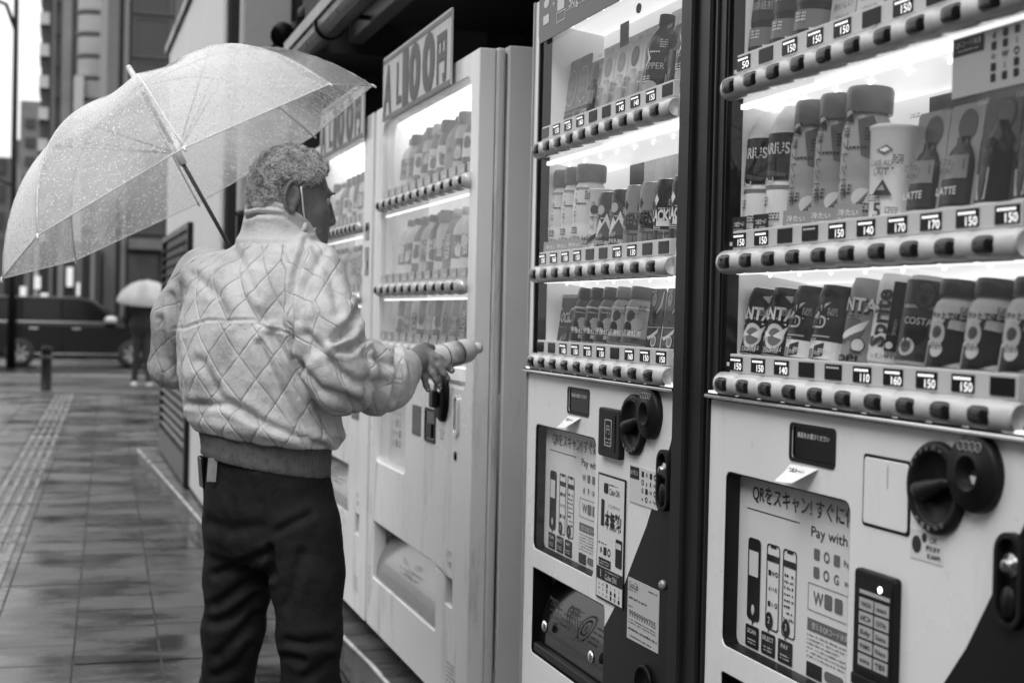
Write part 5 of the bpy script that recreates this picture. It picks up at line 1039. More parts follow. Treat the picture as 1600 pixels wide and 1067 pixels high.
# materials for the man
def cloth(name, g, g2, sc, rough, bump, bsc, weave=True):
    m = bpy.data.materials.new(name); m.use_nodes = True; t = m.node_tree; b = t.nodes['Principled BSDF']; b.inputs['Roughness'].default_value = rough; b.inputs['Specular IOR Level'].default_value = 0.12 if g < 0.1 else 0.3
    co = t.nodes.new('ShaderNodeTexCoord'); n = t.nodes.new('ShaderNodeTexNoise'); n.inputs['Scale'].default_value = sc; n.inputs['Detail'].default_value = 8; n.inputs['Roughness'].default_value = 0.68; t.links.new(co.outputs['Object'], n.inputs['Vector'])
    r = t.nodes.new('ShaderNodeMapRange'); r.inputs[1].default_value = 0.47; r.inputs[2].default_value = 0.66; r.inputs[3].default_value = g; r.inputs[4].default_value = g2; t.links.new(n.outputs[0], r.inputs[0]); t.links.new(r.outputs[0], b.inputs['Base Color'])
    n2 = t.nodes.new('ShaderNodeTexNoise'); n2.inputs['Scale'].default_value = bsc; n2.inputs['Detail'].default_value = 7; n2.inputs['Roughness'].default_value = 0.65; t.links.new(co.outputs['Object'], n2.inputs['Vector'])
    bu = t.nodes.new('ShaderNodeBump'); bu.inputs['Distance'].default_value = bump; bu.inputs['Strength'].default_value = 0.8; t.links.new(n2.outputs[0], bu.inputs['Height']); t.links.new(bu.outputs[0], b.inputs['Normal'])
    MATS[name] = m; return m
M['jacket'] = cloth('quilted_jacket_cloth', 0.58, 0.36, 7, 0.55, 0.0065, 36)
M['trouser'] = cloth('dark_trouser_cloth', 0.016, 0.010, 20, 0.75, 0.003, 60)
M['ribknit'] = cloth('rib_knit', 0.13, 0.08, 60, 0.85, 0.003, 220)
M['skin'] = cloth('skin', 0.17, 0.11, 30, 0.45, 0.0015, 260)
M['hairu'] = cloth('dark_under_hair', 0.20, 0.10, 60, 0.8, 0.004, 160)
M['hair'] = cloth('grey_curl', 0.62, 0.14, 45, 0.5, 0.0005, 400)
man = empty('person', 'man in pale quilted jacket with a clear umbrella, reaching out with a bottle', 'person', tuple(P(415, 1340, ZM)*np.array([1, 1, 0])))
def mobj(name, V, F, m, par=None):
    o = arr_obj(name, V-np.array(man.location) if par is None else V, F, m, man if par is None else par); return o
w = 0.82*Rh-0.57*Fh; c = 0.57*Rh+0.82*Fh        # his right-hand side, the way his chest faces
hf = 0.93*Rh+0.37*Fh-0.10*Zh; hf /= np.linalg.norm(hf); hs = np.cross(hf, Zh); hs /= np.linalg.norm(hs); hu = np.cross(hs, hf); HO = Q(447, 310)
def Hd(x, y, z): return HO+hf*x+hs*y+hu*z       # y: his right, toward the camera
HA = [hf, hs, hu]
# ---- body
lo = P(300, 500, 3.2); allp = np.array([Q(230, 210), Q(770, 210, 0.2), Q(230, 1360), Q(600, 1360), Q(300, 500, 0.55), Q(300, 500, -0.25), Q(700, 600, 0.4), Q(500, 600, -0.3)])
blo = allp.min(0)-0.05; bhi = allp.max(0)+0.05; blo[2] = -0.02
bf = Field(blo, bhi, 0.0032)
bf.ell(Hd(0.004, 0, 0.030), HA, (0.083, 0.070, 0.078)); bf.ell(Hd(0.040, 0, -0.018), HA, (0.060, 0.060, 0.082)); bf.ell(Hd(0.066, 0, -0.082), HA, (0.028, 0.030, 0.021), 0.03)
bf.cone(Hd(-0.02, 0, -0.03), Hd(0.06, 0.0, -0.075), 0.058, 0.040, 0.03); bf.cone(Hd(0.098, 0, -0.002), Hd(0.109, 0, -0.036), 0.008, 0.0115, 0.012); bf.ell(Hd(0.103, 0.011, -0.040), HA, (0.010, 0.007, 0.007), 0.006); bf.ell(Hd(0.103, -0.011, -0.040), HA, (0.010, 0.007, 0.007), 0.006)
bf.cone(Hd(0.088, -0.028, 0.020), Hd(0.088, 0.028, 0.020), 0.010, 0.010, 0.012); bf.ell(Hd(0.099, 0.028, 0.004), HA, (0.013, 0.016, 0.010), 0.012, 's'); bf.ell(Hd(0.099, -0.028, 0.004), HA, (0.013, 0.016, 0.010), 0.012, 's')
bf.ell(Hd(0.092, 0, -0.058), HA, (0.013, 0.022, 0.006), 0.008); bf.ell(Hd(0.090, 0, -0.068), HA, (0.013, 0.020, 0.006), 0.008); bf.ell(Hd(0.106, 0, -0.0632), HA, (0.012, 0.022, 0.0018), 0.003, 's'); bf.ell(Hd(0.066, 0.038, -0.024), HA, (0.024, 0.018, 0.020), 0.02); bf.ell(Hd(0.066, -0.038, -0.024), HA, (0.024, 0.018, 0.020), 0.02)
for sgn in (1, -1):   # ears
    ea = [hf*0.9+hs*0.35*sgn, hs*0.93*sgn-hf*0.33, hu]; 
    pts = [Hd(-0.006+0.019*math.cos(t), sgn*(0.083+0.004*math.cos(t-2.5)), -0.004+0.033*math.sin(t)) for t in np.linspace(-2.0, 2.6, 10)][::1]
    pts = [Hd(-0.004-0.017*math.cos(t)*1.0, sgn*(0.078+0.006*(1+math.cos(t))/2), 0.000+0.033*math.sin(t)-0.004*math.cos(t)) for t in np.linspace(-1.45, 2.1, 12)]
    bf.ell(Hd(-0.003, sgn*0.075, -0.002), ea, (0.017, 0.007, 0.029), 0.006)
    for p0, p1 in zip(pts[:-1], pts[1:]): bf.cone(p0, p1, 0.0042, 0.0042, 0.003)
    bf.ell(Hd(-0.003, sgn*0.084, -0.001), ea, (0.010, 0.006, 0.015), 0.004, 's'); bf.ell(Hd(0.0, sgn*0.078, -0.033), ea, (0.008, 0.005, 0.009), 0.004)
neck0 = Q(432, 392, 0.02); bf.cone(Hd(-0.025, 0, -0.05), neck0, 0.056, 0.062, 0.03)
def zpt(u, v, dz=0): return P(u, v, ZM+dz)
SEC = [(385, 436, 0.085, 0.080), (398, 428, 0.135, 0.095), (425, 415, 0.178, 0.115), (470, 406, 0.198, 0.135), (530, 402, 0.202, 0.146), (590, 404, 0.200, 0.152), (640, 410, 0.196, 0.150), (668, 414, 0.190, 0.146), (684, 415, 0.170, 0.130)]
bf.stack([(zpt(u, v)[2], zpt(u, v), a-0.03, b-0.03) for v, u, a, b in SEC]+[(zpt(420, 760)[2], zpt(420, 760), 0.125, 0.085), (zpt(420, 850)[2], zpt(424, 850), 0.11, 0.085)], w, c)
RARM = [Q(482, 434, -0.07), Q(505, 502, -0.13), Q(532, 574, -0.15), Q(580, 582, -0.07), Q(612, 579, 0.01), Q(630, 573, 0.055)]
LARM = [Q(324, 438, 0.12), Q(288, 500, 0.15), Q(272, 578, 0.18), Q(310, 566, 0.32), Q(360, 520, 0.38), Q(384, 498, 0.40)]
for A_ in (RARM, LARM): bf.chain(A_, [0.055, 0.045, 0.038, 0.034, 0.029, 0.026], 0.02)
# right hand: palm, four fingers under the bottle, thumb over it
PZ = 0.135
palm = [Q(652, 570, 0.105), Q(668, 564, PZ)]
bf.cone(Q(628, 573, 0.05), Q(646, 570, 0.10), 0.026, 0.025, 0.01); bf.cone(Q(644, 570, 0.095), Q(656, 566, 0.125), 0.024, 0.026, 0.01); bf.ell(Q(661, 564, PZ), [RT*0.93+FW*0.36, UP, FW*0.93-RT*0.36], (0.037, 0.036, 0.015), 0.012)
FG = [([Q(672, 553, 0.135), Q(686, 560, 0.112), Q(697, 571, 0.110), Q(706, 579, 0.116)], 0.0092), ([Q(673, 562, 0.130), Q(685, 573, 0.104), Q(693, 584, 0.102), Q(699, 591, 0.108)], 0.0093),
      ([Q(668, 571, 0.128), Q(676, 584, 0.104), Q(682, 595, 0.102), Q(686, 602, 0.106)], 0.0088), ([Q(660, 577, 0.126), Q(663, 591, 0.108), Q(666, 602, 0.106), Q(669, 609, 0.108)], 0.0079)]
for pts, r in FG: bf.chain(pts, [r*1.08, r, r*0.93, r*0.82], 0.004, 0.008)
TH = [Q(648, 557, 0.12), Q(655, 547, 0.14), Q(665, 542, 0.16), Q(675, 543, 0.17)]; bf.chain(TH, [0.014, 0.0115, 0.0105, 0.0085], 0.006, 0.012)
# left hand closed on the shaft
LH = Q(398, 490, 0.41); bf.cone(Q(384, 498, 0.40), LH, 0.026, 0.026, 0.01); bf.ell(LH, [RT, UP, FW], (0.040, 0.036, 0.020), 0.01)
for k in range(4):
    b0 = LH+UP*(0.024-0.016*k)+RT*0.03; bf.chain([b0+FW*0.008, b0+RT*0.014-FW*0.018+UP*0.0, b0-RT*0.004-FW*0.034, b0-RT*0.022-FW*0.030], [0.0092, 0.009, 0.0085, 0.0075], 0.003, 0.006)
bf.chain([LH-RT*0.03+UP*0.01, LH-RT*0.026+UP*0.03-FW*0.02, LH-RT*0.004+UP*0.034-FW*0.034], [0.013, 0.011, 0.009], 0.005, 0.01)
LL = [Q(374, 800, 0.06), Q(362, 1000, 0.07), Q(352, 1200, 0.12), Q(352, 1325, 0.13)]; RL = [Q(474, 800, -0.06), Q(484, 1000, -0.07), Q(488, 1200, -0.04), Q(488, 1340, -0.03)]
for A_ in (LL, RL): bf.chain(A_, [0.055, 0.050, 0.045, 0.036], 0.02)
bV, bF = bf.mesh(); bV = smooth_v(bV, bF, 1, 0.4); mobj('body', bV, bF, M['skin'])
del bf
# nails and eyes
for k, (pts, r) in enumerate(FG):
    d = pts[3]-pts[2]; d /= np.linalg.norm(d); q = MB(); q.smooth = True; q.lathe([(0.0045, 0), (0.0042, 0.001), (0.0005, 0.0014)], (0, 0, 0), 12); o = q.build('fingernail', mat('nail', 0.22, 0.3), man)
    o.matrix_local = Matrix.Translation(Vector(pts[3]-FW*(r*0.80)-np.array(man.location))) @ Vector(-FW).to_track_quat('Z', 'Y').to_matrix().to_4x4()
for sgn in (1, -1):
    q = MB(); q.smooth = True; n_ = 10; q.lathe([(0.0115*math.sin(PI*i/n_)+0.0001, -0.0115*math.cos(PI*i/n_)) for i in range(n_+1)], (0, 0, 0), 16); o = q.build('eye', mat('eye_white', 0.35, 0.15), man); o.location = Vector(Hd(0.083, sgn*0.029, 0.003)-np.array(man.location))
    q = MB(); q.smooth = True; q.tube([Vector(Hd(0.098-0.5*abs(t)*abs(t)*20*0.02, sgn*(0.028+t), 0.024-abs(t)*0.12)-np.array(man.location)) for t in np.linspace(-0.016, 0.018, 6)], 0.003, 6); q.build('eyebrow', M['hairu'], man)
# ---- jacket
jlo = np.array([Q(225, 300, 0.5), Q(225, 300, -0.3), Q(680, 700, 0.3), Q(680, 700, -0.3), Q(420, 300, 0)]).min(0)-0.04; jhi = np.array([Q(225, 300, 0.5), Q(225, 300, -0.3), Q(680, 700, 0.3), Q(680, 700, -0.3), Q(420, 300, 0)]).max(0)+0.04
jf = Field(jlo, jhi, 0.0036)
TS = [(zpt(u, v+ (0))[2], zpt(u, v), a, b) for v, u, a, b in SEC[:-1]]+[(zpt(415, 682)[2], zpt(415, 682), 0.182, 0.138)]
jf.stack(TS, w, c, 0.0)
jf.ell(Q(338, 432, 0.08), [w, c, Zh], (0.080, 0.085, 0.055), 0.04); jf.ell(Q(472, 428, -0.05), [w, c, Zh], (0.075, 0.080, 0.060), 0.04)
# collar: stand-up ring round the neck
cc = Q(438, 345, 0.0)
jf.cone(Q(434, 398, 0.01), Q(438, 340, 0.0), 0.098, 0.080, 0.035); 
jf2 = None
jf.chain(RARM, [0.080, 0.076, 0.074, 0.067, 0.056, 0.043], 0.016, 0.012); jf.chain(LARM, [0.076, 0.072, 0.058, 0.060, 0.052, 0.042], 0.016, 0.012)
jf.ell(Q(527, 590, -0.14), [Rh, Fh, Zh], (0.062, 0.06, 0.06), 0.03)     # slack under the elbow
jf.ell(Q(600, 592, -0.02), [Rh, Fh, Zh], (0.060, 0.055, 0.050), 0.03)
jf.ell(Q(415, 664, 0), [w, c, Zh], (0.195, 0.150, 0.030), 0.02)
# tilted plane trims the collar top, hollow for the neck
sl, (X, Y, Z) = jf.reg(Q(380, 300, -0.15), Q(500, 410, 0.2)) if False else jf.reg(cc-0.16, cc+0.16)
u_ = ((X-cc[0])*hf[0]+(Y-cc[1])*hf[1]); top = cc[2]+0.043-0.55*np.clip(u_+0.03, 0, 1)-0.10*np.clip(-u_-0.03, 0, 1)
mz = (Z > cc[2]-0.09) & (((X-cc[0])**2+(Y-cc[1])**2) < 0.0144)
D = jf.D[sl]; jf.D[sl] = np.where(mz, np.maximum(D, Z-top), D)
jf.cone(Q(436, 375, 0.01)+hf*0.006, Q(440, 300, 0.0)+hf*0.006, 0.068, 0.070, 0.004, 's')
tipd = RARM[5]-RARM[4]; tipd /= np.linalg.norm(tipd); jf.cone(RARM[5]+tipd*0.018, RARM[5]+tipd*0.10, 0.036, 0.036, 0.006, 's')
tl_ = LARM[5]-LARM[4]; tl_ /= np.linalg.norm(tl_); jf.cone(LARM[5]+tl_*0.018, LARM[5]+tl_*0.10, 0.035, 0.035, 0.006, 's')
V, F = jf.mesh(); V = smooth_v(V, F, 2, 0.5); Nn = vnorm(V, F)
def armparam(V, pts, rs):
    best = np.full(len(V), 1e9); T_ = np.zeros(len(V)); S_ = np.zeros(len(V)); L0 = 0
    for i in range(len(pts)-1):
        a, b = pts[i], pts[i+1]; ab = b-a; L_ = np.linalg.norm(ab); ax = ab/L_; t = np.clip((V-a)@ab/L_**2, 0, 1); q = V-a-t[:, None]*ab; d = np.linalg.norm(q, axis=1)-(rs[i]+(rs[i+1]-rs[i])*t)
        e1 = np.cross(ax, FW); e1 /= np.linalg.norm(e1); e2 = np.cross(ax, e1); th = np.arctan2(q@e2, q@e1); m = d < best; best = np.where(m, d, best); T_ = np.where(m, L0+t*L_, T_); S_ = np.where(m, th, S_); L0 += L_
    return best, T_, S_
RR = [0.080, 0.076, 0.074, 0.067, 0.056, 0.043]; LR = [0.076, 0.072, 0.058, 0.060, 0.052, 0.042]
zs_ = np.array([s[0] for s in TS])[::-1]; Cc = np.array([s[1] for s in TS])[::-1]; cx = np.interp(V[:, 2], zs_, Cc[:, 0]); cy = np.interp(V[:, 2], zs_, Cc[:, 1]); aa = np.interp(V[:, 2], zs_, [s[2] for s in TS][::-1]); bb = np.interp(V[:, 2], zs_, [s[3] for s in TS][::-1])
pw = (V[:, 0]-cx)*w[0]+(V[:, 1]-cy)*w[1]; pc = (V[:, 0]-cx)*c[0]+(V[:, 1]-cy)*c[1]; dt = (np.sqrt((pw/aa)**2+(pc/bb)**2)-1)*np.minimum(aa, bb)
dr, tr_, sr = armparam(V, RARM, RR); dl, tl2, sl2 = armparam(V, LARM, LR)
isr = (dr < dt-0.002) & (dr < dl); isl = (dl < dt-0.002) & ~isr
s_t = np.arctan2(pw/aa, -pc/bb)*0.185; t_t = V[:, 2]
s = np.where(isr, sr*0.075, np.where(isl, sl2*0.068, s_t)); t = np.where(isr, tr_+0.02, np.where(isl, tl2, t_t))
yoke = (~isr) & (~isl)
t = np.where(yoke & (V[:, 2] < zpt(400, 505)[2]), t+0.024, t)
a_ = s/0.076+t/0.098+0.06*wob(V, 0.45, 3); b_ = s/0.076-t/0.098+0.06*wob(V, 0.45, 5)
da = np.abs(a_-np.round(a_)); dbb = np.abs(b_-np.round(b_))
collar = (V[:, 2] > zpt(440, 372)[2]-0.02) & (np.linalg.norm(V[:, :2]-cc[:2], axis=1) < 0.115)
puff = np.sqrt(np.abs(np.sin(PI*a_)*np.sin(PI*b_))); seam = np.exp(-(da/0.045)**2)+np.exp(-(dbb/0.045)**2)
nocuff = ~((isr & (tr_ > 0.36)) | (isl & (tl2 > 0.42)) | collar)
arm_w = np.where(isr, 0.75, 1.0)
off = np.where(nocuff, (0.0024*puff-0.0018*np.clip(seam, 0, 1.2))*arm_w, 0)
off += 0.0040*wob(V, 0.18, 1)+0.0012*wob(V, 0.06, 2)
off += np.where(isr & (tr_ > 0.10), 0.0045*np.sin(2*PI*tr_/0.052+2.2*np.sin(sr+0.6))*np.clip((tr_-0.1)/0.1, 0, 1)*np.clip((0.40-tr_)/0.06, 0, 1), 0)
px = lambda *p: [(200+x*0.4686, 200+y*0.4686) for x, y in p]
SEG = [(px((592, 380), (562, 470), (546, 550), (548, 720), (556, 760)), 0.009, 4), (px((152, 668), (190, 668), (262, 642), (420, 640), (460, 668), (535, 682)), 0.0024, 2.0), (px((480, 690), (560, 820), (640, 925), (725, 1040)), 0.009, 7), (px((440, 720), (500, 860), (600, 1010)), 0.006, 6),
  (px((560, 770), (640, 862), (770, 905)), 0.008, 6), (px((690, 708), (735, 665), (768, 608)), 0.011, 6), (px((700, 742), (745, 738), (800, 690)), 0.010, 5), (px((600, 690), (690, 800), (760, 842), (860, 838)), 0.006, 6), (px((780, 700), (800, 760), (880, 790)), 0.005, 6),
  (px((893, 728), (906, 800), (880, 880)), 0.009, 4), (px((150, 560), (158, 700), (172, 830), (195, 940)), 0.007, 5), (px((110, 640), (130, 760), (160, 840)), 0.006, 6), (px((240, 780), (300, 900), (420, 960)), 0.005, 8), (px((350, 420), (380, 560), (440, 640)), 0.004, 8), (px((200, 940), (330, 930), (480, 990), (650, 1040)), 0.006, 6), (px((280, 330), (360, 400), (430, 560)), 0.003, 7), (px((210, 480), (300, 560), (330, 640)), 0.003, 7),
  (px((392, 300), (430, 285), (520, 290), (600, 350)), 0.004, 3.2), (px((400, 268), (470, 258), (550, 285), (610, 352)), 0.003, 3), (px((610, 380), (680, 500), (700, 620)), 0.004, 7), (px((650, 420), (600, 520), (570, 640)), 0.004, 6)]
off += crease(V, Nn, SEG)*1.5
V = V+Nn*off[:, None]; V[:, 2] -= 0.10*((V-zpt(415, 660))@Rh)*np.clip((zpt(415, 560)[2]-V[:, 2])/0.14, 0, 1); V = smooth_v(V, F, 1, 0.25)
jk = mobj('quilted_jacket', V, F, M['jacket'])
at = jk.data.attributes.new('quilt', 'FLOAT_VECTOR', 'POINT')
if len(jk.data.vertices) == len(V): at.data.foreach_set('vector', np.stack([a_, b_, nocuff.astype(float)], 1).astype(np.float32).ravel())
t_ = M['jacket'].node_tree; nd = t_.nodes; lk = t_.links
qa = nd.new('ShaderNodeAttribute'); qa.attribute_name = 'quilt'; qs = nd.new('ShaderNodeSeparateXYZ'); lk.new(qa.outputs['Vector'], qs.inputs[0])
def mt(op, a, b=None):
    n = nd.new('ShaderNodeMath'); n.operation = op
    for i, x in enumerate((a, b)):
        if x is None: continue
        if isinstance(x, (int, float)): n.inputs[i].default_value = x
        else: lk.new(x, n.inputs[i])
    return n.outputs[0]
def mrg(x, a, b, c_, d_):
    n = nd.new('ShaderNodeMapRange'); n.interpolation_type = 'SMOOTHSTEP'; lk.new(x, n.inputs[0])
    for i, v_ in enumerate((a, b, c_, d_)): n.inputs[i+1].default_value = v_
    return n.outputs[0]
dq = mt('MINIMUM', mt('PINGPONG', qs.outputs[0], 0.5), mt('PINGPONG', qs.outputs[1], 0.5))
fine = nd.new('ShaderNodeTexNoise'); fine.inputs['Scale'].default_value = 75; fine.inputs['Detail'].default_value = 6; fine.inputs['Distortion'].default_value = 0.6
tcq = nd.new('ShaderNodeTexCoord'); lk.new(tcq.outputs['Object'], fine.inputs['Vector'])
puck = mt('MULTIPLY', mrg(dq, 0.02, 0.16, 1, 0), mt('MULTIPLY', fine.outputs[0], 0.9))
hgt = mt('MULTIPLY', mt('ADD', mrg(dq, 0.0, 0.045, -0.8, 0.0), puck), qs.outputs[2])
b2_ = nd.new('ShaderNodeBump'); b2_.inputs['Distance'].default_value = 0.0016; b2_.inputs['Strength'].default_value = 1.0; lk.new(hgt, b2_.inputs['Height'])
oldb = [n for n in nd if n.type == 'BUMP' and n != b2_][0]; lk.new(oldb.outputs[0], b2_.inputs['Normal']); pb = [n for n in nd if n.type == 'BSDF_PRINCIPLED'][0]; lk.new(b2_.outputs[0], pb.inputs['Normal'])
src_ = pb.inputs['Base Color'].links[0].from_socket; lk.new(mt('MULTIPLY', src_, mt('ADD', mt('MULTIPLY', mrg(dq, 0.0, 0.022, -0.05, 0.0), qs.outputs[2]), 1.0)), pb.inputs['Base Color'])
# frayed tear at the yoke seam
q = MB(); q.smooth = True
for k in range(7):
    a = Q(430+k*2.3, 512.5+(k % 2)*1.6, -0.155); q.tube([a, a+RT*0.004-UP*0.003-FW*0.004, a+RT*0.005+UP*0.002-FW*0.006], 0.0012, 5)
o = q.build('frayed_seam', M['gloss'], man); o.location = -Vector(man.location)
# ---- rib band with fine ribs
def loft_band(name, secs, m, ribs, amp, nseg=260):
    V = []; F = []
    for v_, u_, a, b, dz in secs:
        for i in range(nseg):
            th = 2*PI*i/nseg; k = 1+amp*math.cos(ribs*th); ct, st = math.cos(th), math.sin(th); p = zpt(u_, v_)+w*a*k*ct+c*b*k*st; tilt = -(ct*w+st*c)@Rh*0.022; V.append(p+Zh*tilt)
    ns = len(secs)
    F = [(j*nseg+i, j*nseg+(i+1) % nseg, (j+1)*nseg+(i+1) % nseg, (j+1)*nseg+i) for j in range(ns-1) for i in range(nseg)]
    return mobj(name, np.array(V), np.array(F), m)
loft_band('rib_hem', [(664, 414, 0.150, 0.120, 0), (676, 414, 0.166, 0.131, 0), (690, 414, 0.163, 0.130, 0), (704, 415, 0.161, 0.128, 0), (716, 415, 0.159, 0.127, 0), (724, 415, 0.160, 0.128, 0), (727, 415, 0.155, 0.124, 0), (722, 415, 0.147, 0.116, 0)], M['ribknit'], 78, 0.006)
# ---- trousers
tlo = np.array([Q(290, 680, 0.3), Q(560, 680, -0.3), Q(290, 1345, 0.35), Q(560, 1345, -0.3), Q(290, 680, -0.3), Q(560, 680, 0.3)]); tf = Field(tlo.min(0)-0.03, tlo.max(0)+0.03, 0.0045)
tf.stack([(zpt(u, v)[2], zpt(u, v), a, b) for v, u, a, b in [(690, 416, 0.146, 0.112), (720, 416, 0.152, 0.118), (780, 420, 0.156, 0.124), (840, 424, 0.158, 0.124), (862, 425, 0.150, 0.112), (876, 426, 0.128, 0.088)]], w, c, 0.0, ex=2.2)
tf.chain([Q(374, 830, 0.06), Q(374, 900, 0.06), Q(364, 990, 0.06), Q(352, 1090, 0.10), Q(350, 1200, 0.13), Q(350, 1312, 0.13)], [0.082, 0.077, 0.066, 0.060, 0.058, 0.060], 0.028); tf.chain([Q(474, 830, -0.06), Q(480, 900, -0.07), Q(484, 990, -0.08), Q(486, 1090, -0.06), Q(488, 1200, -0.03), Q(488, 1325, -0.02)], [0.084, 0.078, 0.068, 0.062, 0.059, 0.061], 0.028)
V, F = tf.mesh(); V = smooth_v(V, F, 2, 0.5); Nn = vnorm(V, F)
pl = lambda *p: [(240+x*0.4, 640+y*0.4) for x, y in p]
TSEG = [(pl((458, 540), (462, 600), (470, 650)), 0.010, 5), (pl((240, 640), (330, 610), (440, 560)), 0.006, 6), (pl((245, 760), (330, 700), (440, 640)), 0.008, 7), (pl((235, 830), (300, 810), (400, 730)), 0.008, 7), (pl((250, 960), (330, 880), (400, 800)), 0.006, 8), (pl((610, 410), (540, 445), (490, 470)), 0.005, 6), (pl((580, 560), (560, 640), (520, 760)), 0.004, 8), (pl((520, 905), (600, 915), (690, 900)), 0.006, 7), (pl((510, 965), (580, 980)), 0.006, 6), (pl((600, 1040), (690, 980)), 0.005, 7), (pl((390, 232), (450, 216), (520, 226)), 0.004, 3), (pl((690, 270), (676, 330)), 0.003, 3), (pl((215, 440), (300, 470), (420, 450)), 0.004, 9), (pl((240, 1040), (330, 1000), (380, 930)), 0.005, 7)]
V = V+Nn*(1.5*crease(V, Nn, TSEG)+0.0030*wob(V, 0.12, 9)+0.0018*wob(V, 0.05, 4))[:, None]; V = smooth_v(V, F, 1, 0.3)
mobj('trousers', V, F, M['trouser'])
# pocket flap with phone and folded paper in the left back pocket
pk = empty('phone', 'dark phone sticking out of the left back pocket', 'phone', tuple(Q(316, 727, -0.02)-np.array([0, 0, 0])), 0)
q = MB(); q.box(-0.006, 0.006, -0.016, 0.016, -0.05, 0.020); b_ = q.build('phone_body', M['gloss'], pk, bevel=0.002); pk.rotation_euler = (0.12, -0.12, -YAW+0.5)
pp = MB(); pp.box(-0.010, 0.010, -0.001, 0.001, -0.04, 0.012); po_ = pp.build('folded_paper', mat('folded_paper', 0.28, 0.7, var=0.2, vscale=60)); po_.location = Q(332, 724, -0.085); po_.rotation_euler = (0.0, 0.05, -YAW+0.30); tag(po_, 'folded pale slip of paper in the back pocket beside the phone', 'paper')
# shoes
for (A_, sg) in ((LL, 0), (RL, 1)):
    base = np.array(A_[3]); base[2] = 0; f_ = c*0.95; sf = Field(base-0.3, base+0.3, 0.006)
    sf.ell(base+f_*0.04+Zh*0.045, [c, w, Zh], (0.135, 0.050, 0.040), 0.01, m=0.08); sf.ell(base+Zh*0.075, [c, w, Zh], (0.06, 0.045, 0.05), 0.02); sl, (X, Y, Z) = sf.reg(base-0.3, base+0.3); sf.D[sl] = np.maximum(sf.D[sl], 0.004-Z)
    V, F = sf.mesh(); mobj('shoe', V, F, mat('shoe_leather', 0.02, 0.4, var=0.3))
# ---- hair: dark under layer and several thousand small curls
hfld = Field(HO-0.16, HO+0.16, 0.004)
hfld.ell(Hd(0.008, 0, 0.034), HA, (0.088, 0.076, 0.080), 0); hfld.ell(Hd(-0.028, 0, -0.008), HA, (0.054, 0.062, 0.050), 0.02)
sl, (X, Y, Z) = hfld.reg(HO-0.16, HO+0.16); hx = (X-HO[0])*hf[0]+(Y-HO[1])*hf[1]+(Z-HO[2])*hf[2]; hy = (X-HO[0])*hs[0]+(Y-HO[1])*hs[1]; hz = (X-HO[0])*hu[0]+(Y-HO[1])*hu[1]+(Z-HO[2])*hu[2]
line = np.maximum(hx-0.036-0.95*(hz-0.030), -(hz+0.048)); line = np.maximum(line, np.where(hx > -0.020, -(hz-0.030), -1.0)) ; hfld.D[sl] = np.maximum(hfld.D[sl], line.astype(np.float32))
V, F = hfld.mesh(); V = smooth_v(V, F, 1); Nn = vnorm(V, F); V = V+Nn*(0.0025*wob(V, 0.025, 8))[:, None]; hr = mobj('hair', V, F, M['hairu'])
rng = np.random.RandomState(4); HV = []; HF = []; nv = 0; out_ok = np.where(np.einsum('ij,ij->i', V-Hd(-0.02, 0, 0.02), Nn) > 0.02)[0]; area_pick = rng.choice(out_ok, 6500)
for k in area_pick:
    p = V[k]; n_ = Nn[k]; t1 = np.cross(n_, rng.normal(size=3)); t1 /= np.linalg.norm(t1)+1e-9; t2 = np.cross(n_, t1); R_ = rng.uniform(0.003, 0.0068); lift = rng.uniform(0.000, 0.007)+0.004*max(0, math.sin(p[0]*210+p[2]*170)*math.sin(p[2]*260)); turns = rng.uniform(0.55, 1.05)*2*PI; ph = rng.rand()*6.28; S_ = 8; tiltv = rng.uniform(-0.7, 0.7)
    cen = p+n_*lift; pts = []
    for i in range(S_+1):
        a = ph+turns*i/S_; pts.append(cen+t1*R_*math.cos(a)+(t2*math.cos(tiltv)+n_*math.sin(tiltv))*R_*math.sin(a)+n_*0.003*i/S_)
    pts = np.array(pts); r_ = rng.uniform(0.0005, 0.0010)
    for i in range(S_+1):
        d = pts[min(i+1, S_)]-pts[max(i-1, 0)]; d /= np.linalg.norm(d)+1e-9; e1 = np.cross(d, n_+0.01); e1 /= np.linalg.norm(e1)+1e-9; e2 = np.cross(d, e1); rr2 = r_*(1-0.6*i/S_)
        HV += [pts[i]+e1*rr2, pts[i]+e2*rr2, pts[i]-e1*rr2, pts[i]-e2*rr2]
    for i in range(S_):
        for j in range(4): HF.append((nv+i*4+j, nv+i*4+(j+1) % 4, nv+(i+1)*4+(j+1) % 4, nv+(i+1)*4+j))
    nv += (S_+1)*4
curls = arr_obj('curls', np.array(HV)-np.array(man.location), np.array(HF), M['hair'], hr); curls['kind'] = 'stuff'
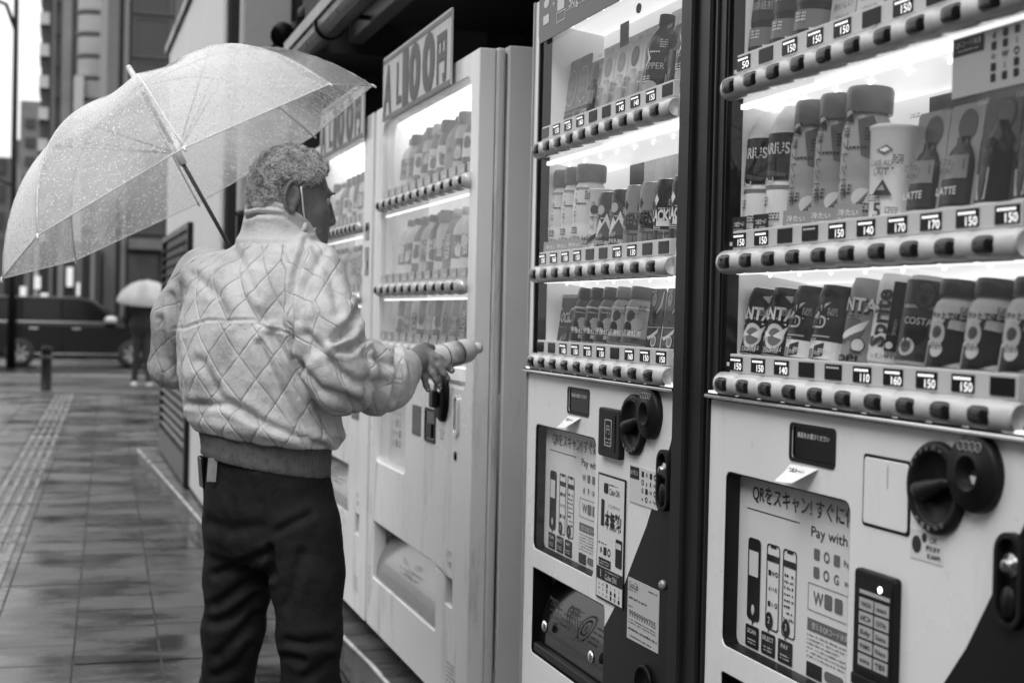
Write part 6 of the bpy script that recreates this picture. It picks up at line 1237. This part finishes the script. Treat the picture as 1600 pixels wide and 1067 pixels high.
# ---- face mask pulled under the chin
mk_ = MB(); mk_.smooth = True; Vm = []
for i in range(13):
    ph = -1.35+2.7*i/12
    for j in range(6):
        r_ = 0.060+0.004*math.sin(j*1.3); z_ = -0.060-0.010*j+0.004*math.sin(i*2.1+j); Vm.append(Hd(0.030+0.062*math.cos(ph)-0.004*j, 0.062*math.sin(ph), z_-0.0))
mk_.add(Vm, [(i*6+j, (i+1)*6+j, (i+1)*6+j+1, i*6+j+1) for i in range(12) for j in range(5)])
fm = mk_.build('face_mask', mat('mask_white', 0.72, 0.7, var=0.04), man); fm.location = -Vector(man.location)
sol = fm.modifiers.new('thickness', 'SOLIDIFY'); sol.thickness = 0.002
for sg in (1, -1):
    q = MB(); q.smooth = True; q.tube([Hd(0.012, sg*0.083, 0.022), Hd(0.017, sg*0.0800, 0.005), Hd(0.026, sg*0.0735, -0.03), Hd(0.036, sg*0.064, -0.054)], 0.0021, 6); q.tube([Hd(0.036, sg*0.064, -0.054), Hd(0.034, sg*0.0655, -0.066), Hd(0.028, sg*0.064, -0.075)], 0.0058, 6)
    o = q.build('ear_loop', mat('mask_white', 0.72, 0.7), man); o.location = -Vector(man.location)
# ---- bottle in his hand
B0, B1 = Q(668, 563, 0.175), Q(749, 543, 0.32); bd = B1-B0; BL = np.linalg.norm(bd); bd /= BL
bt = empty('plastic_bottle', 'half empty clear plastic bottle with pale label held in the man\'s hand', 'bottle', tuple(B0)); bt.rotation_mode = 'QUATERNION'; bt.rotation_quaternion = Vector(bd).to_track_quat('Z', 'Y')
LB = 0.196; r = 0.0305; B0s = B1-bd*LB; bt.location = tuple(B0s)
q = MB(); q.smooth = True; q.lathe([(r*0.7, 0), (r*0.95, 0.005), (r, 0.012), (r*0.96, 0.03), (r, 0.045), (r, 0.115), (r*1.0, 0.137), (r*0.96, 0.149), (r*0.80, 0.161), (r*0.52, 0.170), (r*0.40, 0.174), (r*0.40, 0.185), (0.001, 0.185)], n=32); q.build('bottle_body', mat('milky_plastic', 0.66, 0.18, coat=0.5), bt, smooth=True)
q = MB(); q.smooth = True; q.lathe([(r*1.02, 0.050), (r*1.02, 0.112)], n=32); lb = q.build('label', mat('bottle_label', 0.5, 0.3, var=0.35, vscale=70), bt)
q = MB()
for k in range(7): q.text(['おいしい水', '天然', 'WATER'][k % 3], 0.0, 0.0, 0.011, 0, wrap=(r*1.05, 0), bold=0.02) if False else None
q = MB(); q.text('WATER', 0, 0.078, 0.014, 0, wrap=(r*1.05, 0), bold=0.02, rot=PI/2); q.text('天然水', 0.03, 0.08, 0.014, 0, wrap=(r*1.05, 0), rot=PI/2); q.text('500ml', -0.03, 0.08, 0.010, 0, wrap=(r*1.05, 0), rot=PI/2); q.patch(r*1.035, -PI*r, PI*r, 0.106, 0.110, 32); q.patch(r*1.035, -PI*r, PI*r, 0.054, 0.058, 32); q.build('label_print', grey(0.3), lb)
q = MB(); q.smooth = True; q.lathe([(r*0.46, 0.179), (r*0.46, 0.193), (r*0.42, 0.196), (0.001, 0.196)], n=24); q.lathe([(r*0.50, 0.1745), (r*0.50, 0.1765)], n=24); q.build('cap', mat('pale_cap', 0.6, 0.3), bt)
# ------------------------------------------------------------------ clear umbrella
UC = P(300, 281, 3.5); d0 = (UC-CAMP)/np.linalg.norm(UC-CAMP)
im = -0.49*RT+0.87*UP; im = im-(im@d0)*d0; im /= np.linalg.norm(im); tilt_ = math.radians(7.4); AX = im*math.cos(tilt_)+d0*math.sin(tilt_)
mm_ = -0.878*RT-0.48*UP; mm_ -= (mm_@AX)*AX; mm_ /= np.linalg.norm(mm_); nn_ = np.cross(AX, mm_); nn_ = nn_ if nn_@d0 < 0 else -nn_
UR, UH = 0.517, 0.262
um = empty('umbrella', 'open clear plastic umbrella wet with rain, resting on the standing man\'s shoulder', 'umbrella', tuple(UC))
m = bpy.data.materials.new('wet_clear_vinyl'); m.use_nodes = True; t = m.node_tree; t.nodes.clear(); MATS['vinyl'] = m
o_ = t.nodes.new('ShaderNodeOutputMaterial'); tr = t.nodes.new('ShaderNodeBsdfTransparent'); df = t.nodes.new('ShaderNodeBsdfDiffuse'); tl3 = t.nodes.new('ShaderNodeBsdfTranslucent'); gl = t.nodes.new('ShaderNodeBsdfGlossy'); gl.inputs['Roughness'].default_value = 0.12
df.inputs[0].default_value = (0.92,)*3+(1,); tl3.inputs[0].default_value = (0.92,)*3+(1,); tr.inputs[0].default_value = (0.97,)*3+(1,)
a1 = t.nodes.new('ShaderNodeMixShader'); a1.inputs[0].default_value = 0.5; t.links.new(df.outputs[0], a1.inputs[1]); t.links.new(tl3.outputs[0], a1.inputs[2])
co = t.nodes.new('ShaderNodeTexCoord')
def noi(sc, det=4, stretch=None):
    n = t.nodes.new('ShaderNodeTexNoise'); n.inputs['Scale'].default_value = sc; n.inputs['Detail'].default_value = det; src = co.outputs['Object']
    if stretch: mp = t.nodes.new('ShaderNodeMapping'); mp.inputs['Scale'].default_value = stretch[0]; mp.inputs['Rotation'].default_value = stretch[1]; t.links.new(src, mp.inputs[0]); src = mp.outputs[0]
    t.links.new(src, n.inputs['Vector']); return n.outputs[0]
def rng_(s_, a, b, lo_, hi_):
    r = t.nodes.new('ShaderNodeMapRange'); r.inputs[1].default_value = a; r.inputs[2].default_value = b; r.inputs[3].default_value = lo_; r.inputs[4].default_value = hi_; t.links.new(s_, r.inputs[0]); return r.outputs[0]
def mth(op, a, b):
    n = t.nodes.new('ShaderNodeMath'); n.operation = op; n.use_clamp = False
    for i, x in enumerate((a, b)):
        if isinstance(x, (int, float)): n.inputs[i].default_value = x
        else: t.links.new(x, n.inputs[i])
    return n.outputs[0]
vor = t.nodes.new('ShaderNodeTexVoronoi'); vor.inputs['Scale'].default_value = 120; t.links.new(co.outputs['Object'], vor.inputs['Vector'])
vor2 = t.nodes.new('ShaderNodeTexVoronoi'); vor2.inputs['Scale'].default_value = 60; t.links.new(co.outputs['Object'], vor2.inputs['Vector'])
spk = mth('MULTIPLY', rng_(vor.outputs['Distance'], 0.16, 0.40, 1, 0), rng_(noi(60), 0.36, 0.58, 0, 1)); spk2 = mth('MULTIPLY', rng_(vor2.outputs['Distance'], 0.08, 0.17, 1, 0), rng_(noi(23), 0.5, 0.56, 0, 1))
film = rng_(noi(3.2, 9), 0.32, 0.66, 0.26, 0.68); streak = rng_(noi(14, 6, ((1.0, 9.0, 1.0), (0.3, 0.5, 0.9))), 0.50, 0.62, 0, 0.10)
fac_ = mth('ADD', mth('ADD', film, streak), mth('ADD', mth('MULTIPLY', spk, 0.75), mth('MULTIPLY', spk2, 0.5)))
fc = t.nodes.new('ShaderNodeMath'); fc.operation = 'MINIMUM'; fc.inputs[1].default_value = 0.96; t.links.new(fac_, fc.inputs[0])
b1 = t.nodes.new('ShaderNodeMixShader'); t.links.new(fc.outputs[0], b1.inputs[0]); t.links.new(tr.outputs[0], b1.inputs[1]); t.links.new(a1.outputs[0], b1.inputs[2])
fr = t.nodes.new('ShaderNodeFresnel'); gq = t.nodes.new('ShaderNodeNewGeometry'); iq = t.nodes.new('ShaderNodeMapRange'); iq.inputs[3].default_value = 1.4; iq.inputs[4].default_value = 1/1.4; t.links.new(gq.outputs['Backfacing'], iq.inputs[0]); t.links.new(iq.outputs[0], fr.inputs[0]); b2 = t.nodes.new('ShaderNodeMixShader'); t.links.new(fr.outputs[0], b2.inputs[0]); t.links.new(b1.outputs[0], b2.inputs[1]); t.links.new(gl.outputs[0], b2.inputs[2])
bmp = t.nodes.new('ShaderNodeBump'); bmp.inputs['Distance'].default_value = 0.002; bmp.inputs['Strength'].default_value = 0.6; t.links.new(mth('ADD', spk, spk2), bmp.inputs['Height']); t.links.new(bmp.outputs[0], gl.inputs['Normal']); t.links.new(bmp.outputs[0], df.inputs['Normal'])
t.links.new(b2.outputs[0], o_.inputs[0])
def upt(rn, ang, z=None):
    k = ((math.degrees(ang)-10) % 45)-22.5; chord = math.cos(math.radians(22.5))/math.cos(math.radians(k)); sag = 1-(1-chord*0.985)*(0.15+0.85*rn)  # straight hems between the rib tips
    rr_ = rn*UR*sag; h = UH*(1-(rn*0.05+0.95*rn**3.5)) + (0.012*math.cos(math.radians(k)*4)*math.sin(PI*rn)*-1)
    return AX*h+(mm_*math.cos(ang)+nn_*math.sin(ang))*rr_
q = MB(); q.smooth = True; NR, NA = 26, 96; Vv = [AX*UH]
for i in range(1, NR+1):
    for j in range(NA): Vv.append(upt(i/NR, math.radians(10)+2*PI*j/NA))
q.add(Vv, [(0, 1+j, 1+(j+1) % NA) for j in range(NA)]+[(1+(i-1)*NA+j, 1+i*NA+j, 1+i*NA+(j+1) % NA, 1+(i-1)*NA+(j+1) % NA) for i in range(1, NR) for j in range(NA)])
q.build('canopy', m, um)
q = MB(); q.smooth = True; q.tube([upt(1.0, math.radians(10)+2*PI*j/NA) for j in range(NA)]+[upt(1.0, math.radians(10))], 0.0014, 5, False); q.build('hem', mat('white_hem', 0.75, 0.4), um)
ribm = mat('white_rib', 0.72, 0.35)
for k in range(8):
    a = math.radians(10+45*k); q = MB(); q.smooth = True; q.tube([upt(i/16, a)-AX*0.003 for i in range(17)], 0.0024, 6); rb = q.build('rib', ribm, um)
    tp = upt(1.0, a); dirn = tp-upt(0.95, a); dirn /= np.linalg.norm(dirn); q = MB(); q.smooth = True; q.tube([tp-dirn*0.004, tp+dirn*0.008, tp+dirn*0.011], [0.003, 0.0032, 0.001], 8); q.build('rib_tip', ribm, rb)
    q = MB(); q.smooth = True; q.tube([AX*(UH-0.19), upt(0.5, a)-AX*0.004], 0.0017, 6); q.build('stretcher', mat('stretcher_metal', 0.4, 0.35, metal=0.6), rb)
q = MB(); q.smooth = True; q.tube([AX*(UH-0.02), AX*(-0.50)], 0.0050, 12); q.build('shaft', mat('dark_shaft', 0.05, 0.2, metal=0.5), um)
q = MB(); q.smooth = True; q.tube([AX*(UH-0.22), AX*(UH-0.16)], 0.010, 12); q.build('runner', mat('white_rib', 0.7), um)
q = MB(); q.smooth = True; q.tube([AX*(UH-0.004), AX*(UH+0.004), AX*(UH+0.0045), AX*(UH+0.050), AX*(UH+0.054)], [0.018, 0.014, 0.0085, 0.007, 0.004], 14); q.build('ferrule', mat('ferrule_white', 0.7, 0.35), um)
q = MB(); q.smooth = True; hk = [AX*(-0.40), AX*(-0.50)]+[AX*(-0.50)-AX*0.035*math.sin(t_)+mm_*0.035*(1-math.cos(t_)) for t_ in np.linspace(0.2, 3.4, 9)]; q.tube(hk, 0.010, 10); q.build('handle', mat('white_handle', 0.6, 0.3), um)
# ------------------------------------------------------------------ background across the road
def bx(name, x0, x1, y0, y1, z0, z1, m, par, bevel=0): q = MB(); q.box(x0, x1, y0, y1, z0, z1); return q.build(name, m, par, bevel=bevel)
def ux(u, Y, v=300):   # street coordinate seen at picture column u at distance Y
    d = FW+RT*(u-800)/F_PX+UP*(533.5-v)/F_PX; return d[0]*Y/d[1]
def vz(v, u, Y): d = FW+RT*(u-800)/F_PX+UP*(533.5-v)/F_PX; return CAM_H+d[2]*Y/d[1]
fd = mat('far_dark_facade', 0.035, 0.5, var=0.3, vscale=0.3); fm_ = mat('far_grey_facade', 0.11, 0.6, var=0.25, vscale=0.4); fl_ = mat('far_pale_facade', 0.42, 0.6, var=0.1, vscale=0.4); fw_ = mat('far_window_glass', 0.03, 0.12, var=0.4, vscale=0.2); fb = mat('far_brick_facade', 0.075, 0.7, var=0.35, vscale=0.6)
# tall striped tower
Y = 150; e = empty('tower_block', 'tall dark tower with white stepped balcony ends beside the sky', 'building', (ux(90, Y), Y, 0)); X = e.location.x
bx('wall', ux(74, Y)-X, ux(121, Y)-X, 0, 30, 0, 62, fd, e); bx('pilaster', ux(93, Y)-X, ux(108, Y)-X, -0.6, -0.01, 0, 62, mat('far_stone_strip', 0.15, 0.6, var=0.2, vscale=0.3), e); bx('pilaster', ux(79, Y)-X, ux(83, Y)-X, -0.4, -0.01, 0, 62, fm_, e)
b0 = MB(); b0.box(ux(58, Y)-X, ux(73.5, Y)-X, 0, 8, 0, 1.2); bo = b0.build('balcony', fl_, e); bo.location = (0, 0, 4)
b1_ = MB(); b1_.box(ux(61, Y)-X, ux(73.7, Y)-X, 0.5, 8, 0, 1.9); bo1 = b1_.build('balcony_recess', fd, e); bo1.location = (0, 0, 5.2)
for k in range(1, 17): inst(bo, 'balcony', e, (0, 0, 4+k*3.15)); inst(bo1, 'balcony_recess', e, (0, 0, 5.2+k*3.15))
for k in range(16):
    o = bx('window', ux(84, Y)-X, ux(91, Y)-X, -0.15, -0.01, 3+k*3.15, 5+k*3.15, fw_, e)
# pale curved corner tower
Y = 110; e = empty('corner_tower', 'pale rounded tower with thin dark floor bands rising behind the umbrella', 'building', (ux(142, Y), Y, 0)); X = e.location.x
q = MB(); q.smooth = True; rr0 = (ux(166, Y)-ux(118, Y))/2; q.lathe([(rr0, 0), (rr0, 60)], (0, rr0, 0), 28); q.build('wall', fl_, e)
bn = MB(); bn.smooth = True; bn.lathe([(rr0+0.08, 0), (rr0+0.08, 0.30)], (0, rr0, 0), 28); bo = bn.build('floor_band', fd, e); bo.location = (0, 0, 5)
for k in range(1, 28): inst(bo, 'floor_band', e, (0, 0, 5+k*1.62))
bx('annex', ux(113, Y)-X, ux(128, Y)-X, -0.5, rr0, 0, vz(120, 118, Y), mat('far_light_annex', 0.36, 0.6, var=0.1), e)
# dark glazed block
Y = 58; e = empty('office_block', 'dark glazed office block with large panes across the road', 'building', (ux(175, Y), Y, 0)); X = e.location.x
x0, x1 = ux(164, Y)-X, ux(420, Y)-X
bx('wall', x0, x1, 0, 12, 0, 30, fd, e)
bx('corner_column', x0-0.02, x0+0.42, -0.4, -0.01, 0, 30, fm_, e); bx('corner_column', x0+0.62, x0+0.8, -0.25, -0.01, 0, 30, mat('far_mid_column', 0.16, 0.5), e)
pn = MB(); pn.box(0, 1.35, -0.06, -0.01, 0, 1.5); po_ = pn.build('pane', fw_, e); po_.location = (x0+1.0, 0, 4.2)
fr_ = MB(); fr_.plate([(-0.06, -0.06), (1.41, -0.06), (1.41, 1.56), (-0.06, 1.56)], [[(0.01, 0.01), (1.34, 0.01), (1.34, 1.49), (0.01, 1.49)][::-1]], -0.14, -0.061); fo_ = fr_.build('window_frame', mat('far_frame', 0.06, 0.5), e); fo_.location = po_.location
for i in range(6):
    for k in range(9):
        if i or k: inst(po_, 'pane', e, (x0+1.0+i*1.48, 0, 4.2+k*1.72)); inst(fo_, 'window_frame', e, (x0+1.0+i*1.48, 0, 4.2+k*1.72))
bx('canopy_beam', x0+0.9, x1, -0.9, -0.16, 3.5, 3.9, fm_, e)
for i in range(7): bx('shop_pane', x0+0.9+i*1.3, x0+2.05+i*1.3, -0.12, -0.01, 0.4, 3.3, mat('shop_glass', 0.05, 0.15, var=0.6, vscale=0.8), e)
# low shops left
Y = 54; e = empty('shop_row', 'low dark shop row with upright signs behind the parked car', 'building', (ux(60, Y), Y, 0)); X = e.location.x
bx('wall', ux(-260, Y)-X, ux(160, Y)-X, 0, 10, 0, vz(376, 60, Y), fd, e)
for k, (u0, u1, g_) in enumerate([(-20, 10, 0.05), (16, 27, 0.12), (40, 50, 0.10), (55, 62, 0.3), (78, 84, 0.09), (92, 101, 0.16), (118, 130, 0.08), (143, 150, 0.14)]): bx('pillar', ux(u0, Y)-X, ux(u1, Y)-X, -0.35, -0.01, 0, vz(382, 60, Y), mat('shop_pillar_%02d' % round(g_*100), g_, 0.6), e)
for k, (u0, u1, v0, v1) in enumerate([(56, 66, 432, 452), (106, 116, 418, 448), (122, 127, 442, 462), (34, 44, 448, 466), (66, 78, 458, 468)]): bx('sign_panel', ux(u0, Y)-X, ux(u1, Y)-X, -0.5, -0.36, vz(v1, u0, Y), vz(v0, u0, Y), mat('lit_sign_panel', 0.6, 0.5, emis=0.25), e)
Y = 230; e = empty('brick_building', 'distant brown brick building below the sky gap', 'building', (ux(45, Y), Y, 0)); X = e.location.x
bx('wall', ux(30, Y)-X, ux(66, Y)-X, 0, 20, 0, vz(158, 45, Y), mat('distant_brick', 0.14, 0.7, var=0.3, vscale=0.15), e); bx('wall', ux(21, Y)-X, ux(40, Y)-X, 3, 20, 0, vz(215, 28, Y), mat('distant_brick', 0.14), e)
for k in range(9): bx('window', ux(38, Y)-X, ux(54, Y)-X, -0.3, -0.01, 5+k*2.9, 6.4+k*2.9, fw_, e)
Y = 190; e = empty('grey_building', 'distant low grey building at the left behind the lamp post', 'building', (ux(5, Y), Y, 0)); X = e.location.x
bx('wall', ux(-200, Y)-X, ux(24, Y)-X, 0, 20, 0, vz(246, 8, Y), fm_, e)
for k in range(5): bx('window', ux(-10, Y)-X, ux(6, Y)-X, -0.3, -0.01, 4+k*3.4, 6+k*3.4, fw_, e)
# lamp post
p = P(17, 560, 30.5); e = empty('lamp_post', 'tall dark street lamp post rising at the left edge', 'lamp post', (p[0], p[1], -0.13))
q = MB(); q.smooth = True; q.tube([(0, 0, 0), (0, 0, 2.0), (0, 0, 9.5)], [0.10, 0.07, 0.05], 12); q.build('pole', M['black'], e)
q = MB(); q.smooth = True; q.tube([(0, 0, 3.9), (-0.35, 0, 4.05), (-0.6, 0, 3.9)], 0.025, 8); q.build('bracket', M['black'], e)
q = MB(); q.smooth = True; q.tube([(0, 0, 7.2), (-0.2, 0, 7.75), (-0.6, 0, 7.9), (-1.4, 0, 7.95)], 0.045, 8); q.build('lamp_arm', M['black'], e)
# bollard
e = empty('bollard', 'short dark bollard at the end of the paving', 'bollard', (-0.19, 22.2, -0.13)); 
q = MB(); q.smooth = True; q.lathe([(0.10, 0), (0.10, 0.02), (0.082, 0.025), (0.080, 0.70), (0.082, 0.72), (0.060, 0.765), (0.001, 0.775)], n=20); q.build('post', M['black'], e)
q = MB(); q.smooth = True; q.lathe([(0.0795, 0.58), (0.0822, 0.585), (0.0822, 0.63), (0.0795, 0.635)], n=20); q.build('band', mat('reflective_band', 0.04, 0.3), e)
# car
e = empty('estate_car', 'black estate taxi stopped across the street', 'car', (0.35, 33.1, -0.14))
paint = mat('black_car_paint', 0.006, 0.25, spec=0.35, var=0.1); cg = mat('car_glass', 0.010, 0.08, spec=0.4)
prof = [(-2.35, 0.38), (-2.4, 0.62), (-2.36, 0.95), (-2.0, 1.02), (1.15, 1.00), (1.75, 0.94), (2.12, 0.80), (2.2, 0.60), (2.18, 0.36), (1.55, 0.24), (-1.6, 0.24)]
q = MB(); q.prism(prof, 0.0, 1.68); q.build('body', paint, e, bevel=0.07)
cab = [(-2.20, 1.0), (-2.02, 1.50), (-1.75, 1.575), (0.05, 1.585), (0.35, 1.52), (1.12, 0.99)]
q = MB(); q.prism(cab, 0.10, 1.58); q.build('roof', paint, e, bevel=0.05)
for pts in ([(-2.02, 1.06), (-1.90, 1.46), (-1.22, 1.49), (-1.22, 1.06)], [(-1.14, 1.06), (-1.14, 1.49), (-0.36, 1.50), (-0.36, 1.06)], [(-0.28, 1.06), (-0.28, 1.50), (0.05, 1.49), (0.30, 1.43), (0.86, 1.06)]):
    q = MB(); q.prism(pts, 0.090, 0.099); q.build('window', cg, e)
q = MB(); q.add([(0.40, 0.16, 1.50), (0.40, 1.52, 1.50), (1.13, 1.56, 1.02), (1.13, 0.12, 1.02)], [(0, 1, 2, 3)]); q.build('windshield', cg, e)
q = MB(); q.box(-2.2, 1.1, -0.015, 0.02, 1.005, 1.035); q.build('chrome_strip', M['chrome'], e); q = MB(); q.box(-1.5, 1.5, -0.015, 0.01, 0.30, 0.33); q.build('sill_strip', M['chrome'], e)
for x in (-1.18, -0.32): q = MB(); q.box(x, x+0.012, -0.004, 0.002, 0.33, 1.0); q.build('door_gap', M['black'], e)
for x in (-1.0, -0.1): q = MB(); q.box(x, x+0.18, -0.03, 0.0, 0.86, 0.895); q.build('door_handle', M['chrome'], e)
for x in (-1.20, 1.20):
    for yy in (-0.02, 1.50):
        q = MB(); q.smooth = True; q.lathe([(0.20, 0.0), (0.31, 0.0), (0.325, -0.03), (0.325, -0.17), (0.31, -0.2), (0.20, -0.2)], (x, yy, 0.325), 28, 'y'); wh = q.build('wheel', mat('tyre', 0.015, 0.8), e)
        q = MB(); q.smooth = True; q.lathe([(0.205, 0.002), (0.19, 0.008), (0.17, -0.03), (0.06, -0.03), (0.05, 0.0), (0.001, 0.004)], (x, yy, 0.325), 24, 'y'); rim = q.build('rim', mat('dark_rim', 0.10, 0.3, metal=0.5), wh)
        if yy < 0:
            q = MB()
            for k in range(7): t_ = 2*PI*k/7; dx, dz = math.cos(t_), math.sin(t_); nx_, nz_ = -dz*0.022, dx*0.022; q.add([(x+dx*0.05+nx_, yy-0.006, 0.325+dz*0.05+nz_), (x+dx*0.05-nx_, yy-0.006, 0.325+dz*0.05-nz_), (x+dx*0.19-nx_, yy-0.010, 0.325+dz*0.19-nz_), (x+dx*0.19+nx_, yy-0.010, 0.325+dz*0.19+nz_)], [(0, 1, 2, 3)])
            q.build('spokes', mat('spoke_metal', 0.45, 0.3, metal=0.7), rim)
q = MB(); q.box(1.92, 2.16, -0.01, 0.25, 0.66, 0.80); q.build('headlight', M['chrome'], e, bevel=0.03); q = MB(); q.box(-2.40, -2.3, 0.0, 0.2, 0.7, 1.0); q.build('tail_light', mat('tail_light', 0.1, 0.2), e, bevel=0.02)
q = MB(); q.smooth = True; q.lathe([(0.001, -0.02), (0.08, 0.0), (0.10, 0.08), (0.06, 0.14), (0.001, 0.15)], (0.72, -0.1, 1.02), 14, 'z', 1.4, 1); q.build('side_mirror', mat('mirror_pale', 0.45, 0.2), e)
# walker with a clear umbrella
base = np.array([1.21, 22.9, 0.0]); wk = empty('person', 'distant walker in dark clothes under a pale umbrella near the road', 'person', tuple(base))
pf = Field((-0.4, -0.35, 0.0), (0.4, 0.35, 1.75), 0.016)
H_ = lambda x, y, z: np.array([x, y, z])
pf.cone(H_(-0.10, 0.03, 0.06), H_(-0.08, 0.0, 0.46), 0.045, 0.055); pf.cone(H_(-0.08, 0.0, 0.46), H_(-0.06, 0, 0.82), 0.055, 0.085); pf.cone(H_(0.12, -0.08, 0.06), H_(0.09, -0.03, 0.46), 0.045, 0.055); pf.cone(H_(0.09, -0.03, 0.46), H_(0.06, 0, 0.82), 0.055, 0.085)
pf.ell(H_(0, 0, 0.98), [np.eye(3)[0], np.eye(3)[1], np.eye(3)[2]], (0.20, 0.13, 0.24), 0.03); pf.ell(H_(0, 0, 1.22), list(np.eye(3)), (0.21, 0.12, 0.20), 0.04); pf.cone(H_(0, 0, 1.36), H_(0, 0.0, 1.47), 0.055, 0.05); pf.ell(H_(0, 0.01, 1.53), list(np.eye(3)), (0.075, 0.09, 0.115), 0.02)
pf.cone(H_(-0.20, 0, 1.32), H_(-0.25, 0.02, 1.08), 0.06, 0.05); pf.cone(H_(-0.25, 0.02, 1.08), H_(-0.20, 0.14, 0.92), 0.05, 0.035); pf.cone(H_(0.20, 0, 1.32), H_(0.24, 0.05, 1.10), 0.06, 0.05); pf.cone(H_(0.24, 0.05, 1.10), H_(0.10, 0.24, 1.20), 0.05, 0.035)
for sx in (-0.10, 0.12): pf.ell(H_(sx, 0.05 if sx < 0 else -0.05, 0.04), list(np.eye(3)), (0.045, 0.12, 0.04), 0.01)
V, F = pf.mesh(); arr_obj('body', V, F, mat('dark_coat', 0.015, 0.7), wk)
for sx in (-0.10, 0.12): q = MB(); q.smooth = True; q.lathe([(0.001, 0.0), (0.055, 0.005), (0.055, 0.05), (0.03, 0.09), (0.001, 0.10)], (sx, 0.03 if sx < 0 else -0.06, 0), 12, 'z', 0.95, 1.9); q.build('shoe', mat('pale_shoe', 0.42, 0.6), wk)
wu = empty('umbrella', 'small pale clear umbrella held low over the distant walker', 'umbrella', (base[0]+0.07, base[1]-0.02, 1.32)); 
um2 = bpy.data.materials.new('far_vinyl'); um2.use_nodes = True; t = um2.node_tree; t.nodes.clear(); o_ = t.nodes.new('ShaderNodeOutputMaterial'); mx_ = t.nodes.new('ShaderNodeMixShader'); mx_.inputs[0].default_value = 0.72; tr = t.nodes.new('ShaderNodeBsdfTransparent'); mx2 = t.nodes.new('ShaderNodeMixShader'); df = t.nodes.new('ShaderNodeBsdfDiffuse'); t2 = t.nodes.new('ShaderNodeBsdfTranslucent'); df.inputs[0].default_value = t2.inputs[0].default_value = (0.62, 0.62, 0.62, 1)
t.links.new(df.outputs[0], mx2.inputs[1]); t.links.new(t2.outputs[0], mx2.inputs[2]); t.links.new(tr.outputs[0], mx_.inputs[1]); t.links.new(mx2.outputs[0], mx_.inputs[2]); t.links.new(mx_.outputs[0], o_.inputs[0])
q = MB(); q.smooth = True; q.lathe([(0.46, 0), (0.44, 0.07), (0.38, 0.17), (0.28, 0.26), (0.15, 0.325), (0.02, 0.35)], n=24); q.build('canopy', um2, wu); q = MB(); q.tube([(0, 0.0, 0.40), (0, 0.0, -0.2)], 0.006, 8); q.build('shaft', M['chrome'], wu)
wu.rotation_euler = (0.15, 0.0, 0.2)
for k in range(8):
    a = 2*PI*k/8; q = MB(); q.tube([(r_*math.cos(a), r_*math.sin(a), h_-0.004) for r_, h_ in [(0.46, 0), (0.44, 0.07), (0.38, 0.17), (0.28, 0.26), (0.15, 0.325), (0.02, 0.35)]], 0.003, 5); q.build('rib', ribm, wu)
print('SCRIPT TIME', time.time()-T0, 'objects', len(bpy.data.objects))
